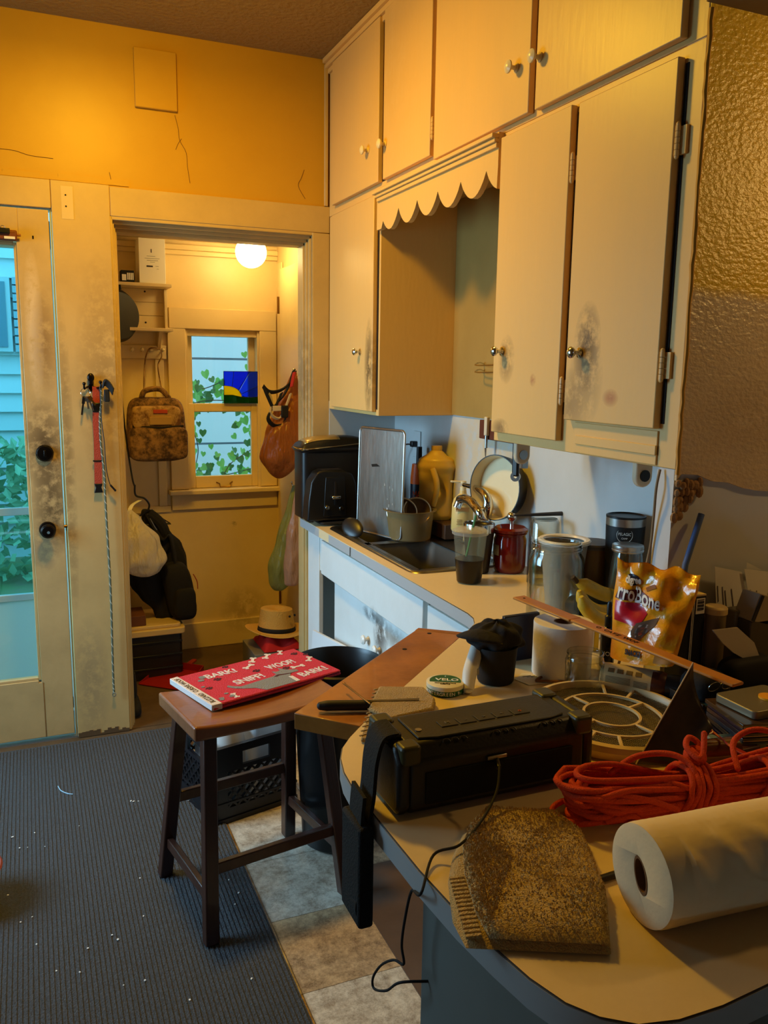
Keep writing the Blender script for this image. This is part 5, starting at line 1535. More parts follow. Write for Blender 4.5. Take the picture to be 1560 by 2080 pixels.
# ------------------------------------------------------------------ milk crate with plastic tubs
cr = thing('milk_crate', 'black plastic milk crate under the stool', 'crate', (0.530, 2.715, 0.001), math.radians(14))
m_crate = mat('crate_plastic', rgb(22, 20, 24), 0.35)
CW, CD, CH = 0.33, 0.34, 0.287
def crate_side(L):
    """lattice wall in local x (0..L), z; thickness along +y"""
    b = MB()
    t = 0.012
    b.box(0, 0.05, 0, t, 0, CH).box(L - 0.05, L, 0, t, 0, CH)
    b.box(0.05, L - 0.05, 0, t, 0, 0.055)
    hw0, hw1 = L / 2 - 0.055, L / 2 + 0.055
    zt0, zt1 = 0.205, 0.255
    b.box(0.05, hw0, 0, t, zt0 - 0.015, CH).box(hw1, L - 0.05, 0, t, zt0 - 0.015, CH).box(hw0, hw1, 0, t, zt1, CH).box(hw0, hw1, 0, t, zt0 - 0.015, zt0)
    z0, z1 = 0.055, zt0 - 0.015
    x0, x1 = 0.05, L - 0.05
    n = 6
    p = (x1 - x0) / n
    for s in (1, -1):
        for i in range(-3, n + 4):
            xa = x0 + i * p
            xb = xa + s * (z1 - z0)
            # clip to the opening
            def cut(xa, za, xb, zb):
                pts = []
                if xa == xb:
                    return None
                t0, t1 = 0.0, 1.0
                for lim, sg in ((x0, 1), (x1, -1)):
                    da, db = sg * (xa - lim), sg * (xb - lim)
                    if da < 0 and db < 0:
                        return None
                    if da < 0:
                        t0 = max(t0, da / (da - db))
                    elif db < 0:
                        t1 = min(t1, da / (da - db))
                if t1 - t0 < 0.05:
                    return None
                f = lambda t: (xa + (xb - xa) * t, za + (zb - za) * t)
                return f(t0), f(t1)
            c = cut(xa, z0, xb, z1)
            if c:
                (ax, az), (bx_, bz) = c
                b.bar((ax, t / 2, az), (bx_, t / 2, bz), 0.0075, t, up=(0, 1, 0))
    b.box(0, L, -0.006, 0.002, CH - 0.02, CH).box(0, L, -0.005, 0.002, 0.0, 0.018).box(0, L, -0.004, 0.001, 0.07, 0.078)
    return b
def put(b, M_, name='side_wall'):
    b.v = [M_ @ Vector(p) for p in b.v]
    return b.build(name, m_crate, cr, world=False, smooth=0)
put(crate_side(CW), Matrix.Identity(4))
put(crate_side(CW), Matrix.Translation((CW, CD, 0)) @ Matrix.Rotation(PI, 4, 'Z'))
put(crate_side(CD), Matrix.Translation((0, CD, 0)) @ Matrix.Rotation(-PI / 2, 4, 'Z'))
put(crate_side(CD), Matrix.Translation((CW, 0, 0)) @ Matrix.Rotation(PI / 2, 4, 'Z'))
MB().box(0.012, CW - 0.012, 0.012, CD - 0.012, 0.004, 0.012).build('crate_floor', m_crate, cr, world=False, smooth=0)
Mc = Matrix.Translation((0.530, 2.715, 0.001)) @ Matrix.Rotation(math.radians(14), 4, 'Z')
m_frost = film('frosted_tub', rgb(232, 234, 236), 0.9, 0.25)
b_ = MB()
for (z, ins) in ():
    pass
tb = thing('clear_tub', 'large clear plastic tub in the milk crate', 'tub', tuple(Mc @ Vector((0.2, 0.17, 0.015))))
t_ = MB().prism(rrect(0.17, 0.31, 0.03, 0.31, 0.02), 0.02, 0.345)
t_.v = [Mc @ p for p in t_.v]
t_.build('tub_body', m_frost, tb, bevel=0.006)
t_ = MB().prism(rrect(0.163, 0.314, 0.022, 0.316, 0.02), 0.3455, 0.357)
t_.v = [Mc @ p for p in t_.v]
t_.build('tub_lid', m_frost, tb, bevel=0.004)
wbv = thing('white_tub', 'round white plastic tub in the milk crate', 'tub', tuple(Mc @ Vector((0.09, 0.13, 0.015))))
MB().lathe([(0, 0.02), (0.055, 0.02), (0.066, 0.06), (0.067, 0.26), (0.058, 0.31), (0.040, 0.325), (0.036, 0.33), (0, 0.33)], Mc @ T(0.095, 0.095, 0), 28).build('tub_body', mat('white_hdpe', rgb(214, 212, 208), 0.35), wbv)
pb_ = thing('plastic_ball', 'pale blue white round container in the milk crate', 'container', tuple(Mc @ Vector((0.15, 0.24, 0.1))))
MB().ball(Mc @ Vector((0.092, 0.245, 0.255)), 0.066, 24, 16).build('ball_body', mat('milky_plastic', rgb(196, 206, 222), 0.3), pb_)
MB().lathe([(0, 0.012), (0.05, 0.012), (0.05, 0.2), (0, 0.2)], Mc @ T(0.092, 0.245, 0), 20).build('stand', m_frost, pb_)
# ------------------------------------------------------------------ black waste bin behind the stool
bn = thing('waste_bin', 'tall black plastic waste bin between the stool and the sink cabinet', 'bin', (0.905, 2.50, 0.001))
bnz = 0.634
MB().lathe([(0, 0.001), (0.105, 0.001), (0.118, 0.012), (0.150, bnz - 0.03), (0.158, bnz - 0.03), (0.160, bnz), (0.152, bnz + 0.004), (0.145, bnz - 0.01), (0.112, 0.02), (0, 0.018)], T(0.905, 2.50, 0), 44).build('bin_body', m_black, bn)
MB().lathe([(0.1585, bnz - 0.06), (0.1600, bnz - 0.06), (0.163, bnz - 0.032), (0.158, bnz - 0.032)], T(0.905, 2.50, 0), 44).build('bin_collar', m_black, bn)
# white board leaning by the sink cabinet
w1, w2 = (1.09, 3.4305, 0.4409), (1.09, 2.803, 0.5341)
tag(MB().add([(1.092, w1[1], 0.001), (1.092, w2[1] - 0.05, 0.001), (1.122, w2[1] - 0.05, w2[2] - 0.004), (1.122, w1[1], w1[2]), (1.104, w1[1], 0.001), (1.104, w2[1] - 0.05, 0.001), (1.134, w2[1] - 0.05, w2[2] - 0.004), (1.134, w1[1], w1[2])],
             [(0, 1, 2, 3), (7, 6, 5, 4), (0, 4, 5, 1), (1, 5, 6, 2), (2, 6, 7, 3), (3, 7, 4, 0)]).build('white_board', mat('white_melamine', rgb(220, 222, 222), 0.35), bevel=0.002),
    'plain white board leaning on the front of the sink cabinet', 'board')
# red bucket at the left edge of the picture
lb = (-0.156, 2.5546, 0.01)
bk2 = thing('red_bucket', 'red plastic container on the carpet at the left edge of the photo', 'container', (lb[0] - 0.105, lb[1] + 0.0, 0.008))
MB().lathe([(0, 0.009), (0.095, 0.009), (0.112, 0.11), (0.116, 0.115), (0.110, 0.118), (0.09, 0.014), (0, 0.013)], T(lb[0] - 0.107, lb[1], 0), 32).build('bucket_body', mat('terracotta_plastic', rgb(150, 70, 52), 0.5), bk2)
MB().lathe([(0.116, 0.113), (0.121, 0.116), (0.116, 0.121), (0.11, 0.117)], T(lb[0] - 0.107, lb[1], 0), 32).build('rim', bpy.data.materials['terracotta_plastic'], bk2)

# ------------------------------------------------------------------ things on the sink run
ZC = 0.9155
def wl(name, prof, m, parent, x, y, z=0.0, n=36, M=None, **kw):
    return MB().lathe(prof, (T(x, y, z) if M is None else M), n).build(name, m, parent, **kw)
# drying mat with toaster and fryer
mt = thing('drying_mat', 'black drying mat under the toaster on the far end of the counter', 'mat', (1.30, 3.48, ZC))
MB().prism(rrect(1.150, 1.43, 3.395, 3.635, 0.02), ZC + 0.0075, ZC + 0.018).build('mat_pad', m_blackmat, mt, bevel=0.003)
ZM = ZC + 0.0185
fx0, fx1 = 1.0927, 1.42
fz = 1.3007
af = thing('air_fryer', 'black countertop bread machine with a champagne control panel behind the toaster', 'appliance', ((fx0 + fx1) / 2, 3.56, ZM))
MB().prism(rrect(fx0 + 0.004, fx1, 3.492, 3.638, 0.03), ZM, fz - 0.055).build('body', m_black, af, bevel=0.006)
xc_, hw_ = (fx0 + fx1) / 2, (fx1 - fx0) / 2 + 0.006
def lidf(u, v):
    # dome over the body, lower at the left where the panel slopes to the room
    x, y = 2 * u - 1, 2 * v - 1
    e = max(0.0, 1 - abs(x) ** 3.2) ** 0.42 * max(0.0, 1 - abs(y) ** 3.2) ** 0.42
    return Vector((xc_ + hw_ * x, 3.562 + 0.077 * y, fz - 0.060 + 0.060 * e * (0.80 + 0.2 * math.sin(1.3 * (u + 0.25)))))
lid = superbox(MB(), (xc_, 3.562, fz - 0.058), (hw_, 0.077, 0.018), 0.35, 32, 10)
lid.sheet(lidf, 28, 18)
lo_ = lid.build('lid', m_black, af, smooth=60)
cpn = MB()
def cpf(u, v):
    a = 0.07 + 0.48 * u
    b = 0.10 + 0.55 * v
    p = lidf(a, b)
    return p + Vector((0, 0, 0.0015))
cpn.sheet(cpf, 10, 8)
cpn.build('control_panel', mat('champagne_metal', rgb(186, 160, 100), 0.3, metal=0.7), lo_, smooth=60, solid=0.002)
ch = curve([(fx0 - 0.004, 3.60, fz - 0.052), (fx0 - 0.004, 3.505, fz - 0.054), (fx0 + 0.03, 3.482, fz - 0.054), (fx0 + 0.14, 3.480, fz - 0.046), (fx1, 3.482, fz - 0.03)], 8)
MB().tube(ch, 0.0035, 8).build('chrome_band', m_chrome, af)
# toaster
tx0, tx1 = 1.0898, 1.3219
tzt = 1.1616
tz0 = ZM + 0.006
to_ = thing('toaster', 'black two slice toaster with chrome knobs at the far end of the counter', 'toaster', ((tx0 + tx1) / 2, 3.44, ZM))
y0_, y1_ = 3.40, 3.482
prof = [(tx0, 0.0), (tx0 + 0.006, 0.09), (tx0 + 0.018, tzt - tz0 - 0.05), (tx0 + 0.045, tzt - tz0 - 0.008), (tx0 + 0.07, tzt - tz0), (tx1 - 0.06, tzt - tz0 - 0.004), (tx1 - 0.025, tzt - tz0 - 0.02), (tx1 - 0.008, tzt - tz0 - 0.06), (tx1, 0.06), (tx1, 0.0)]
Mto = Matrix(((1, 0, 0, 0), (0, 0, -1, y1_), (0, 1, 0, tz0), (0, 0, 0, 1)))
MB().prism(prof, 0, y1_ - y0_, Mto).build('shell', m_black, to_, bevel=0.008, seg=3)
xm = (tx0 + tx1) / 2
MB().prism([(xm - 0.045, 0.02), (xm + 0.06, 0.02), (xm + 0.05, tzt - tz0 - 0.03), (xm - 0.035, tzt - tz0 - 0.03)], 0, 0.006, Matrix(((1, 0, 0, 0), (0, 0, -1, y0_ + 0.0005), (0, 1, 0, tz0), (0, 0, 0, 1)))).build('front_panel', m_black, to_, bevel=0.002)
MB().box(xm + 0.004, xm + 0.012, y0_ - 0.009, y0_ - 0.003, tz0 + 0.07, tzt - 0.05).build('lever_slot', m_dark, to_)
MB().box(xm - 0.012, xm + 0.028, y0_ - 0.026, y0_ - 0.006, tz0 + 0.098, tz0 + 0.112).build('lever', m_chrome, to_, bevel=0.004)
for q in ((1.1758, 3.395, 0.9995), (1.2397, 3.395, 0.9941)):
    MB().lathe([(0, 0), (0.012, 0), (0.011, 0.012), (0.009, 0.015), (0, 0.0155)], T(q[0], y0_ - 0.004, q[2], rx=PI / 2), 20).build('dial', m_chrome, to_)
MB().box(tx0 + 0.07, tx1 - 0.07, y0_ + 0.02, y0_ + 0.036, tzt - 0.004, tzt + 0.0005).box(tx0 + 0.07, tx1 - 0.07, y0_ + 0.048, y0_ + 0.064, tzt - 0.004, tzt + 0.0005).build('slots', m_dark, to_)
for fx in (tx0 + 0.02, tx1 - 0.02):
    MB().box(fx - 0.01, fx + 0.01, y0_ + 0.01, y1_ - 0.01, ZM + 0.0003, tz0 + 0.001).build('foot', m_black, to_)
# baking sheet standing on edge
bs = thing('baking_sheet', 'large scratched aluminium baking sheet standing on edge beside the sink', 'baking sheet', (1.25, 3.13, ZC + 0.007))
q0, q1 = Vector((1.3425, 2.9763, 0.924)), Vector((1.2623, 3.2424, 0.924))
zt_r = 1.356
exb = q1 - q0
Wb, Hb = exb.length, zt_r - 0.924
Mb = frame(q0, exb, (0.02, 0.03, 1))
m_alu = mat('scratched_aluminium', rgb(172, 166, 158), 0.33, metal=1.0, var=(12, 0.6, rgb(120, 112, 104)), bump=(60, 0.06), stretch=(1, 1, 0.35),
            stains=[])
MB().prism(rrect(0.004, Wb, 0.0, Hb, 0.016), -0.001, 0.001, Mb).build('sheet_plate', m_alu, bs, smooth=0)
MB().tube([Mb @ Vector((x, y, 0.0)) for x, y in rrect(0.0, Wb + 0.004, 0.0, Hb + 0.003, 0.02, 6)], 0.0052, 10, closed=True).build('rolled_rim', m_steel, bs)
lip_ = MB()
lip_.box(0.006, 0.020, 0.02, Hb - 0.02, 0.001, 0.008)
lip_.v = [Mb @ p for p in lip_.v]
lip_.build('side_wall', m_steel, bs, bevel=0.003)
mk = MB()
rnd = random.Random(2)
for k_ in range(9):
    a, b = rnd.uniform(0.2, 0.4) * Wb, rnd.uniform(0.15, 0.5) * Hb
    mk.box(a, a + 0.0016, b, b + rnd.uniform(0.004, 0.014), -0.0018, -0.0012, Mb)
o_ = mk.build('scratch_marks', mat('bright_scratch', rgb(214, 210, 204), 0.5), bs, smooth=0)
o_['kind'] = 'stuff'
MB().prism([(0.52 * Wb, 0.655 * Hb), (0.7 * Wb, 0.64 * Hb), (0.72 * Wb, 0.665 * Hb), (0.6 * Wb, 0.675 * Hb)], -0.0022, -0.0012, Mb).build('burnt_mark', m_dark, bs, smooth=0)
# black skillet dish leaning beside the sink
lc = Vector((1.205, 3.1567, 0.9392))
ldl = thing('black_ladle', 'black glossy ladle bowl leaning against the baking sheet', 'ladle', (lc.x, lc.y, ZC))
MB().ball((0, 0, 0), (0.058, 0.040, 0.012), 28, 12, M=frame((lc.x, lc.y, ZC + 0.036), (0.35, -0.9, -0.45), (0.5, 0.2, 0.8))).build('ladle_bowl', m_black, ldl)
# round clear tub of strainers
tu = thing('round_tub', 'clear round plastic tub of lids and strainers in front of the jug', 'tub', (1.408, 3.035, ZC + 0.002))
tzz = 1.035
m_tub = film('clear_tub_film', rgb(178, 160, 116), 0.5, 0.2)
hT = tzz - ZC - 0.003
wl('tub_body', [(0, 0.0), (0.082, 0.0), (0.086, 0.004), (0.097, hT), (0.109, hT + 0.001), (0.110, hT + 0.004), (0.096, hT + 0.003), (0.083, 0.006), (0, 0.006)], m_tub, tu, 1.408, 3.035, ZC + 0.003, 40)
for (cx_, cy_, r_, dz, tl) in ((1.372, 3.035, 0.060, 0.112, 0.55), (1.432, 3.02, 0.056, 0.117, 0.75)):
    s_ = thing('mesh_strainer', 'round metal strainer standing in the clear tub, %s' % ('nearest the baking sheet' if cx_ < 1.4 else 'nearest the faucet'), 'strainer', (cx_, cy_, ZC + 0.06))
    Ms_ = frame((cx_, cy_, ZC + dz), (0.75, -0.5, -0.1 - tl * .5), (0.3, 0.3, 1))
    MB().tube([Ms_ @ Vector((r_ * math.cos(a), r_ * 0.95 * math.sin(a), 0)) for a in [2 * PI * i / 36 for i in range(36)]], 0.004, 8, closed=True).build('hoop', m_steel, s_)
    MB().lathe([(0, -0.02), (r_ * .6, -0.015), (r_ * .97, 0.0), (r_ * .95, 0.002), (r_ * .6, -0.012), (0, -0.017)], Ms_, 32).build('mesh_bowl', mat('brown_mesh', rgb(96, 76, 56), 0.5, metal=0.5), s_)
# dark rack behind the sink
ZR = 0.9854
rk = thing('back_ledge', 'dark brown box shelf behind the sink carrying the jug and the soap', 'shelf', (1.535, 3.2, 0.92))
MB().box(1.516, 1.597, 2.93, 3.60, 0.924, ZR - 0.001).build('ledge_board', mat('dark_brown_wood', rgb(66, 44, 26), 0.5), rk, bevel=0.003)
# yellow jug with moulded handle
jx, jy = 1.548, 3.0862
jt = 1.289
jg = thing('bleach_jug', 'yellowish translucent plastic jug with a moulded handle behind the sink', 'jug', (jx, jy, ZR))
m_jug = mat('yellowed_hdpe', rgb(206, 172, 82), 0.35, sub=0.3)
hj = jt - ZR
jd = Vector((0.62, -0.78, 0))     # broad direction, across the view
def jug(u, v):
    th = 2 * PI * u
    z = v * hj
    w = [(0, 0.060), (0.05, 0.068), (0.15, 0.066), (0.45, 0.066), (0.62, 0.070), (0.72, 0.078), (0.80, 0.070), (0.90, 0.034), (0.935, 0.020), (0.94, 0.022), (1.0, 0.021)]
    for (a, ra), (b, rb_) in zip(w, w[1:]):
        if v <= b:
            k = (v - a) / (b - a)
            r = ra + (rb_ - ra) * (k * k * (3 - 2 * k))
            break
    # grip hollow on the side turned to the room
    g = math.exp(-((v - 0.42) / 0.17) ** 2) * max(0, math.cos(th - 0.35)) ** 4
    p = Vector((r * math.sin(th) * 1.12, -r * math.cos(th) * 0.72 * (1 - 0.75 * g), 0))
    q = jd * p.x + Vector((jd.y, -jd.x, 0)) * (-p.y)
    return Vector((jx, jy, ZR + z)) + q
mb = MB().sheet(jug, 44, 48, closed_u=True)
mb.f.append(list(range(44)))
mb.f.append([47 * 44 + i for i in range(44)])
mb.build('jug_body', m_jug, jg, smooth=50)
nrm_ = Vector((jd.y, -jd.x, 0))
MB().tube(curve([Vector((jx, jy, ZR)) + jd * a + nrm_ * b + Vector((0, 0, hj * c)) for a, b, c in ((0.008, 0.050, 0.70), (0.028, 0.058, 0.55), (0.030, 0.058, 0.40), (0.012, 0.05, 0.20))], 8), 0.013, 12).build('handle', m_jug, jg)
# orange and black bottle behind the jug
obx = thing('cleaner_bottle', 'orange and black drain cleaner bottle between the baking sheet and the jug', 'bottle', (1.5, 3.42, ZR))
OX = 1.558
oby = 3.2744
o0, o1 = 1.1921, 1.1361
wl('bottle_body', [(0, 0), (0.034, 0), (0.036, 0.006), (0.036, o1 - ZR - 0.02), (0.030, o1 - ZR), (0, o1 - ZR)], mat('navy_label', rgb(24, 26, 40), 0.4), obx, OX, oby, ZR)
wl('orange_band', [(0.0, o1 - ZR - 0.002), (0.0365, o1 - ZR - 0.03), (0.0365, o1 - ZR - 0.004), (0.030, o0 - ZR), (0, o0 - ZR)], mat('orange_plastic', rgb(226, 96, 20), 0.4), obx, OX, oby, ZR)
wl('cap', [(0, 0), (0.013, 0), (0.012, 0.075), (0, 0.076)], m_black, obx, OX, oby, o0)
dv = Vector((-OX, -oby, 0)).normalized()
lettering('MAX', mat('orange_print', rgb(236, 84, 30), 0.5), frame((OX + dv.x * 0.0368, oby + dv.y * 0.0368, ZR + 0.075), (dv.y * -1, dv.x, 0), (0, 0, 1)), 0.045, obx, fit=0.05)
# outlet with plug and cord on the splash wall
oq = (1.598, 3.3797, 1.2686)
ol = thing('wall_outlet', 'cream wall outlet plate with a black plug behind the jug', 'outlet', (1.598, oq[1], oq[2] - 0.06))
MB().box(1.592, 1.5995, oq[1] - 0.036, oq[1] + 0.036, oq[2] - 0.058, oq[2] + 0.058).build('plate', m_splash, ol, bevel=0.002)
MB().box(1.565, 1.592, oq[1] - 0.014, oq[1] + 0.014, oq[2] - 0.012, oq[2] + 0.014).build('plug', m_black, ol, bevel=0.004)
MB().tube(curve([(1.567, oq[1], oq[2]), (1.545, oq[1] + 0.04, oq[2] - 0.01), (1.53, oq[1] + 0.09, oq[2] - 0.07), (1.52, oq[1] + 0.10, oq[2] - 0.2), (1.52, oq[1] + 0.10, ZR + 0.01)], 8), 0.0035, 8).build('cord', m_black, ol)
# soap pump bottle
sx_, sy_ = 1.525, 2.8058
szt, szs = 1.1762, 1.1306
sp = thing('soap_bottle', 'cream pump soap bottle with brown print behind the faucet', 'bottle', (sx_, sy_, ZR))
hS = szs - ZR
wl('bottle_body', [(0, 0), (0.040, 0), (0.043, 0.006), (0.041, hS * .70), (0.034, hS * .86), (0.014, hS), (0.013, hS + 0.012), (0, hS + 0.012)], mat('cream_hdpe', rgb(220, 190, 116), 0.4), sp, sx_, sy_, ZR)
wl('pump_head', [(0, 0), (0.012, 0), (0.012, 0.014), (0.006, 0.016), (0.006, 0.026), (0.012, 0.028), (0.012, 0.036), (0, 0.037)], m_knobcream, sp, sx_, sy_, ZR + hS + 0.012)
MB().bar((sx_, sy_, ZR + hS + 0.044), (sx_ - 0.045, sy_ + 0.02, ZR + hS + 0.046), 0.012, 0.007).build('spout', m_knobcream, sp, bevel=0.002)
dv = Vector((-sx_, -sy_, 0)).normalized()
rows = MB()
for k_, (w_, z_) in enumerate(((0.030, 0.125), (0.036, 0.118), (0.036, 0.112), (0.050, 0.094), (0.050, 0.085), (0.020, 0.050), (0.022, 0.044), (0.020, 0.038), (0.022, 0.032))):
    z_ *= hS / 0.15
    off = 0 if k_ < 5 else -0.010
    e_ = Vector((-dv.y, dv.x, 0))
    c_ = Vector((sx_, sy_, ZR + z_)) + dv * 0.0425 + e_ * off
    rows.bar(c_ - e_ * w_ / 2, c_ + e_ * w_ / 2, 0.0012 if k_ not in (3,) else 0.001, 0.0022 if k_ not in (3,) else 0.012, up=(0, 0, 1))
rows.build('label_print', mat('brown_print', rgb(150, 104, 50), 0.6), sp, smooth=0)
# faucet
fxx = 1.50
FB = Vector((1.5, 2.588, 1.0552))
f1 = ((1.46, 2.5447, 1.0865), (1.46, 2.5894, 1.1148), (1.46, 2.6306, 1.13), (1.46, 2.6757, 1.1323), (1.46, 2.7097, 1.1236))
f2 = ((1.49, 2.5568, 1.1095), (1.49, 2.5554, 1.14), (1.49, 2.5816, 1.1628), (1.49, 2.6326, 1.1736), (1.49, 2.6883, 1.1751), (1.49, 2.7379, 1.174))
fc = thing('faucet', 'chrome single lever kitchen faucet at the back of the sink', 'faucet', (FB.x, FB.y, 0.9175))
wl('faucet_body', [(0, 0), (0.034, 0), (0.034, 0.008), (0.026, 0.014), (0.025, 0.07), (0.028, 0.10), (0.027, 0.13), (0.018, 0.15), (0, 0.152)], m_chrome, fc, FB.x, FB.y, 0.9178, 28)
MB().tube(curve([(FB.x, FB.y, 0.985)] + list(f1), 8), [0.020] * 8 + [0.017] * 33, 14).build('spout', m_chrome, fc)
e = Vector(f1[-1])
MB().cyl(e + Vector((0.004, 0, 0.006)), e + Vector((-0.010, 0.003, -0.030)), 0.016, 0.0145, 20).build('aerator', m_chrome, fc)
MB().tube(curve([(FB.x, FB.y, 1.05)] + list(f2), 8), [0.022 - 0.0145 * i / 48 for i in range(49)], 12).build('lever', m_chrome, fc)
# big pale skillet leaning on the wall
pc = Vector((1.545, 2.5528, 1.1876))
pr_ = 0.1125
pn = thing('cream_skillet', 'large pan with a cream interior leaning against the splash wall behind the faucet', 'pan', (1.575, pc.y, pc.z - pr_))
Mpn = frame(pc, (0.30, -0.95, 0), (0.12, 0.03, 1))
Mpn = frame(pc, (-0.50, 0.86, 0), (0.1, 0.0, 1))
R_ = pr_
# axis of the lathe faces the room
Ml = Matrix.Translation(pc) @ Vector((-0.94, -0.30, 0.06)).to_track_quat('Z', 'Y').to_matrix().to_4x4()
MB().lathe([(0, 0.0), (R_ * .94, 0.0), (R_, 0.040), (R_ * 1.01, 0.042), (R_ * 1.0, 0.036), (R_ * .955, -0.004), (R_ * .7, -0.006), (0, -0.006)], Ml, 48).build('cream_lining', mat('cream_enamel', rgb(222, 206, 164), 0.2, coat=0.4), pn)
MB().lathe([(0, -0.0075), (R_ * .72, -0.0075), (R_ * .97, -0.006), (R_ * 1.04, 0.036), (R_ * 1.04, 0.0435), (R_ * 1.012, 0.0435), (R_ * 1.012, 0.041), (R_ * .962, -0.005), (0, -0.0065)], Ml, 48).build('black_shell', m_black, pn)
# knob of its lid
kq = (1.53, 2.4551, 1.0995)
lk = thing('glass_stopper', 'round glass stopper ball on a short chrome stem beside the red candle jar', 'stopper', (kq[0], kq[1], ZC))
MB().ball((kq[0], kq[1], kq[2]), 0.0175, 22, 14).build('ball_top', m_chrome, lk)
MB().cyl((kq[0], kq[1], ZC + 0.0005), (kq[0], kq[1], kq[2] - 0.012), 0.007).lathe([(0, 0.0003), (0.02, 0.0003), (0.02, 0.004), (0, 0.005)], T(kq[0], kq[1], ZC), 18).build('stem', m_chrome, lk)

# iced coffee, steel tumbler, candle
ic = thing('iced_coffee', 'clear plastic cup half full of dark coffee with a green straw', 'cup', (1.298, 2.330, ZC))
cz = 1.087 - ZC
cr_ = 0.0565
m_cupf = film('cup_plastic', rgb(214, 210, 200), 0.07, 0.12)
wl('cup_wall', [(0, 0), (0.037, 0), (0.039, 0.004), (cr_ - 0.001, cz), (cr_ - 0.002, cz), (0.037, 0.004), (0, 0.002)], m_cupf, ic, 1.298, 2.330, ZC + 0.0003, 40)
wl('coffee', [(0, 0.003), (0.0385, 0.003), (0.0401, 0.005), (0.0479, cz * .46), (0, cz * .46)], mat('black_coffee', rgb(12, 5, 3), 0.3), ic, 1.298, 2.330, ZC + 0.0003, 40)
wl('dome_lid', [(cr_ - 0.004, cz - 0.012), (cr_ + 0.003, cz - 0.010), (cr_ + 0.004, cz), (cr_ - 0.004, cz + 0.004), (cr_ - 0.012, cz + 0.008), (0.012, cz + 0.012), (0.011, cz + 0.010), (cr_ - 0.014, cz + 0.006), (cr_ - 0.005, cz + 0.002)], film('lid_plastic', rgb(220, 216, 208), 0.35, 0.1), ic, 1.298, 2.330, ZC + 0.0003, 40)
s0, s1 = (1.3165, 2.33, 1.1374), (1.2852, 2.33, 1.0028)
MB().tube([s1, s0], 0.0036, 10).build('straw', mat('green_straw', rgb(70, 130, 74), 0.4), ic)
tm = thing('steel_tumbler', 'dark steel tumbler with a shiny rim behind the iced coffee', 'tumbler', (1.395, 2.445, ZC))
tzz = 1.087 - ZC
wl('tumbler_body', [(0, 0), (0.036, 0), (0.038, 0.004), (0.052, tzz - 0.035), (0.052, tzz - 0.03), (0, tzz - 0.03)], mat('dark_coat', rgb(36, 30, 28), 0.35), tm, 1.395, 2.445, ZC + 0.0003, 36)
wl('steel_rim', [(0.0, tzz - 0.0295), (0.0525, tzz - 0.0295), (0.0535, tzz - 0.002), (0.0525, tzz), (0.050, tzz - 0.001), (0.046, tzz - 0.05), (0, tzz - 0.06)], m_chrome, tm, 1.395, 2.445, ZC + 0.0003, 36)
wl('lid', [(0, tzz - 0.016), (0.0475, tzz - 0.016), (0.049, tzz - 0.006), (0.046, tzz - 0.008), (0.043, tzz - 0.012), (0, tzz - 0.012)], m_black, tm, 1.395, 2.445, ZC + 0.0004, 36)
cd = thing('red_candle_jar', 'dark red glass candle jar with a domed lid right of the iced coffee', 'candle', (1.503, 2.418, ZC))
cz = 1.078 - ZC
m_redg = mat('dark_red_glass', rgb(104, 16, 8), 0.08, coat=0.6, sub=0.1)
wl('jar_body', [(0, 0), (0.047, 0), (0.052, 0.006), (0.056, 0.02), (0.056, cz * .70), (0.052, cz * .76), (0.052, cz * .80), (0.057, cz * .82), (0.057, cz * .84), (0, cz * .84)], m_redg, cd, 1.503, 2.418, ZC + 0.0003, 40)
wl('jar_lid', [(0, cz * .842), (0.055, cz * .842), (0.060, cz * .87), (0.060, cz * .92), (0.050, cz * .965), (0.030, cz * .96), (0, cz * .955)], m_redg, cd, 1.503, 2.418, ZC + 0.0003, 40)
dv = Vector((-1.503, -2.418, 0)).normalized()
lb_ = MB()
def lab(u, v):
    a = math.atan2(dv.y, dv.x) - 1.45 + 0.75 * u
    return Vector((1.503 + 0.0567 * math.cos(a), 2.418 + 0.0567 * math.sin(a), ZC + cz * (0.38 + 0.22 * v)))
lb_.sheet(lab, 10, 3)
lb_.build('label', mat('grey_label', rgb(150, 146, 140), 0.6), cd, solid=0.0008)

# glassware by the wall
mx, my = 1.525, 2.2461
mz = 1.129 - ZC
mc = thing('measuring_cup', 'clear glass measuring cup upside down with faint red marks by the wall', 'measuring cup', (mx, my, ZC))
wl('glass_wall', [(0.049, 0.0005), (0.052, 0.001), (0.0475, mz - 0.012), (0.040, mz), (0, mz), (0, mz - 0.005), (0.038, mz - 0.005), (0.044, mz - 0.014), (0.049, 0.004)], m_glass, mc, mx, my, ZC, 36)
dv = Vector((-mx, -my, 0)).normalized()
lettering('8 NI', mat('red_marks', rgb(176, 60, 50), 0.5), frame((mx + dv.x * 0.0502, my + dv.y * 0.0502, ZC + mz * 0.6), (-dv.y, dv.x, 0), (0, 0, 1)), 0.03, mc, fit=0.045)
px_, py_ = 1.505, 1.963
pz_ = 1.109 - ZC
pt = thing('brown_pot', 'low brown pot with a dull lid left of the black tumbler', 'pot', (px_, py_, ZC))
wl('pot_body', [(0, 0), (0.050, 0), (0.058, 0.006), (0.062, pz_ - 0.014), (0, pz_ - 0.014)], mat('brown_glaze', rgb(108, 72, 26), 0.35, coat=0.3), pt, px_, py_, ZC + 0.0003, 36)
wl('pot_lid', [(0, pz_ - 0.0138), (0.0635, pz_ - 0.0138), (0.0635, pz_ - 0.004), (0.058, pz_), (0, pz_)], mat('dull_lid', rgb(92, 80, 66), 0.5), pt, px_, py_, ZC + 0.0003, 36)
bx_, by_ = 1.385, 1.939
bz_ = 1.131 - ZC
bw = thing('white_bowl', 'white paper bowl under the slim dark spatula behind the big jar', 'bowl', (bx_, by_, ZC))
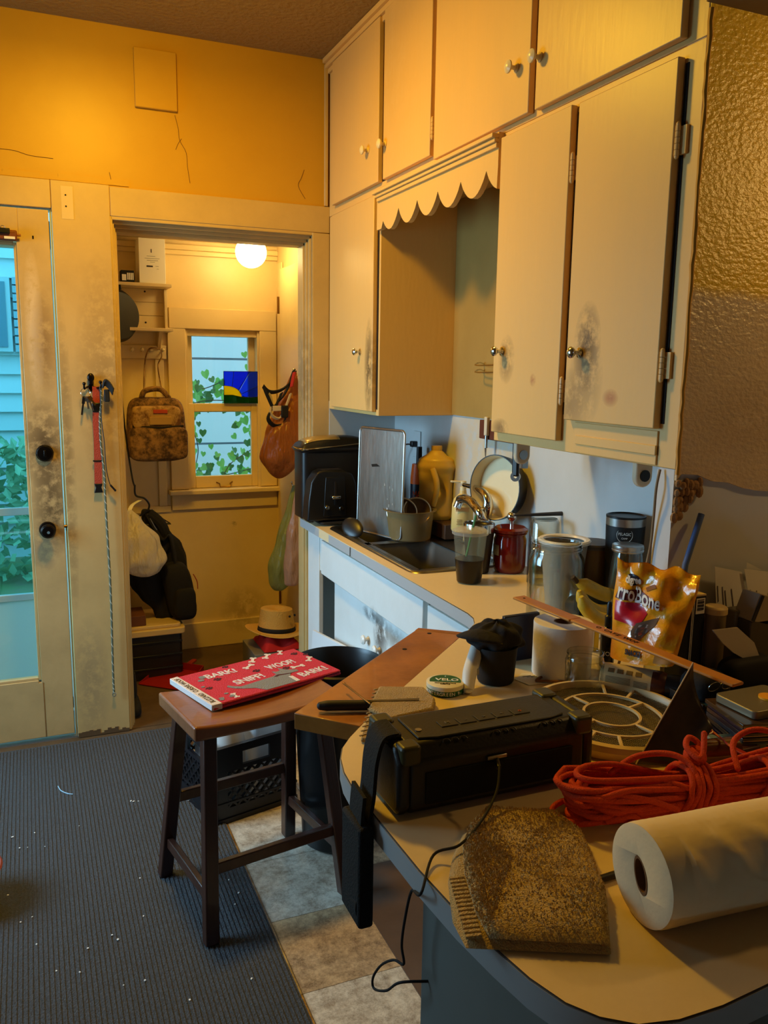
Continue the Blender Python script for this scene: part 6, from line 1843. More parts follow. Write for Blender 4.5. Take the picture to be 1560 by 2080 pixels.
wl('bowl_body', [(0, 0), (0.040, 0), (0.044, 0.006), (0.066, bz_ - 0.012), (0.063, bz_ - 0.012), (0.04, 0.01), (0, 0.008)], mat('greige_card', rgb(158, 148, 132), 0.5), bw, bx_, by_, ZC + 0.0003, 40)
wl('white_rim', [(0.063, bz_ - 0.0118), (0.073, bz_ - 0.011), (0.075, bz_ - 0.004), (0.071, bz_), (0.060, bz_ - 0.001), (0.056, bz_ - 0.006)], m_white, bw, bx_, by_, ZC + 0.0003, 40)
sa, sb_ = Vector((1.34, 2.139, 1.0889)), Vector((1.44, 1.879, 1.1445))
zb_ = ZC + bz_ + 0.007
sa = Vector((1.337, 1.99, zb_)); 
sa.z = sb_.z = zb_
SA, SB = Vector((1.4288, 2.2807, 1.055)), Vector((1.7231, 2.2483, 1.055))
SA.z = SB.z = zb_
spn = thing('spatula', 'dark slim spatula lying across the white bowl and the big jar', 'spatula', ((SA + SB) / 2).to_tuple())
MB().tube([SA, SA.lerp(SB, .35), SA.lerp(SB, .6), SB], [0.0035, 0.006, 0.0075, 0.0085], 10).build('handle', mat('slate_plastic', rgb(40, 38, 44), 0.4), spn)
# black tumbler with a ring logo
tx_, ty_ = 1.53, 1.8567
tz_ = 1.205 - ZC
tr_ = 0.0547
bt = thing('black_tumbler', 'tall black tumbler with a steel rim and a white ring logo by the wall', 'tumbler', (tx_, ty_, ZC))
wl('tumbler_body', [(0, 0), (tr_ * .80, 0), (tr_ * .84, 0.004), (tr_ * .99, tz_ - 0.028), (0, tz_ - 0.028)], mat('powder_black', rgb(18, 18, 19), 0.5), bt, tx_, ty_, ZC + 0.0003, 44)
wl('steel_rim', [(0, tz_ - 0.0275), (tr_ * .992, tz_ - 0.0275), (tr_ * 1.0, tz_ - 0.006)], m_steel, bt, tx_, ty_, ZC + 0.0003, 44)
wl('black_lid', [(0, tz_ - 0.006), (tr_ * 1.003, tz_ - 0.006), (tr_ * 1.003, tz_ - 0.001), (tr_ * .95, tz_), (tr_ * .9, tz_ - 0.004), (0, tz_ - 0.004)], m_black, bt, tx_, ty_, ZC + 0.0003, 44)
dv = Vector((-tx_ - 0.05, -ty_, 0)).normalized()
lp = Vector((1.5, 1.836, 1.1558))
Ml_ = frame((tx_ + dv.x * (tr_ * .96), ty_ + dv.y * (tr_ * .96), lp.z), (-dv.y, dv.x, 0), (0, 0, 1))
MB().tube([Ml_ @ Vector((0.021 * math.cos(a), 0.021 * math.sin(a), 0.0005 - 0.5 * (0.021 * math.cos(a)) ** 2 / tr_)) for a in [2 * PI * i / 40 for i in range(40)]], 0.0007, 5, closed=True).build('logo_ring', m_whiteprint, bt)
lettering('PELAGIC', m_whiteprint, Ml_ @ T(0, 0.003, 0.0012), 0.011, bt, fit=0.034)
lettering('CAMP', m_whiteprint, Ml_ @ T(0, -0.009, 0.0012), 0.007, bt, fit=0.016)
# small mason jar with a metal lid
nx_, ny_ = 1.43, 1.7205
nz_ = 1.155 - ZC
nr_ = 0.0418
mj = thing('mason_jar', 'clear mason jar with a silver metal lid in front of the black tumbler', 'jar', (nx_, ny_, ZC))
wl('glass_wall', [(0, 0.001), (nr_ * .95, 0.001), (nr_ * 1.05, 0.008), (nr_ * 1.08, nz_ * .6), (nr_ * .98, nz_ * .78), (nr_ * .88, nz_ - 0.018), (nr_ * .83, nz_ - 0.018), (nr_ * .93, nz_ * .76), (nr_ * 1.02, nz_ * .6), (nr_ * 1.0, 0.010), (0, 0.006)], m_glass, mj, nx_, ny_, ZC, 36)
wl('metal_lid', [(0, nz_ - 0.0175), (nr_ * .97, nz_ - 0.0175), (nr_ * .99, nz_ - 0.014), (nr_ * .96, nz_ - 0.011), (nr_ * .98, nz_ - 0.008), (nr_ * .96, nz_ - 0.001), (nr_ * .88, nz_), (0, nz_ - 0.001)], m_steel, mj, nx_, ny_, ZC, 36)
# big glass jar
jx_, jy_, jr_ = 1.283, 1.828, 0.0745
jz_ = 1.149 - ZC
bj = thing('big_glass_jar', 'tall empty clear glass jar with a wide mouth standing on the counter', 'jar', (jx_, jy_, ZC))
wl('glass_wall', [(0, 0.001), (jr_ * .92, 0.001), (jr_, 0.010), (jr_, jz_ * .76), (jr_ * .97, jz_ * .83), (jr_ * .86, jz_ * .89), (jr_ * .85, jz_ * .905), (jr_ * .90, jz_ * .91), (jr_ * .90, jz_ * .93), (jr_ * .87, jz_ * .94), (jr_ * .90, jz_ * .955), (jr_ * .87, jz_ * .97), (jr_ * .89, jz_), (jr_ * .84, jz_), (jr_ * .82, jz_ * .9), (jr_ * .93, jz_ * .82), (jr_ * .955, jz_ * .75), (jr_ * .955, 0.014), (jr_ * .88, 0.007), (0, 0.006)], m_glass, bj, jx_, jy_, ZC, 48)
# receipt paper behind the jar
tag(MB().box(1.33, 1.45, 1.70, 1.78, ZC + 0.0003, ZC + 0.002, ).build('envelope', m_paper, smooth=0), 'white envelope lying under the bananas behind the big jar', 'envelope')
# bananas
m_ban = mat('banana_skin', rgb(206, 170, 42), 0.45, var=(26, 0.6, rgb(150, 130, 40)), bump=(60, 0.05))
bb = thing('banana_bunch', 'bunch of speckled yellow bananas between the jar and the snack bag', 'bananas', (1.33, 1.74, ZC))
g1 = ((1.2889, 1.74, 1.0612), (1.3256, 1.74, 1.0447), (1.3695, 1.74, 1.0233), (1.4153, 1.74, 1.0096))
g2 = ((1.2668, 1.7, 1.0497), (1.2873, 1.7, 1.0153), (1.3257, 1.7, 0.9918), (1.3697, 1.7, 0.9873))
g3 = ((1.2439, 1.66, 1.0468), (1.2641, 1.66, 1.0117), (1.3006, 1.66, 0.9848), (1.3474, 1.66, 0.972))
for g, rr in ((g1, 0.019), (g2, 0.017), (g3, 0.018)):
    c = curve(g, 6)
    n_ = len(c)
    MB().tube(c, [rr * (0.35 + 0.65 * min(1, 4.5 * t, 6 * (1 - t) + 0.35)) for t in [i / (n_ - 1) for i in range(n_)]], 8).build('banana', m_ban, bb, smooth=50)
q = g1[0]
MB().tube([q, (q[0] - 0.015, q[1], q[2] + 0.015)], 0.007, 8).build('stem', mat('banana_stem', rgb(60, 44, 20), 0.8), bb)
bkx = (1.4023, 1.82, 1.0275)
tag(superbox(MB(), (bkx[0], bkx[1], ZC + 0.042), (0.075, 0.045, 0.041), 0.6, 24, 12).build('black_purse', m_blackmat, smooth=60), 'black crumpled purse behind the bananas', 'purse')

# ------------------------------------------------------------------ hung under the wall cabinet
ut = thing('paper_towel_holder', 'white paper towel holder with round arms under the two door cabinet', 'holder', (1.36, 1.8, 1.30))
def arm(p, dk, w):
    a = MB().prism([(-0.024, 0.0), (0.024, 0.0), (0.024, -0.040)] + arc(0, -0.040, 0.024, 0, -180, 8)[1:-1] + [(-0.024, -0.040)], 0, w, frame((p[0], p[1], p[2]), (1, 0, 0), (0, 0, 1)))
    o = a.build('arm', mat('aged_white', rgb(206, 194, 166), 0.4), ut, bevel=0.004)
    MB().lathe([(0, 0), (0.014, 0), (0.014, 0.003), (0, 0.0035)], T(p[0], p[1] - w - 0.0002, p[2] - 0.036, rx=PI / 2), 20).build('disc', dk, o)
za_ = 1.3945
arm((1.335, 1.5816, za_), m_black, 0.018)
arm((1.318, 2.0858, za_), m_steel, 0.018)
MB().box(1.315, 1.355, 1.5747, 2.123, za_ - 0.006, za_ + 0.0003).build('base_strip', m_white, ut)
# hanging black handle
hq = (1.345, 2.1702, 1.3535), (1.345, 2.148, 1.2841)
ho_ = thing('hanging_handle', 'black pan handle with a rivet hole hanging under the cabinet above the skillet', 'handle', hq[1])
MB().bar((hq[0][0], hq[0][1] - 0.02, 1.3948), hq[1], 0.024, 0.012, up=(-1, -0.3, 0)).build('grip', m_black, ho_, bevel=0.005)
MB().lathe([(0.006, -0.004), (0.015, -0.004), (0.015, 0.004), (0.006, 0.004), (0.006, -0.004)], Matrix.Translation(hq[1]) @ Vector((-0.8, -0.6, 0)).to_track_quat('Z', 'Y').to_matrix().to_4x4(), 22).build('eye_ring', m_steel, ho_)
bq = (1.39, 2.1797, 1.3393)
tag(MB().box(bq[0] - 0.012, bq[0] + 0.012, bq[1] - 0.012, bq[1] + 0.012, bq[2] - 0.035, 1.3948).build('bracket_post', m_steel, bevel=0.002), 'short steel bracket post under the cabinet beside the black handle', 'bracket')
# knife block on the niche wall
kb = (1.575, 2.7533, 1.3798)
kbl = thing('knife_rack', 'brown wooden knife rack on the splash wall below the valance', 'knife rack', (1.58, kb[1], kb[2] - 0.04))
MB().box(1.568, 1.599, kb[1] - 0.22, kb[1] + 0.02, kb[2] - 0.035, kb[2] + 0.035).build('rack_block', mat('red_brown_wood', rgb(92, 44, 22), 0.5), kbl, bevel=0.003)
kf = thing('hung_knife', 'small steel knife hanging point down in the brown knife rack', 'knife', (1.56, kb[1] - 0.04, kb[2] - 0.1))
MB().cyl((1.560, kb[1] - 0.05, kb[2] - 0.02), (1.560, kb[1] - 0.05, kb[2] - 0.065), 0.006).build('ferrule', m_steel, kf)
MB().add([(1.557, kb[1] - 0.056, kb[2] - 0.065), (1.557, kb[1] - 0.044, kb[2] - 0.065), (1.557, kb[1] - 0.052, kb[2] - 0.105), (1.560, kb[1] - 0.056, kb[2] - 0.065), (1.560, kb[1] - 0.044, kb[2] - 0.065), (1.560, kb[1] - 0.052, kb[2] - 0.105)], [(0, 1, 2), (5, 4, 3), (0, 3, 4, 1), (1, 4, 5, 2), (2, 5, 3, 0)]).build('blade', m_steel, kf, smooth=0)
MB().box(1.553, 1.567, kb[1] - 0.06, kb[1] - 0.04, kb[2] - 0.02, kb[2] + 0.05).build('grip', mat('white_grip', rgb(206, 196, 170), 0.5), kf, bevel=0.003)
# wire hooks in the niche
wr = (1.57, 2.791, 1.6207), (1.57, 2.7892, 1.5952)
wk = thing('wire_rack', 'small chrome wire rack on the wall inside the sink niche', 'rack', (1.59, wr[0][1] - 0.03, wr[1][2]))
for q in wr:
    MB().tube(curve([(1.598, q[1] + 0.005, q[2]), (1.57, q[1], q[2] + 0.006), (1.545, q[1] - 0.02, q[2] - 0.004), (1.545, q[1] - 0.2, q[2] - 0.002), (1.598, q[1] - 0.22, q[2])], 6), 0.0028, 8).build('wire', m_chrome, wk)
# cord down the edge of the end wall
cw = ((1.3045, 1.43, 1.3779), (1.2969, 1.43, 1.3564), (1.3022, 1.43, 1.3287), (1.3103, 1.43, 1.3006))
cw = [(1.262, 1.43, 1.392), (1.255, 1.43, 1.35), (1.262, 1.44, 1.28), (1.265, 1.45, 1.2), (1.25, 1.47, 1.05), (1.24, 1.50, 0.92)]
tag(MB().tube(curve(cw, 8), 0.003, 8).build('thin_cord', mat('tan_cord', rgb(140, 118, 84), 0.6)), 'thin tan cord hanging down the edge of the end wall below the cabinet', 'cord')

# ------------------------------------------------------------------ far edge of the peninsula
# upright paper roll
pr_ = thing('upright_paper_roll', 'white paper roll standing upright beside the black cap', 'paper roll', (1.098, 1.524, ZC))
rz_ = 1.038 - ZC
m_tissue = mat('white_tissue', rgb(226, 220, 208), 0.8, bump=(70, 0.12))
wl('paper', [(0.022, 0), (0.0665, 0), (0.067, 0.002), (0.067, rz_ - 0.002), (0.0665, rz_), (0.022, rz_), (0.022, 0)], m_tissue, pr_, 1.098, 1.524, ZC + 0.0004, 44)
wl('core', [(0.0195, 0.0), (0.0218, 0.0), (0.0218, rz_ + 0.0005), (0.0195, rz_ + 0.0005), (0.0195, 0)], mat('brown_core', rgb(110, 80, 50), 0.8), pr_, 1.098, 1.524, ZC + 0.0004, 28)
# long wooden stick resting on the roll
sA, sB = Vector((1.0556, 1.6505, 1.066)), Vector((1.1309, 1.0441, 1.058))
sk_ = thing('wooden_stick', 'long flat wooden stick with burnt letters lying across the paper roll', 'stick', ((sA + sB) / 2).to_tuple())
dS = (sB - sA).normalized()
sd_ = dS.cross(Vector((0, 0, 1))).normalized()
m_bam = mat('bamboo', rgb(182, 118, 44), 0.4, var=(10, 0.5, rgb(146, 88, 30)), bump=(40, 0.05))
MB().bar(sA, sA.lerp(sB, .32), 0.036, 0.006).bar(sA.lerp(sB, .32), sB, 0.030, 0.0065).build('stick_body', m_bam, sk_, bevel=0.0025)
p = sA.lerp(sB, .035)
MB().cyl(p + Vector((0, 0, 0.0028)), p + Vector((0, 0, 0.0036)), 0.003, n=12).build('hanging_hole', m_dark, sk_)
up_ = sd_.cross(dS).normalized()
if up_.z < 0:
    up_ = -up_
Mst = Matrix((dS, up_.cross(dS), up_)).transposed().to_4x4()
Mst.translation = sA.lerp(sB, .52) + up_ * 0.0034
lettering('O  CATZ  WOF', m_dark, Mst, 0.014, sk_, fit=0.115)
# quilted jelly jar
qx, qy, qr = 1.103, 1.453, 0.0415
qx, qy = 1.104, 1.452
qz = 1.007 - ZC
qj = thing('quilted_jar', 'small clear quilted glass jar in front of the white paper roll', 'jar', (qx - 0.045, qy - 0.075, ZC))
qx, qy = qx - 0.030, qy - 0.045
def qjar(u, v):
    th = 2 * PI * u
    z = v * qz
    r = qr
    if v < 0.06:
        r = qr * (0.86 + 0.1 * v / 0.06)
    elif v > 0.80:
        r = qr * (0.93 + 0.03 * math.sin(v * 60))
    elif v < 0.66:
        r = qr * (0.985 - 0.035 * abs(math.sin(7 * th + v * 14)) * abs(math.sin(7 * th - v * 14)))
    return Vector((qx + r * math.cos(th), qy + r * math.sin(th), ZC + 0.0005 + z))
mb = MB().sheet(qjar, 72, 30, closed_u=True)
n0 = 72 * 30
mb2 = MB().lathe([(0, 0.0005), (qr * .86, 0.0005)], T(qx, qy, ZC), 72)
mb.f.append(list(range(72)))
inn = [(qr * .90, qz), (qr * .87, qz * .8), (qr * .91, qz * .6), (qr * .89, 0.012), (0, 0.008)]
mb.lathe(inn, T(qx, qy, ZC + 0.0005), 72)
k0 = 29 * 72
for i in range(72):
    j = (i + 1) % 72
    mb.f.append([k0 + i, k0 + j, n0 + j, n0 + i])
mb.build('glass_wall', m_glass, qj, smooth=40)
# dropper bottle
dx, dy = (1.225, 1.5239)
dbt = thing('dropper_bottle', 'small black dropper bottle beside the yellow snack bag', 'bottle', (dx, dy, ZC))
dzt = 1.072 - ZC
wl('bottle_body', [(0, 0), (0.0155, 0), (0.017, 0.003), (0.017, dzt * .48), (0.014, dzt * .58), (0.0075, dzt * .62), (0, dzt * .62)], mat('gloss_black', rgb(14, 13, 14), 0.15), dbt, dx, dy, ZC + 0.0003, 26)
wl('dropper_cap', [(0, dzt * .622), (0.0095, dzt * .622), (0.0095, dzt * .78), (0.006, dzt * .80), (0.0065, dzt * .96), (0.004, dzt), (0, dzt)], m_black, dbt, dx, dy, ZC + 0.0003, 20)
dv = Vector((-dx, -dy, 0)).normalized()
lettering('IO', m_whiteprint, frame((dx + dv.x * 0.0175, dy + dv.y * 0.0175, ZC + 0.035), (-dv.y, dv.x, 0), (0, 0, 1)), 0.014, dbt)
# yellow lighter behind
q = (1.2665, 1.6177, 0.95)
yl = thing('yellow_marker', 'small yellow and white stick behind the dropper bottle', 'marker', (q[0], q[1], ZC))
MB().box(q[0] - 0.006, q[0] + 0.008, q[1], q[1] + 0.012, ZC + 0.0003, ZC + 0.06).build('yellow_body', mat('marker_yellow', rgb(230, 190, 30), 0.4), yl, bevel=0.002)
MB().box(q[0] - 0.016, q[0] - 0.0065, q[1], q[1] + 0.012, ZC + 0.0003, ZC + 0.058).build('white_body', m_white, yl, bevel=0.002)
# snack bag
sg0 = ((1.1574, 1.42, 0.963), (1.2068, 1.275, 1.0042), (1.2728, 1.285, 1.1844), (1.1662, 1.43, 1.1963))
NB = Vector((-0.64, -0.77, 0))
bagth = thing('snack_bag', 'orange yellow foil dog treat bag with a crumpled top', 'bag', (1.17, 1.34, ZC + 0.066))
Pb = [Vector(p) for p in sg0]
m_bag = mat('yellow_foil', rgb(236, 158, 22), 0.24, coat=0.5, spec=0.7, bump=(28, 0.5))
# front grid: u left to right, v bottom to top ; bottom corners dropped to the counter
bl, brr, trr, tl = Pb
bl.z = max(bl.z, ZC + 0.064); brr.z = max(brr.z, ZC + 0.064)
rnd = random.Random(31)
cr1 = [[rnd.uniform(-1, 1) for _ in range(12)] for _ in range(12)]
def bagpt(u, v, side):
    l_ = bl.lerp(tl, v)
    r_ = brr.lerp(trr, v)
    # waist: the bag is narrow where it was gripped
    p = l_.lerp(r_, u)
    depth = 0.028 * (math.sin(PI * min(1, max(0, u))) ** 0.55) * (1 - v ** 2.2) + 0.004 * (1 if 0 < u < 1 else 0)
    lean = 0.010 * v
    wr = 0.0
    i, j = u * 7, v * 9
    wr = 0.0045 * (math.sin(13 * u + 5 * v) + math.sin(9 * v - 17 * u + 1) + 0.8 * math.sin(23 * v + 4 * u)) * (0.35 + v) 
    if v > 0.86:
        wr += 0.007 * math.sin(26 * u + 3) * (v - 0.8) * 5
    yoff = (-depth if side < 0 else depth * 0.9) + lean + wr * (1 if 0 < u < 1 else 0.3)
    z = p.z + (0.006 * math.sin(17 * u + 2) * max(0, v - 0.9) * 10)
    return Vector((p.x + 0.004 * math.sin(9 * v + 8 * u) * v, p.y + 0.008, z)) - NB * yoff
NU, NV = 26, 30
mb = MB()
mb.sheet(lambda u, v: bagpt(u, v, -1), NU, NV)
mb.sheet(lambda u, v: bagpt(1 - u, v, 1), NU, NV)
mb.build('foil_body', m_bag, bagth, smooth=70)
def patch(name, m, poly, off=0.0012, parent=bagth):
    """flat print following the front of the bag; poly in (u, v)"""
    cx = sum(p[0] for p in poly) / len(poly)
    cy = sum(p[1] for p in poly) / len(poly)
    vs = []
    rings = 4
    for k in range(1, rings + 1):
        for (u, v) in poly:
            vs.append(bagpt(cx + (u - cx) * k / rings, cy + (v - cy) * k / rings, -1) + NB * off)
    vs.append(bagpt(cx, cy, -1) + NB * off)
    n_ = len(poly)
    fs = [(len(vs) - 1, i, (i + 1) % n_) for i in range(n_)]
    for k in range(rings - 1):
        for i in range(n_):
            j = (i + 1) % n_
            fs.append((k * n_ + i, (k + 1) * n_ + i, (k + 1) * n_ + j, k * n_ + j))
    return MB().add(vs, fs).build(name, m, parent, smooth=60)
def dense(poly, n=6):
    out = []
    for i in range(len(poly)):
        a, b = poly[i], poly[(i + 1) % len(poly)]
        out += [(a[0] + (b[0] - a[0]) * k / n, a[1] + (b[1] - a[1]) * k / n) for k in range(n)]
    return out
patch('crimson_panel', mat('crimson_print', rgb(186, 20, 44), 0.3, coat=0.4), dense([(0.03, 0.40), (0.03, 0.60), (0.36, 0.60), (0.45, 0.52), (0.36, 0.385)]))
patch('window', mat('clear_window', rgb(150, 132, 120), 0.1, metal=0.6), dense([(0.22, 0.24), (0.33, 0.42), (0.62, 0.50), (0.58, 0.42), (0.40, 0.24)]), 0.0018)
patch('maroon_shadow', mat('maroon_print', rgb(96, 22, 20), 0.4), dense([(0.02, 0.62), (0.05, 0.73), (0.30, 0.74), (0.60, 0.66), (0.60, 0.60), (0.3, 0.62)]), 0.0022)
def bag_text(t, u, v, size, m, tilt=0.0, fit=None):
    o = lettering(t, m, Matrix.Identity(4), size, None, fit=fit, bold=0.0008)
    o.parent = bagth
    inv = world_inv(bagth)
    for vt_ in o.data.vertices:
        x, y, z = vt_.co
        q = bagpt(u + x / 0.21, v + (y + tilt * x) / 0.20, -1)
        vt_.co = inv @ (q + NB * (0.0032 + z))
    return o
bag_text('rroBone', 0.32, 0.675, 0.046, m_whiteprint, -0.10, 0.118)
patch('badge', mat('navy_print', rgb(26, 24, 40), 0.4), [(0.225 + 0.095 * math.cos(a), 0.83 + 0.055 * math.sin(a)) for a in [2 * PI * i / 16 for i in range(16)]], 0.0022)
bag_text('digree', 0.225, 0.825, 0.019, m_whiteprint, 0, 0.045)
patch('bone_print', mat('brown_bone', rgb(132, 76, 22), 0.4), dense([(0.42, 0.74), (0.40, 0.77), (0.50, 0.83), (0.53, 0.80)]), 0.002)
bag_text('SNACKS', 0.34, 0.11, 0.016, m_ink, -0.05, 0.05)
patch('barcode_panel', mat('tan_print', rgb(170, 120, 50), 0.5), dense([(0.66, 0.03), (0.66, 0.15), (0.92, 0.15), (0.92, 0.03)]), 0.002)
# spice jar lying down
v0, v1 = Vector((1.1215, 1.408, 0.947)), Vector((1.233, 1.2748, 0.947))
sj = thing('spice_jar', 'labelled jar with a brown lid lying on its side before the snack bag', 'jar', ((v0 + v1) / 2).to_tuple())
v0.z = v1.z = ZC + 0.0315
v0.y -= 0.0
Mv = Matrix.Translation(v0) @ (v1 - v0).to_track_quat('Z', 'Y').to_matrix().to_4x4()
Lv = (v1 - v0).length
m_lab = mat('cream_label', rgb(204, 184, 140), 0.5)
MB().lathe([(0, 0), (0.026, 0), (0.030, 0.004), (0.031, 0.012), (0.031, Lv * .72), (0.026, Lv * .78), (0, Lv * .78)], Mv, 32).build('jar_body', m_lab, sj)
MB().lathe([(0.0312, Lv * .62), (0.0312, Lv * .72), (0.027, Lv * .785), (0.026, Lv * .785)], Mv, 32).build('brown_end', mat('brown_jar', rgb(70, 34, 20), 0.3), sj)
MB().lathe([(0, Lv * .785), (0.028, Lv * .785), (0.0285, Lv), (0.026, Lv + 0.003), (0, Lv + 0.003)], Mv, 32).build('lid', m_black, sj)
lab_ = MB()
Mi = Mv.to_3x3()
axis = (v1 - v0).normalized()
view = Vector((-v0.x, -v0.y, 0.9)).normalized()
rad = (view - axis * view.dot(axis)).normalized()
tan_ = rad.cross(axis).normalized()
def ring_print(t0, t1, a, h):
    c = v0 + axis * ((t0 + t1) / 2 * Lv) + (rad * math.cos(a) + tan_ * math.sin(a)) * 0.0314
    u_ = (tan_ * math.cos(a) - rad * math.sin(a))
    lab_.bar(c - axis * ((t1 - t0) / 2 * Lv), c + axis * ((t1 - t0) / 2 * Lv), 0.0006, h, up=u_)
for k_ in range(7):
    ring_print(0.08, 0.38, -0.55 + k_ * 0.08, 0.0009)
for k_ in range(5):
    ring_print(0.42, 0.58, -0.5 + k_ * 0.09, 0.0012)
for k_ in range(4):
    ring_print(0.1 + 0.11 * k_, 0.17 + 0.11 * k_, 0.38, 0.010)
lab_.build('label_print', mat('sepia_print', rgb(110, 88, 52), 0.6), sj, smooth=0)
# black cap on a dark cup
cp = Vector((0.9013, 1.4914, 0.9155))
cp = Vector((cp.x + 0.03, cp.y + 0.045, ZC))
ct_ = 0.998 - ZC
kcup = thing('black_cup', 'matte black cup holding a black fabric cap behind the speaker', 'cup', cp.to_tuple())
wl('cup_body', [(0, 0), (0.038, 0), (0.041, 0.004), (0.047, ct_), (0.044, ct_), (0.038, 0.008), (0, 0.006)], m_blackmat, kcup, cp.x, cp.y, ZC + 0.0003, 36)
capo = thing('fabric_hat', 'black fabric cap crumpled on top of the black cup', 'cap', (cp.x, cp.y, ZC + ct_))
cc = Vector((0.9138, 1.52, 1.0168))
def capf(u, v):
    th, ph_ = 2 * PI * u, PI * (v - 0.5)
    d = Vector((math.cos(ph_) * math.cos(th), math.cos(ph_) * math.sin(th), math.sin(ph_)))
    k = 1 + 0.10 * math.sin(5 * th + 4 * ph_) + 0.07 * math.sin(9 * th - 3 * ph_) + 0.05 * math.sin(7 * ph_ + 3 * th)
    return Vector((cp.x + 0.005 + d.x * 0.062 * k, cp.y + 0.01 + d.y * 0.055 * k, ZC + ct_ + 0.016 + d.z * 0.035 * k))
MB().sheet(capf, 36, 22, closed_u=True).build('crown', m_cloth, capo, smooth=70, subsurf=1)
bq = Vector((0.8701, 1.52, 1.033))
def brim(u, v):
    a = math.radians(150 + 110 * u)
    r = 0.045 + 0.045 * v
    return Vector((cp.x + r * math.cos(a), cp.y + 0.01 + r * math.sin(a) * 0.7, ZC + ct_ + 0.030 - 0.012 * v * v + 0.010 * math.sin(PI * u)))
MB().sheet(brim, 16, 6).build('brim', m_cloth, capo, solid=0.004)
# white ear thermometer leaning on the cup
ta, tb_ = Vector((0.8376, 1.4909, 0.9225)), Vector((0.8899, 1.5533, 1.0))
th_ = thing('white_handset', 'white plastic ear thermometer leaning upright against the black cup', 'thermometer', ta.to_tuple())
n_ = 14
axis_ = curve([ta, ta.lerp(tb_, .35) + Vector((-0.004, 0, 0)), ta.lerp(tb_, .7), tb_ + Vector((0.002, 0, 0.001))], 5)
MB().tube(axis_, [0.011 + 0.005 * math.sin(PI * min(1, i / (len(axis_) - 1) * 0.9 + 0.05)) for i in range(len(axis_))], 14).build('grip', m_white, th_, smooth=60)
MB().ball(tb_ + Vector((0.006, 0.004, 0.002)), (0.0175, 0.015, 0.016), 18, 12).build('head', m_white, th_)
MB().ball(axis_[0], (0.011, 0.011, 0.006), 14, 8).build('end_cap', m_white, th_)
p = axis_[6]
MB().box(p.x + 0.009, p.x + 0.016, p.y - 0.012, p.y - 0.004, p.z - 0.008, p.z + 0.006).build('button', mat('grey_button', rgb(150, 150, 146), 0.4), th_, bevel=0.002)
# navy folder behind the cap
nv = [(0.9657, 1.5428, 0.92), (1.0195, 1.529, 0.92)]
nf = MB()
nb0, nb1 = Vector(nv[0]), Vector(nv[1])
nb0.y += 0.06; nb1.y += 0.03
nb0.x += 0.05; nb1.x += 0.01
nf.box(0, 0.10, 0, 0.012, 0, 0.118, T(nb0.x - 0.02, nb0.y + 0.02, ZC + 0.0005, 0.05, 0.10))
tag(nf.build('navy_case', mat('navy_plastic', rgb(16, 20, 44), 0.35), bevel=0.002), 'navy blue flat case standing between the black cup and the paper roll', 'case')
# receipts under the roll
rc_ = thing('receipt', 'printed white receipt lying in front of the paper roll', 'receipt', (1.0179, 1.4922, 0.916))
rq = ((0.9742, 1.5247, 0.916), (0.9859, 1.4824, 0.916), (1.0593, 1.4764, 0.916), (1.0665, 1.5158, 0.916), (1.0098, 1.5506, 0.916))
MB().prism([(p[0], p[1]) for p in rq], ZC + 0.0003, ZC + 0.0012).build('slip', m_paper, rc_, smooth=0)
prn = MB()
c0 = Vector(rq[0]); e1 = (Vector(rq[2]) - Vector(rq[0]))
for k_ in range(6):
    a = c0 + e1 * (0.15 + 0.10 * k_) + Vector((0.012, 0.012, 0.0017 - 0.001))
    prn.box(a.x, a.x + 0.022, a.y, a.y + 0.0022, ZC + 0.0012, ZC + 0.0015)
prn.build('receipt_print', m_ink, rc_, smooth=0)
bnd_ = ((1.0093, 1.4931, 0.918), (1.0336, 1.5063, 0.918), (1.0616, 1.499, 0.918), (1.0894, 1.4819, 0.918), (1.0803, 1.4598, 0.918), (1.0494, 1.4716, 0.918))
tag(MB().tube([(p[0], p[1], ZC + 0.0045) for p in curve(list(bnd_) + list(bnd_[:1]), 5)[:-1]], 0.003, 8, closed=True).build('brown_band', mat('brown_elastic', rgb(130, 84, 40), 0.6)), 'brown elastic band lying before the quilted jar', 'band')
# nicotine tin
vx, vy, vr = 0.798, 1.522, 0.0405
vt = thing('green_white_tin', 'round green and white pouch tin with raised lid on the cream counter', 'tin', (vx, vy, ZC))
vh = 0.934 - ZC + 0.0035
m_tin = mat('white_tin', rgb(222, 214, 182), 0.35)
m_green = mat('dark_green_print', rgb(20, 94, 52), 0.4)
wl('tin_base', [(0, 0), (vr * .97, 0), (vr, 0.002), (vr, vh * .55), (0, vh * .55)], m_green, vt, vx, vy, ZC + 0.0003, 48)
wl('tin_lid', [(0, vh * .555), (vr * 1.005, vh * .555), (vr * 1.005, vh * .96), (vr * .97, vh), (0, vh)], m_tin, vt, vx, vy, ZC + 0.0003, 48)
e_r = Vector((vy, -vx, 0)).normalized()      # to the right of the viewer
e_u = Vector((vx, vy, 0)).normalized()       # away from the viewer
Mv_ = frame((vx, vy, ZC + vh + 0.0004), e_r, e_u)
poly = [(vr * .84 * math.cos(a), vr * .84 * math.sin(a)) for a in [math.radians(-12 + 204 * i / 22) for i in range(23)]]
MB().prism(poly, 0, 0.0006, Mv_).build('green_half', m_green, vt, smooth=0)
lettering('VELO', m_whiteprint, Mv_ @ T(0.004, vr * .12, 0.0007), 0.0185, vt, fit=0.050, bold=0.0003)
lettering('6', m_whiteprint, Mv_ @ T(0, vr * .62, 0.0007), 0.007, vt)
lettering('WARNING CONTAINS\nNICOTINE', m_ink, Mv_ @ T(0, -vr * .42, 0.0003), 0.006, vt, fit=0.046)
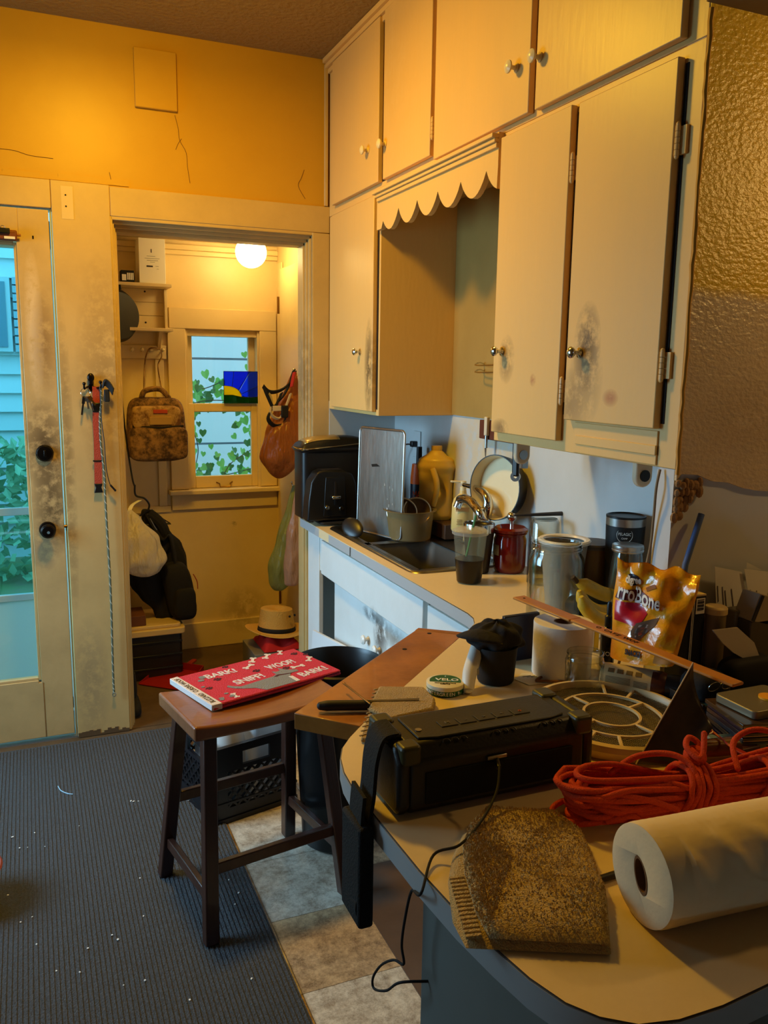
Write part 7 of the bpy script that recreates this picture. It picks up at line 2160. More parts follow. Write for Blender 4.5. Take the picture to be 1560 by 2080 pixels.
def round_text(s, r, z, size, m, a_mid, step, parent):
    for i, chh in enumerate(s):
        if chh == ' ':
            continue
        a = a_mid + (i - (len(s) - 1) / 2) * step
        d = e_r * math.sin(a) - e_u * math.cos(a)
        t = e_r * math.cos(a) + e_u * math.sin(a)
        lettering(chh, m, frame((vx + d.x * r, vy + d.y * r, z), t, (0, 0, 1)), size, parent)
round_text('WINTERGREEN 9-', vr * 1.006, ZC + vh * .30, 0.0105, m_whiteprint, -0.12, 0.165, vt)
# knife and gold tweezers on the plank, folded cloth under the speaker
ka, kb_ = Vector((0.5127, 1.5132, 0.927)), Vector((0.6074, 1.4823, 0.927))
kn_ = thing('kitchen_knife', 'black handled knife lying on the wooden plank beside the folded cloth', 'knife', ka.to_tuple())
ka.z = kb_.z = ZC + 0.0115
hc_ = curve([ka, ka.lerp(kb_, .3) + Vector((0, 0, 0.0005)), ka.lerp(kb_, .7), kb_], 6)
MB().tube(hc_, [0.0107 * (0.80 + 0.2 * min(1, i / 3)) for i in range(len(hc_))], 14).ball(ka, (0.0085, 0.0086, 0.0086), 14, 10).build('grip', mat('soft_black_grip', rgb(26, 22, 19), 0.6), kn_, smooth=60)
dk_ = (kb_ - ka).normalized()
MB().bar(kb_ - dk_ * 0.005 + Vector((0, 0, 0.002)), kb_ + dk_ * 0.10 + Vector((0, 0, 0.004)), 0.0016, 0.018).build('blade', m_steel, kn_)
gA, gB = Vector((0.5917, 1.5927, 0.935)), Vector((0.5975, 1.4582, 0.94))
tag(MB().bar(gA, gB, 0.006, 0.0025, w2=0.003).ball(gA, (0.004, 0.004, 0.002), 10, 6).build('gold_tweezers', m_brass, bevel=0.0008), 'slim gold tweezers leaning on the knife beside the folded cloth', 'tweezers')
m_terry = mat('beige_terry', rgb(206, 174, 108), 0.95, var=(40, 0.5, rgb(168, 134, 74)), bump=(330, 1.0), sheen=0.3)
cl = thing('folded_cloth', 'beige terry cloth folded under the far corner of the speaker', 'cloth', (0.6632, 1.4648, 0.917))
lay = ((0.5347, 1.3485, 0.925), (0.5775, 1.4263, 0.925), (0.6092, 1.4867, 0.925), (0.6548, 1.5658, 0.925), (0.6903, 1.5522, 0.925), (0.7468, 1.5189, 0.925), (0.742, 1.455, 0.925), (0.715, 1.4117, 0.925), (0.6223, 1.3967, 0.925), (0.5661, 1.3363, 0.925))
MB().prism([(p[0], p[1]) for p in lay], ZC + 0.0004, ZC + 0.010).build('lower_fold', m_terry, cl, bevel=0.003, smooth=50)
lay2 = ((0.5918, 1.4544, 0.932), (0.6571, 1.555, 0.932), (0.7443, 1.5188, 0.932), (0.7391, 1.4518, 0.932), (0.7129, 1.408, 0.932), (0.6116, 1.3961, 0.932))
MB().prism([(p[0], p[1]) for p in lay2], ZC + 0.0102, ZC + 0.019).build('upper_fold', m_terry, cl, bevel=0.004, smooth=50, disp=None)
rib_ = MB()
a0, a1 = Vector(lay[0]), Vector(lay[3])
for k_ in range(12):
    p = a0.lerp(a1, (k_ + .5) / 12)
    rib_.bar((p.x - 0.004, p.y, ZC + 0.0105), (p.x + 0.016, p.y + 0.004, ZC + 0.0107), 0.003, 0.002)
rib_.build('hem_ribs', m_terry, cl)

# ------------------------------------------------------------------ rugged speaker
sx0_, sx1_, sy0_, sy1_, sz0_, sz1_ = 0.488, 0.848, 1.072, 1.212, ZC + 0.003, 1.030
skr = thing('rugged_speaker', 'big black rugged portable speaker box with olive corner guards', 'speaker', (0.67, 1.14, ZC))
m_sp = mat('speaker_black', rgb(24, 21, 18), 0.42, bump=(180, 0.06))
m_ol = mat('olive_guard', rgb(62, 58, 26), 0.4)
prof = [(sy0_ + 0.012, 0), (sy1_ - 0.012, 0), (sy1_, 0.014), (sy1_, 0.085), (sy1_ - 0.014, sz1_ - sz0_), (sy0_ + 0.020, sz1_ - sz0_), (sy0_ + 0.002, 0.088), (sy0_, 0.016)]
Mx = Matrix(((0, 0, 1, 0), (1, 0, 0, 0), (0, 1, 0, sz0_), (0, 0, 0, 1)))
MB().prism(prof, sx0_ + 0.02, sx1_ - 0.02, Mx).build('cabinet', m_sp, skr, bevel=0.006, seg=3)
prof2 = [(y + (0.004 if y > 1.14 else -0.004), z * 0.98 + 0.001) for y, z in prof]
for xa, xb in ((sx0_, sx0_ + 0.022), (sx1_ - 0.022, sx1_)):
    MB().prism([(y, z) for y, z in prof], xa, xb, Mx).build('end_cap', m_sp, skr, bevel=0.008, seg=3)
for xa in (sx0_ + 0.005, sx1_ - 0.038):
    for ya, yb, zz in ((sy0_ + 0.004, sy0_ + 0.034, sz1_ - 0.028), (sy1_ - 0.034, sy1_ + 0.002, sz1_ - 0.030)):
        MB().prism(rrect(xa, xa + 0.034, ya - 0.004, yb, 0.008), zz, sz1_ + 0.004).build('corner_guard', m_ol, skr, bevel=0.006, seg=3)
# raised control deck with keys
MB().prism([(sx0_ + 0.045, sy0_ + 0.030), (sx0_ + 0.075, sy0_ + 0.022), (sx1_ - 0.075, sy0_ + 0.022), (sx1_ - 0.045, sy0_ + 0.030), (sx1_ - 0.045, sy1_ - 0.03), (sx0_ + 0.045, sy1_ - 0.03)], sz1_ - 0.0005, sz1_ + 0.0035).build('control_deck', m_sp, skr, bevel=0.002)
for k_ in range(5):
    xk = 0.585 + k_ * 0.034
    kk = MB().box(xk, xk + 0.030, sy0_ + 0.050, sy0_ + 0.072, sz1_ + 0.0034, sz1_ + 0.0050).build('key', mat('key_rubber', rgb(36, 31, 26), 0.5) if k_ == 0 else bpy.data.materials['key_rubber'], skr, bevel=0.001)
    M_ = frame((xk + 0.015, sy0_ + 0.061, sz1_ + 0.0052), (1, 0, 0), (0, 1, 0))
    lettering(('M', '-', '>', '+', 'o')[k_], mat('dim_print', rgb(110, 100, 80), 0.6) if k_ == 0 else (bpy.data.materials['dim_print'] if k_ < 4 else mat('amber_print', rgb(180, 80, 20), 0.6)), M_, 0.012, kk)
MB().cyl((0.545, sy0_ + 0.055, sz1_ + 0.0030), (0.545, sy0_ + 0.055, sz1_ + 0.0048), 0.0055, n=18).build('status_lamp', m_steel, skr)
for gx in (0.575, 0.665, 0.755):
    for k_ in range(3):
        xk = gx + k_ * 0.015
        MB().tube([(xk + 0.006 * math.cos(a), sy0_ + 0.0135 + 0.004 * math.sin(a), sz1_ - 0.0035 + 0.0035 * math.sin(a)) for a in [PI * i / 8 for i in range(9)]], 0.0012, 6).build('grip_notch', m_sp, skr)
# front grille and port
MB().box(sx0_ + 0.045, sx1_ - 0.045, sy0_ - 0.002, sy0_ + 0.001, sz0_ + 0.018, sz1_ - 0.042).build('grille', mat('grille_cloth', rgb(12, 11, 11), 0.9), skr, bevel=0.001)
MB().box(0.640, 0.675, sy0_ - 0.004, sy0_ - 0.001, sz0_ + 0.073, sz0_ + 0.079).build('port_flap', m_steel, skr, bevel=0.001)
for fx in (sx0_ + 0.05, sx1_ - 0.05):
    MB().box(fx - 0.02, fx + 0.02, sy0_ + 0.02, sy1_ - 0.02, ZC + 0.0003, sz0_ + 0.001).build('foot', m_blackmat, skr)
# carrying strap hanging over the edge
m_strap = mat('black_webbing', rgb(13, 12, 12), 0.85, bump=(260, 0.3))
SP = [(0.508, 1.145, sz1_ + 0.006), (0.482, 1.14, sz1_ + 0.004), (0.468, 1.135, sz1_ - 0.03), (0.462, 1.132, 0.945), (0.4545, 1.130, 0.90), (0.450, 1.128, 0.80), (0.449, 1.127, 0.765), (0.442, 1.127, 0.742), (0.434, 1.127, 0.765), (0.438, 1.128, 0.80), (0.442, 1.13, 0.90), (0.446, 1.13, 0.95)]
sst = MB().strip(curve(SP, 6), 0.058, (0.06, 1, 0), 0.006).build('carry_strap', m_strap, skr)
MB().box(0.431, 0.457, 1.088, 1.170, 0.735, 0.905).build('strap_pad', m_strap, skr, bevel=0.006)
MB().box(sx0_ - 0.004, sx0_ + 0.024, 1.115, 1.17, sz1_ - 0.004, sz1_ + 0.009).build('strap_clip', m_black, skr, bevel=0.004)
# charging cable
cb1 = (0.4805, 0.952, 0.925)
cpts = [(0.657, sy0_ - 0.004, sz0_ + 0.070), (0.650, 1.050, 0.985), (0.628, 1.02, 0.965), (0.585, 0.985, 0.948), (0.53, 0.952, 0.938), (cb1[0] + 0.012, cb1[1] + 0.008, 0.926), (0.452, 0.915, 0.905)]
low = ((0.474, 0.9902, 0.8557), (0.474, 1.0116, 0.794), (0.474, 1.0202, 0.7472), (0.474, 1.0119, 0.7219))
loop = ((0.474, 1.0479, 0.7024), (0.474, 1.0954, 0.6592), (0.474, 1.1293, 0.6117), (0.474, 1.1244, 0.5944), (0.474, 1.0741, 0.6294), (0.474, 1.0246, 0.6808))
cpts += list(low) + list(loop) + [(0.512, loop[-1][1] - 0.02, loop[-1][2] + 0.006)]
cbl = thing('charging_cable', 'thin black cable from the speaker looping down past the peninsula base', 'cable', (0.5, 0.95, 0.6))
MB().tube(curve(cpts, 8), 0.0021, 8).build('cable', m_blackmat, cbl)
MB().cyl((0.657, sy0_ - 0.002, sz0_ + 0.0715), (0.652, sy0_ - 0.018, sz0_ + 0.0655), 0.0045).build('plug', m_black, cbl)

# ------------------------------------------------------------------ electric fly swatter head
sw = thing('fly_swatter', 'round cream electric fly swatter head with grey wire mesh behind the speaker', 'fly swatter', (1.02, 1.245, ZC))
SC_ = Vector((1.022, 1.245, ZC + 0.018)); SR = 0.160
m_swc = mat('cream_plastic', rgb(216, 190, 138), 0.4)
Msw = Matrix.Translation(SC_) @ Euler((0.03, 0.02, 0)).to_matrix().to_4x4()
MB().lathe([(SR - 0.015, -0.013), (SR, -0.015), (SR + 0.004, 0.0), (SR, 0.010), (SR - 0.010, 0.012), (SR - 0.015, 0.004), (SR - 0.015, -0.013)], Msw, 64).build('outer_hoop', m_swc, sw)
for k_, rr in enumerate((0.098, 0.054)):
    MB().lathe([(rr - 0.0026, 0.002), (rr + 0.0026, 0.002), (rr + 0.0026, 0.007), (rr - 0.0026, 0.007), (rr - 0.0026, 0.002)], Msw, 48).build('inner_hoop', m_swc, sw)
for k_ in range(8):
    a = 2 * PI * k_ / 8 + 0.25
    d = Vector((math.cos(a), math.sin(a), 0))
    r0_, r1_ = (0.1, SR - 0.012) if k_ % 2 else (0.056, 0.1)
    MB().bar(Msw @ (d * r0_ + Vector((0, 0, 0.005))), Msw @ (d * r1_ + Vector((0, 0, 0.005))), 0.006, 0.005).build('spoke', m_swc, sw, bevel=0.001)
for k_ in range(4):
    a = 2 * PI * k_ / 4 + 0.6
    d = Vector((math.cos(a), math.sin(a), 0))
    MB().bar(Msw @ (d * 0.1 + Vector((0, 0, 0.005))), Msw @ (d * (SR - 0.012) + Vector((0, 0, 0.005))), 0.006, 0.005).build('spoke', m_swc, sw, bevel=0.001)
wm = MB()
st_ = 0.0048
k_ = -int(SR / st_)
while k_ * st_ < SR - 0.012:
    c_ = k_ * st_
    h_ = math.sqrt(max(0, (SR - 0.012) ** 2 - c_ * c_))
    if h_ > 0.01:
        wm.bar(Msw @ Vector((-h_, c_, 0.0)), Msw @ Vector((h_, c_, 0.0)), 0.0008, 0.0008)
        wm.bar(Msw @ Vector((c_, -h_, -0.002)), Msw @ Vector((c_, h_, -0.002)), 0.0008, 0.0008)
    k_ += 1
w_o = wm.build('wire_mesh', mat('mesh_wire', rgb(128, 122, 108), 0.4, metal=0.7), sw, smooth=0)
w_o['kind'] = 'stuff'
MB().lathe([(0, -0.012), (SR - 0.02, -0.012), (SR - 0.02, -0.010), (0, -0.010)], Msw, 48).build('mesh_backing', mat('grey_gauze', rgb(178, 162, 120), 0.7, bump=(300, 0.5)), sw)
# curled photo card leaning up behind the rope
ca, cb_c, cc_ = Vector((0.9389, 1.0717, 0.93)), Vector((1.0811, 1.104, 1.085)), Vector((1.0724, 1.0371, 0.99))
ccd = Vector((1.0113, 1.0279, 0.93))
cardt = thing('photo_card', 'dark glossy photo card curled upright between the swatter and the rope', 'card', (1.03, 1.09, ZC))
def cardf(u, v):
    a = ca.lerp(cb_c, v)
    b = ccd.lerp(cc_, v)
    p = a.lerp(b, u)
    bow = 0.022 * math.sin(PI * u) * v
    return p + Vector((-0.2, -0.9, 0.1)).normalized() * bow * -1
MB().sheet(cardf, 14, 14).build('card_sheet', mat('dim_photo', rgb(62, 54, 46), 0.35, var=(16, 0.8, rgb(20, 18, 18))), cardt, solid=0.0015, smooth=60)
edg = [cardf(0, i / 13) for i in range(14)]
MB().tube(edg, 0.0014, 6).build('pale_edge', mat('pale_edge', rgb(190, 172, 140), 0.6), cardt)

# ------------------------------------------------------------------ orange rope hank
m_rope = mat('orange_rope', rgb(214, 66, 16), 0.75, var=(120, 0.4, rgb(170, 40, 8)), bump=(500, 0.4))
rk_ = thing('orange_rope_hank', 'bundled hank of bright orange rope beside the paper towel roll', 'rope', (0.95, 0.94, ZC))
rA, rB = Vector((0.770, 0.975, ZC + 0.035)), Vector((1.16, 0.885, ZC + 0.055))
dR = (rB - rA).normalized()
sR = Vector((-dR.y, dR.x, 0)).normalized()
rnd = random.Random(17)
RR = 0.0048
def strand(pts, r=RR):
    return MB().tube(curve(pts, 6), r, 8)
NB_ = 20
for k_ in range(NB_):
    # a long racetrack bight: out along one side and back along the other; an outer and an inner set of heights
    inner = k_ >= 12
    h = (0.007 + 0.0056 * k_) if not inner else (0.014 + 0.0062 * (k_ - 12))
    wdt = math.sqrt(max(0.03, 1 - ((h - 0.038) / 0.036) ** 2)) * (0.030 if inner else 0.046)
    e0, e1 = rnd.uniform(-0.035, 0.015), rnd.uniform(-0.02, 0.03)
    j = lambda s=0.006: rnd.uniform(-s, s)
    pts = []
    for t, sd in ((0.0, 1), (0.12, 1), (0.35, 0.6), (0.5, 0.55), (0.68, 0.8), (0.9, 1), (1.0, .6), (1.03, 0), (1.0, -.6), (0.9, -1), (0.68, -.8), (0.5, -.55), (0.35, -.6), (0.12, -1), (0.0, -1), (-0.05, -.5), (-0.065, 0), (-0.05, .5)):
        q = rA.lerp(rB, t) + dR * (e0 if t < .5 else e1) + sR * (wdt * sd + j(0.004))
        q.z = max(ZC + RR + 0.001, ZC + h * (1.05 - 0.25 * math.exp(-((t - .42) / .12) ** 2)) + j(0.004) + (0.008 if abs(t - .95) < .12 else 0))
        pts.append(q)
    c = curve(pts + pts[:1], 5)[:-1]
    MB().tube(c, RR, 8, closed=True).build('rope_bight', m_rope, rk_, smooth=60)
def wrap(t, turns, r0, lean, seed):
    rn = random.Random(seed)
    for i in range(turns):
        tt = t + i * 0.024
        pts = []
        for a in range(14):
            th = 2 * PI * a / 14
            q = rA.lerp(rB, tt) + dR * (lean * math.sin(th) + rn.uniform(-.002, .002)) + sR * (r0 * math.cos(th))
            q.z = ZC + 0.0395 + 0.0335 * math.sin(th) * (1.0 + 0.06 * rn.random())
            pts.append(q)
        c = curve(pts + pts[:1], 4)[:-1]
        MB().tube(c, RR, 8, closed=True).build('rope_wrap', m_rope, rk_, smooth=60)
wrap(0.36, 5, 0.040, 0.010, 5)
wrap(0.66, 7, 0.044, 0.030, 9)
# loose loops and the knot at the top
for pts in ([(.10, .02, .062), (.22, .03, .082), (.34, .015, .090), (.40, -.01, .080), (.38, -.03, .055), (.30, -.02, .060), (.18, .0, .056), (.08, .01, .05)],
            [(.60, -.01, .070), (.64, .03, .096), (.75, .035, .112), (.88, .01, .098), (.95, -.03, .07), (.98, -.05, .04)],
            [(.82, .03, .075), (.88, .04, .102), (.98, .02, .108), (1.06, -.02, .088), (1.08, -.045, .05), (1.0, -.05, .035)],
            [(.02, -.045, .020), (.10, -.052, .030), (.14, -.05, .022), (.10, -.046, .012)],
            [(.44, .0, .078), (.47, .02, .100), (.44, .03, .108), (.41, .015, .100), (.43, -.005, .09), (.46, .0, .095), (.49, .02, .118)],
            [(-.05, -.02, .05), (.05, -.04, .058), (.18, -.048, .05), (.30, -.046, .03)]):
    P_ = []
    for t, s, z in pts:
        q = rA.lerp(rB, t) + sR * s
        q.z = ZC + z
        P_.append(q)
    c = curve(P_, 7)
    MB().tube(c, RR * 1.02, 8).ball(c[0], RR, 8, 6).ball(c[-1], RR, 8, 6).build('rope_loop', m_rope, rk_, smooth=60)
kq = rA.lerp(rB, .445) + sR * 0.012
kn2 = MB()
for k_ in range(3):
    ax = Vector((rnd.uniform(-1, 1), rnd.uniform(-1, 1), rnd.uniform(-1, 1))).normalized()
    M_ = Matrix.Translation((kq.x, kq.y, ZC + 0.084)) @ ax.to_track_quat('Z', 'Y').to_matrix().to_4x4()
    kn2.tube([M_ @ Vector((0.0125 * math.cos(a), 0.0125 * math.sin(a), 0.004 * math.sin(2 * a))) for a in [2 * PI * i / 16 for i in range(16)]], 0.0058, 8, closed=True)
kn2.build('knot', m_rope, rk_, smooth=60)
# ------------------------------------------------------------------ terry towel in the foreground
tf = thing('beige_towel', 'folded beige terry washcloth at the near edge of the peninsula', 'towel', (0.58, 0.87, ZC))
tp_ = [(0.448, 0.782), (0.603, 0.708), (0.668, 0.80), (0.722, 0.925), (0.716, 0.985), (0.622, 1.037), (0.560, 1.000), (0.520, 0.955), (0.487, 0.905), (0.455, 0.83)]
ctr = Vector((sum(p[0] for p in tp_) / len(tp_), sum(p[1] for p in tp_) / len(tp_)))
def outline(s, tp_=tp_):
    """smooth closed outline, s in 0..1"""
    n_ = len(tp_)
    t = s * n_
    i = int(t) % n_
    f = t - int(t)
    a, b = Vector(tp_[i]), Vector(tp_[(i + 1) % n_])
    return a.lerp(b, f)
def towel_layer(z0, z1, shrink, seed, m=m_terry, ruffle=0.004, P_=None):
    rn = random.Random(seed)
    ph = [rn.uniform(0, 6.28) for _ in range(5)]
    NU_, NR = 90, 12
    mb = MB()
    rows = []
    for k in range(NR + 1):
        row = []
        for i in range(NU_):
            s = i / NU_
            o_ = outline(s, P_)
            q = ctr + (o_ - ctr) * (1 - shrink) * (1 - k / NR) ** 0.8 if k < NR else ctr.copy()
            x, y = q.x, q.y
            wv = ruffle * (math.sin(18 * x + 30 * y + ph[0]) + math.sin(55 * x - 20 * y + ph[1]) * .6 + .5 * math.sin(90 * y + 40 * x + ph[2]))
            edge = min(1.0, k / 2.2)
            z = z0 + (z1 - z0) * (edge ** 0.5) + wv * min(1, k / 3)
            row.append(len(mb.v))
            mb.v.append(Vector((x, y, z)))
        rows.append(row)
    for k in range(NR):
        for i in range(NU_):
            j = (i + 1) % NU_
            mb.f.append([rows[k][i], rows[k][j], rows[k + 1][j], rows[k + 1][i]])
    bot = []
    for i in range(NU_):
        o_ = outline(i / NU_, P_)
        q = ctr + (o_ - ctr) * (1 - shrink) * 0.985
        bot.append(len(mb.v))
        mb.v.append(Vector((q.x, q.y, z0 - 0.002)))
    for i in range(NU_):
        j = (i + 1) % NU_
        mb.f.append([bot[i], bot[j], rows[0][j], rows[0][i]])
    mb.f.append(bot[::-1])
    return mb.build('fold', m, tf, smooth=80)
m_terry_n = mat('tan_terry', rgb(244, 208, 132), 0.95, var=(90, 0.35, rgb(206, 166, 92)), bump=(420, 1.0), sheen=0.25)
towel_layer(ZC + 0.003, ZC + 0.013, 0.0, 1, m_terry_n, 0.0005, tp_)
tp2 = [(0.474, 0.772), (0.603, 0.708), (0.668, 0.80), (0.722, 0.925), (0.716, 0.985), (0.622, 1.037), (0.566, 0.998), (0.535, 0.955), (0.508, 0.900), (0.480, 0.82)]
towel_layer(ZC + 0.014, ZC + 0.026, 0.015, 2, m_terry_n, 0.0007, tp2)
# pile: tiny loops standing on the upper fold
pl = MB()
rn = random.Random(77)
cnt = 0
while cnt < 9000:
    s, k = rn.random(), rn.random() ** 0.5
    q = ctr + (outline(s, tp2) - ctr) * 0.975 * k
    x, y = q.x, q.y
    z = ZC + 0.0262
    if k > 0.93:
        z -= (k - 0.93) / 0.07 * 0.010
    a = rn.uniform(0, 6.28)
    h_ = rn.uniform(0.0025, 0.0045)
    w_ = 0.0012
    dx_, dy_ = math.cos(a) * w_, math.sin(a) * w_
    lx, ly = rn.uniform(-.0018, .0018), rn.uniform(-.0018, .0018)
    pl.add([(x - dx_, y - dy_, z), (x + dx_, y + dy_, z), (x + lx, y + ly, z + h_)], [(0, 1, 2)])
    cnt += 1
po = pl.build('terry_pile', m_terry_n, tf, smooth=0)
po['kind'] = 'stuff'
hem = MB()
h0, h1 = Vector((0.449, 0.786)), Vector((0.487, 0.905))
for k_ in range(15):
    p = h0.lerp(h1, (k_ + .5) / 15)
    hem.bar((p.x + 0.001, p.y, ZC + 0.0115), (p.x + 0.020, p.y - 0.007, ZC + 0.0135), 0.0052, 0.004)
hem.build('ribbed_hem', m_terry_n, tf, bevel=0.001)
# ------------------------------------------------------------------ paper towel roll on its side
rollth = thing('paper_towel_roll', 'white embossed paper towel roll lying in the right foreground', 'paper roll', (0.86, 0.735, ZC))
RL = 0.0635
r0 = Vector((0.676, 0.748, ZC + RL + 0.0006)); r1 = Vector((1.02, 0.722, ZC + RL + 0.0006))
Mr = Matrix.Translation(r0) @ (r1 - r0).to_track_quat('Z', 'Y').to_matrix().to_4x4()
LR = (r1 - r0).length
m_pt = mat('paper_towel', rgb(234, 214, 172), 0.85, bump=(24, 0.25))
def rollf(u, v):
    th = 2 * PI * u
    z = v * LR
    r = RL * (1 + 0.006 * math.sin(3 * th + 1) + 0.004 * math.sin(40 * z + 2 * th) * (1 if 0.02 < v < .98 else 0))
    if v < 0.012:
        r *= 0.985
    # quilted embossing
    r += 0.00022 * (1 if 0.03 < v < .97 else 0) * math.sin(th * 16 + z * 260) * math.sin(th * 16 - z * 260)
    q = Mr @ Vector((r * math.cos(th), r * math.sin(th), z))
    # loose outer sheet: soft folds standing off on the side turned to the room
    d = Mr.to_3x3() @ Vector((math.cos(th), math.sin(th), 0))
    phi = math.degrees(math.atan2(d.z, -d.y))
    w = max(0.0, 1 - abs(phi - 38) / 34) * (1 if 0.1 < v < 0.95 else 0)
    f = 0.5 + 0.5 * math.sin(2 * PI * (z - 0.02) / 0.062 + 0.05 * (phi - 38))
    return q + d * (0.0065 * w * f * f)
mb = MB().sheet(rollf, 96, 110, closed_u=True)
def endring(k, z):
    out_ = []
    for i in range(96):
        a = 2 * PI * i / 96
        o_ = Vector((RL * .985 * math.cos(a), RL * .985 * math.sin(a), 0))
        e_ = Vector((0.0245 * math.cos(a), 0.0125 * math.sin(a), 0))
        e_.rotate(Euler((0, 0, RT)))
        out_.append(Mr @ (o_.lerp(e_, k) + Vector((0, 0, z))))
    return out_
RT = 1.2
rr_ = [endring(0, 0), endring(.1, -0.002), endring(.9, -0.0015), endring(1, -0.0005), endring(1, 0.05)]
k0 = len(mb.v)
for r_i in rr_:
    mb.v += r_i
for q in range(4):
    for i in range(96):
        j = (i + 1) % 96
        mb.f.append([k0 + q * 96 + i, k0 + q * 96 + j, k0 + (q + 1) * 96 + j, k0 + (q + 1) * 96 + i])
mb.lathe([(0.0235, LR - .06), (0.0235, LR), (RL * .98, LR)], Mr, 96)
mb.build('paper', m_pt, rollth, smooth=60)
MB().lathe([(0.0195, -0.0015), (0.0232, -0.0015), (0.0232, LR), (0.0195, LR), (0.0195, -0.0015)], Mr @ Matrix.Rotation(RT, 4, 'Z') @ Matrix.Diagonal((1.04, 0.53, 1, 1)), 36).build('core', mat('core_card', rgb(120, 84, 48), 0.8), rollth)
# ------------------------------------------------------------------ clutter against the end wall
YW = 1.388
def wq(px):
    return None
# blue wand leaning on the wall
b0_, b1_ = Vector((1.2931, 1.372, 1.1905)), Vector((1.3381, 1.383, 1.298))
bw0 = b0_ - (b1_ - b0_).normalized() * 0.20
bw0.y -= 0.05
tag(MB().tube([bw0, b0_ - Vector((0, 0.006, 0)), b1_ - Vector((0, 0.006, 0))], [0.0068, 0.0068, 0.0072], 12).build('blue_wand', mat('slate_blue_plastic', rgb(84, 104, 150), 0.4)), 'slim slate blue plastic wand leaning on the grey end wall', 'wand')
# papers standing against the wall
for nm, q4, lab_t in (('standing_letter', ((1.4038, 1.38, 1.0613), (1.5063, 1.38, 1.0447), (1.4739, 1.38, 1.1561), (1.3917, 1.38, 1.1753)), 'single printed white letter standing against the grey end wall'),
                      ('standing_letter', ((1.5084, 1.374, 1.038), (1.6276, 1.374, 1.0131), (1.598, 1.374, 1.1436), (1.4741, 1.374, 1.1643)), 'pair of printed letters standing against the end wall at the right edge')):
    L_ = thing(nm, lab_t, 'letter', (q4[0][0], q4[0][1], q4[0][2] - 0.02), group='letters standing against the end wall')
    v = [Vector(p) for p in q4]
    low = [v[0] + Vector((0, -0.006, 0)), v[1] + Vector((0, -0.006, 0))]
    MB().add([low[0], low[1], v[2], v[3], low[0] + Vector((0, .001, 0)), low[1] + Vector((0, .001, 0)), v[2] + Vector((0, .001, 0)), v[3] + Vector((0, .001, 0))], [(0, 1, 2, 3), (7, 6, 5, 4), (0, 4, 5, 1), (1, 5, 6, 2), (2, 6, 7, 3), (3, 7, 4, 0)]).build('sheet', m_paper, L_, smooth=0)
    ln = MB()
    for i, (a, b, c) in enumerate(((.06, .30, .62), (.22, .2, .62), (.30, .2, .55), (.52, .05, .60))):
        p = low[0].lerp(low[1], a).lerp(v[3].lerp(v[2], a), b)
        q = low[0].lerp(low[1], a).lerp(v[3].lerp(v[2], a), c)
        ln.bar(p + Vector((0, -0.0008, 0)), q + Vector((0, -0.0008, 0)), 0.002, 0.0006, up=(0, 1, 0))
    ln.build('print_lines', mat('faint_print', rgb(110, 100, 92), 0.7) if 'faint_print' not in bpy.data.materials else bpy.data.materials['faint_print'], L_, smooth=0)
q = Vector((1.478, 1.384, 1.1686))
tag(MB().add([(1.4904, 1.384, 1.1768), (1.4914, 1.384, 1.156), (1.5398, 1.384, 1.1543), (1.4921, 1.3855, 1.1764), (1.493, 1.3855, 1.1555), (1.5415, 1.3855, 1.1538)], [(0, 1, 2), (5, 4, 3), (0, 3, 4, 1), (1, 4, 5, 2), (2, 5, 3, 0)]).build('paper_corner', m_paper, smooth=0), 'corner of a white envelope sticking up behind the standing letters', 'envelope')
# black box with barcode
xb0, xb1 = 1.2642, 1.305
zb = 1.1347
bxb = thing('black_carton', 'slim black carton with a barcode standing right of the snack bag', 'box', ((xb0 + xb1) / 2, 1.34, ZC))
MB().box(xb0, xb1, 1.31, 1.375, ZC + 0.0004, zb).build('carton_body', m_blackmat, bxb, bevel=0.001)
MB().box(xb0, xb1, 1.31, 1.375, zb + 0.0002, zb + 0.004).build('cream_top', mat('cream_card', rgb(196, 176, 140), 0.6), bxb, bevel=0.0005)
xw = xb1 - xb0
MB().box(xb0 + xw * .34, xb1 - xw * .08, 1.3092, 1.3102, zb - 0.038, zb - 0.004).build('barcode_label', m_whiteprint, bxb, smooth=0)
bars = MB()
for k_ in range(7):
    z_ = zb - 0.007 - k_ * 0.0036
    bars.box(xb0 + xw * .42, xb1 - xw * .16, 1.3084, 1.3093, z_ - 0.0014 * (1 + k_ % 2), z_)
bars.build('barcode', m_ink, bxb, smooth=0)
MB().box(xb0 + xw * .10, xb0 + xw * .14, 1.3092, 1.3102, ZC + 0.02, zb - 0.004).box(xb0 + xw * .20, xb0 + xw * .23, 1.3092, 1.3102, ZC + 0.02, zb - 0.004).build('white_stripe', m_whiteprint, bxb, smooth=0)
# red cap behind
q = Vector((1.303, 1.34, 1.136))
tag(MB().cyl((q.x, 1.378, ZC + 0.001), (q.x, 1.378, q.z + 0.004), 0.006).build('red_pen', mat('red_pen', rgb(170, 20, 30), 0.4), ), 'red pen standing behind the snack bag by the black carton', 'pen')
# white lidded jar
q = Vector((1.339, 1.3, 1.1039))
wj = thing('cream_lid_jar', 'small jar with a round cream lid below the standing letters', 'jar', (q.x, 1.31, ZC))
hz_ = q.z - ZC
wl('jar_body', [(0, 0), (0.022, 0), (0.0225, hz_ - 0.012), (0, hz_ - 0.012)], mat('olive_jar', rgb(130, 110, 72), 0.4), wj, q.x, 1.315, ZC + 0.0004, 28)
wl('jar_lid', [(0, hz_ - 0.0118), (0.0245, hz_ - 0.0118), (0.0245, hz_), (0.022, hz_ + 0.003), (0, hz_ + 0.003)], mat('cream_lid_small', rgb(206, 180, 126), 0.4), wj, q.x, 1.315, ZC + 0.0004, 28)
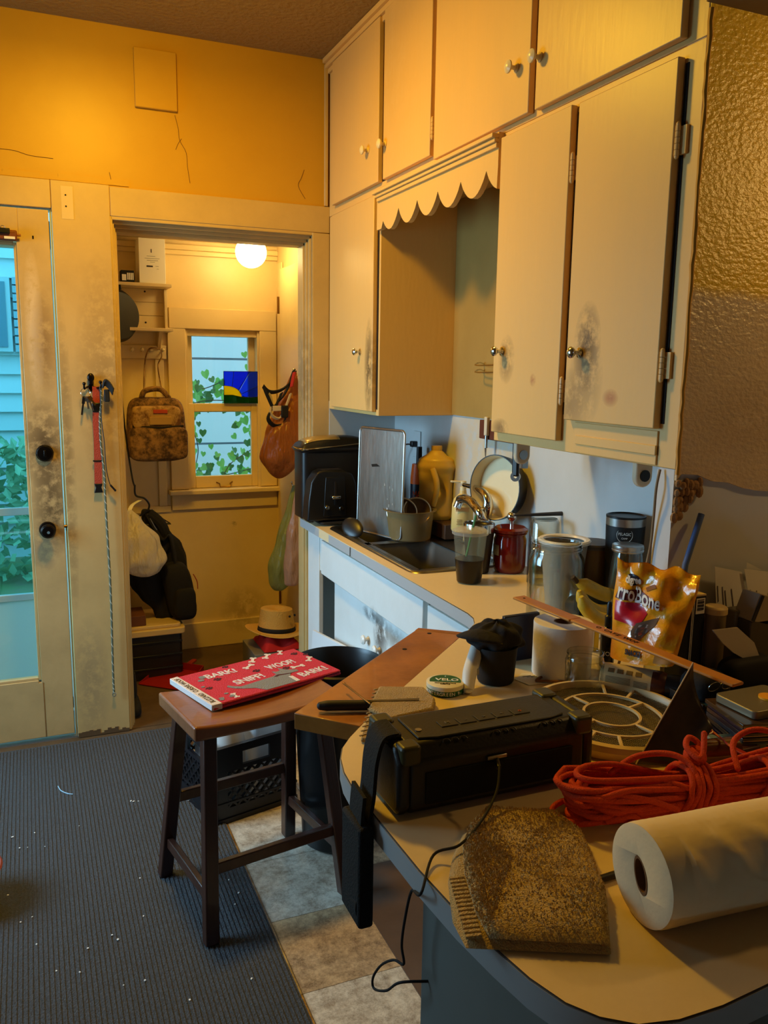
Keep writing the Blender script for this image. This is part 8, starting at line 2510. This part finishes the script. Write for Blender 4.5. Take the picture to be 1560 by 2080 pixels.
# low clear case behind
q0_, q1_ = Vector((1.3983, 1.32, 1.0901)), Vector((1.4573, 1.32, 1.0524))
tag(MB().box(q0_.x, q1_.x + 0.01, 1.315, 1.35, ZC + 0.0005, q0_.z).build('olive_case', mat('olive_clear', rgb(120, 112, 84), 0.3), bevel=0.004), 'small olive translucent case beside the cream lidded jar', 'case')
# dark phone holder
ph0 = [Vector(p) for p in ((1.4052, 1.28, 1.0764), (1.4568, 1.28, 1.062), (1.4664, 1.28, 1.123), (1.4277, 1.28, 1.1354))]
hld = thing('clear_holder', 'clear plastic card holder with a dark side at the right edge', 'holder', (ph0[0].x, 1.3, ZC))
th3 = Vector((0, 0.05, 0))
MB().add([*ph0, *[p + th3 for p in ph0]], [(0, 1, 2, 3), (7, 6, 5, 4), (0, 4, 5, 1), (1, 5, 6, 2), (2, 6, 7, 3), (3, 7, 4, 0)]).build('holder_body', mat('greige_plastic', rgb(160, 146, 120), 0.25), hld, bevel=0.002)
MB().bar(ph0[0] + Vector((0.004, -0.002, 0)), ph0[3] + Vector((0.004, -0.002, -0.004)), 0.009, 0.002, up=(0, 1, 0)).build('dark_side', m_black, hld)
MB().box(ph0[0].x, ph0[1].x + 0.02, 1.28, 1.34, ZC + 0.0005, ph0[0].z - 0.001).build('base_block', mat('olive_dark', rgb(70, 62, 44), 0.5), hld, bevel=0.003)
# dark tray organiser along the wall, white folded sheet, black wires
dt0, dt1 = 1.1805, 1.50
dtr = thing('desk_tray', 'black desk tray against the end wall full of dark clutter', 'tray', (1.32, 1.24, ZC))
zt_ = 1.061
MB().box(dt0 + 0.02, dt1, 1.19, 1.295, ZC + 0.0004, ZC + 0.006).box(dt0 + 0.02, dt1, 1.185, 1.19, ZC + 0.0004, ZC + 0.035).box(dt0 + 0.02, dt1, 1.295, 1.30, ZC + 0.0004, ZC + 0.05).box(dt0 + 0.014, dt0 + 0.02, 1.185, 1.30, ZC + 0.0004, ZC + 0.04).build('tray_shell', m_black, dtr, bevel=0.001)
wsh = [Vector(p) for p in ((1.3354, 1.24, 1.0232), (1.4167, 1.24, 0.978), (1.3954, 1.24, 1.0374), (1.3541, 1.24, 1.0723), (1.2869, 1.24, 1.0735), (1.3086, 1.24, 1.0457))]
fsh = thing('folded_sheet', 'folded grey white sheet leaning in the black desk tray', 'sheet', wsh[0].to_tuple())
mb = MB()
n_ = len(wsh)
off = Vector((0, 0.004, 0))
for p in wsh:
    p.y += (p.z - 0.97) * 0.25
mb.add([*wsh, *[p + off for p in wsh]], [tuple(range(n_)), tuple(reversed(range(n_, 2 * n_)))] + [(i, n_ + i, n_ + (i + 1) % n_, (i + 1) % n_) for i in range(n_)])
mb.build('paper_fold', mat('grey_paper', rgb(176, 164, 148), 0.7), fsh, smooth=0)
superb = superbox(MB(), (dt0 + 0.07, 1.24, ZC + 0.045), (0.045, 0.04, 0.04), 0.6, 24, 12).build('dark_pouch', m_cloth, smooth=60)
tag(superb, 'black soft pouch in the left end of the desk tray', 'pouch')
superb = superbox(MB(), (dt0 + 0.20, 1.255, ZC + 0.05), (0.07, 0.03, 0.045), 0.5, 24, 12).build('black_wallet', m_blackmat, smooth=60)
tag(superb, 'black wallet shape in the right end of the desk tray', 'wallet')
tgc = thing('eyeglasses', 'thin wire rimmed eyeglasses folded on the black pouch', 'glasses', (dt0 + 0.07, 1.20, ZC + 0.08))
for dx_ in (-0.018, 0.018):
    MB().tube([(dt0 + 0.07 + dx_ + 0.015 * math.cos(a), 1.197 - 0.004 * math.sin(a), ZC + 0.068 + 0.011 * math.sin(a)) for a in [2 * PI * i / 20 for i in range(20)]], 0.0007, 6, closed=True).build('rim', m_steel, tgc)
MB().tube([(dt0 + 0.067, 1.196, ZC + 0.071), (dt0 + 0.070, 1.196, ZC + 0.0735), (dt0 + 0.073, 1.196, ZC + 0.071)], 0.0007, 6).build('bridge', m_steel, tgc)
# stack of disc cases at the right edge
cs0 = Vector((1.2138, 1.1206, 0.93))
zc_ = ZC + 0.0006
rnd = random.Random(6)
case_m = [mat('disc_case_%s' % n_, c_, 0.2, coat=0.5) for n_, c_ in (('plum', rgb(58, 38, 36)), ('navy', rgb(26, 26, 48)), ('brown', rgb(74, 52, 34)), ('slate', rgb(52, 50, 52)))]
looks = ['lowest plum disc case in the stack at the right edge', 'dark navy disc case second from the bottom of the stack', 'brown disc case third from the bottom of the stack', 'slate grey disc case fourth from the bottom of the stack', 'plum disc case fifth from the bottom of the stack', 'navy disc case sixth from the bottom of the stack', 'brown disc case on top of the stack under the grey tin']
for k_ in range(7):
    t = thing('disc_case', looks[k_], 'disc case', (1.235, 1.09, zc_), math.radians(-14 + rnd.uniform(-3, 3)), group='stacked disc cases')
    ox = rnd.uniform(-0.006, 0.006)
    MB().box(-0.070 + ox, 0.070 + ox, -0.062, 0.062, 0, 0.0085).build('case_shell', case_m[k_ % 4], t, bevel=0.001, world=False)
    MB().box(-0.068 + ox, 0.068 + ox, -0.0628, -0.0618, 0.0022, 0.0036).build('spine_line', mat('case_spine', rgb(206, 180, 130), 0.4) if k_ == 0 else bpy.data.materials['case_spine'], t, world=False, smooth=0)
    zc_ += 0.0090
gt = thing('grey_tin', 'grey flat tin with a yellow disc on top of the disc cases', 'tin', (1.25, 1.10, zc_))
MB().prism(rrect(1.185, 1.315, 1.05, 1.15, 0.01), zc_ + 0.0003, zc_ + 0.016).build('tin_body', mat('pewter', rgb(126, 118, 96), 0.4, metal=0.5), gt, bevel=0.002)
MB().lathe([(0, 0), (0.018, 0), (0.018, 0.004), (0, 0.0045)], T(1.262, 1.092, zc_ + 0.0163), 24).build('yellow_disc', mat('amber_disc', rgb(230, 160, 30), 0.4), gt)
# sweets in a gold wrapper
gw = Vector((1.303, 1.3011, 0.935))
gp = thing('date_packet', 'open packet of brown dates with a gold wrapper edge below the stick', 'packet', (gw.x, gw.y, ZC))
m_date = mat('date_brown', rgb(84, 42, 16), 0.3)
for i, (a, b) in enumerate(((0, 0), (0.032, 0.012), (0.052, 0.020))):
    MB().ball((gw.x - 0.012 + a, gw.y + b, ZC + 0.034), (0.019 if i == 0 else 0.013, 0.013, 0.012), 18, 10).build('date', m_date, gp)
mb = MB().sheet(lambda u, v: Vector((gw.x - 0.04 + 0.115 * u, gw.y - 0.03 + 0.055 * v, ZC + 0.016 + 0.008 * math.sin(19 * u + 3 * v) * (0.4 + .6 * abs(v - .5)) + 0.010 * math.sin(7 * v + 4 * u))), 26, 12)
mb.build('gold_wrapper', mat('gold_foil', rgb(206, 160, 60), 0.25, metal=0.9), gp, solid=0.0015, smooth=40)
# blue packet
bp0 = Vector((1.2418, 1.2049, 0.93))
bpk = thing('blue_packet', 'blue plastic packet with a white bird mark beside the photo card', 'packet', (bp0.x, bp0.y, ZC))
superbox(MB(), (bp0.x, bp0.y + 0.01, ZC + 0.017), (0.052, 0.034, 0.016), 0.45, 28, 12).build('packet_body', mat('royal_blue', rgb(30, 62, 120), 0.3, bump=(40, 0.3)), bpk, smooth=60)
MB().prism([(0, 0), (0.012, 0.004), (0.020, 0.012), (0.014, 0.0), (0.020, -0.006), (0.010, -0.004)], 0, 0.0008, T(bp0.x + 0.018, bp0.y, ZC + 0.0325, -0.4)).build('bird_mark', m_whiteprint, bpk, smooth=0)
# second blue item left of the card
b2 = Vector((1.1978, 1.2947, 0.925))
tag(superbox(MB(), (b2.x + 0.005, b2.y + 0.01, ZC + 0.011), (0.032, 0.022, 0.0105), 0.5, 24, 10).build('blue_wrapper', mat('dark_blue_wrap', rgb(28, 48, 84), 0.3), smooth=60), 'dark blue wrapper between the swatter hoop and the photo card', 'wrapper')
# teal card pack, cream tab, red scissors handle, amber tumbler
tc0 = Vector((1.1604, 1.0604, 0.945))
tcp = thing('teal_packet', 'grey teal clear packet lying before the disc cases', 'packet', (tc0.x, tc0.y, ZC))
Mtc = T(tc0.x, tc0.y + 0.005, ZC + 0.020, -0.28, 0.05)
MB().prism(rrect(-0.05, 0.05, -0.020, 0.020, 0.005), -0.010, 0.008, Mtc).build('packet_body', mat('teal_clear', rgb(104, 124, 118), 0.25), tcp, bevel=0.003)
MB().prism(rrect(-0.024, 0.006, -0.013, 0.013, 0.002), 0.0082, 0.009, Mtc).build('picture', mat('teal_print', rgb(70, 96, 104), 0.5), tcp, smooth=0)
MB().prism(rrect(0.026, 0.036, -0.014, 0.014, 0.001), 0.0082, 0.009, Mtc).build('cream_bar', mat('cream_bar', rgb(206, 186, 110), 0.5), tcp, smooth=0)
MB().box(tc0.x - 0.045, tc0.x + 0.045, tc0.y - 0.015, tc0.y + 0.020, ZC + 0.0004, ZC + 0.0098).build('lower_pack', mat('pack_dark', rgb(40, 34, 34), 0.5), tcp, bevel=0.001)
rs = [Vector(p) for p in ((1.0775, 1.068, 0.965), (1.097, 1.0692, 0.965), (1.0937, 1.0401, 0.965), (1.0825, 1.0029, 0.965), (1.0841, 0.9667, 0.965))]
rsp = thing('red_spoon', 'red plastic spoon with a white rim lying behind the orange rope', 'spoon', rs[0].to_tuple())
for p in rs:
    p.z = ZC + 0.052
c = curve(rs, 6)
n_ = len(c)
MB().strip(c, 0.017, lambda i: Vector((0.4, 1, 0.15)), 0.004).build('handle', mat('spoon_red', rgb(150, 22, 16), 0.35), rsp, bevel=0.001)
MB().ball(c[2], (0.017, 0.013, 0.006), 20, 10).build('bowl', bpy.data.materials['spoon_red'], rsp)
MB().tube([(c[2].x + 0.018 * math.cos(a), c[2].y + 0.014 * math.sin(a), c[2].z + 0.001) for a in [2 * PI * i / 24 for i in range(24)]], 0.0013, 6, closed=True).build('white_rim', m_white, rsp)
ag = Vector((1.0747, 1.0522, 0.935))
agt = thing('amber_glass', 'dark amber glass lying behind the rope under the red spoon', 'glass', (ag.x, ag.y, ZC))
MB().lathe([(0, 0.0), (0.018, 0.0), (0.022, 0.004), (0.0235, 0.085), (0.0215, 0.085), (0.020, 0.008), (0, 0.006)], Matrix.Translation((ag.x - 0.03, ag.y + 0.0, ZC + 0.0245)) @ Vector((1, -0.2, 0.0)).to_track_quat('Z', 'Y').to_matrix().to_4x4(), 28).build('glass_wall', mat('amber_glass', rgb(90, 52, 18), 0.06, coat=0.5), agt)
q = ag
tag(MB().box(q.x + 0.055, q.x + 0.11, q.y - 0.022, q.y + 0.022, ZC + 0.0004, ZC + 0.024).build('dark_pack', mat('maroon_pack', rgb(64, 26, 20), 0.5), bevel=0.003), 'dark maroon pack behind the rope at the right edge', 'pack')
# cream scrap beside the blue packet
q = Vector((1.2119, 1.1529, 0.935))
tag(superbox(MB(), (q.x, q.y - 0.006, ZC + 0.012), (0.011, 0.012, 0.0115), 0.7, 16, 8).build('cream_scrap', mat('cream_scrap', rgb(216, 190, 130), 0.5), smooth=60), 'small cream scrap beside the blue packet', 'scrap')
# tan paper under the clutter
tag(MB().prism([(1.16, 1.02), (1.33, 1.0), (1.36, 1.17), (1.17, 1.18)], ZC + 0.0001, ZC + 0.0004).build('brown_paper', mat('kraft', rgb(120, 92, 56), 0.8), smooth=0), 'sheet of brown paper under the disc cases', 'paper')
# dark grey pen between towel and roll
p0_, p1_ = Vector((0.6699, 0.832, 0.921)), Vector((0.7185, 0.8343, 0.921))
p0_.z = p1_.z = ZC + 0.0055
tag(MB().cyl(p0_, p1_ + (p1_ - p0_) * 0.6, 0.005, n=14).build('dark_pen', m_black), 'black pen lying between the beige towel and the paper towel roll', 'pen')
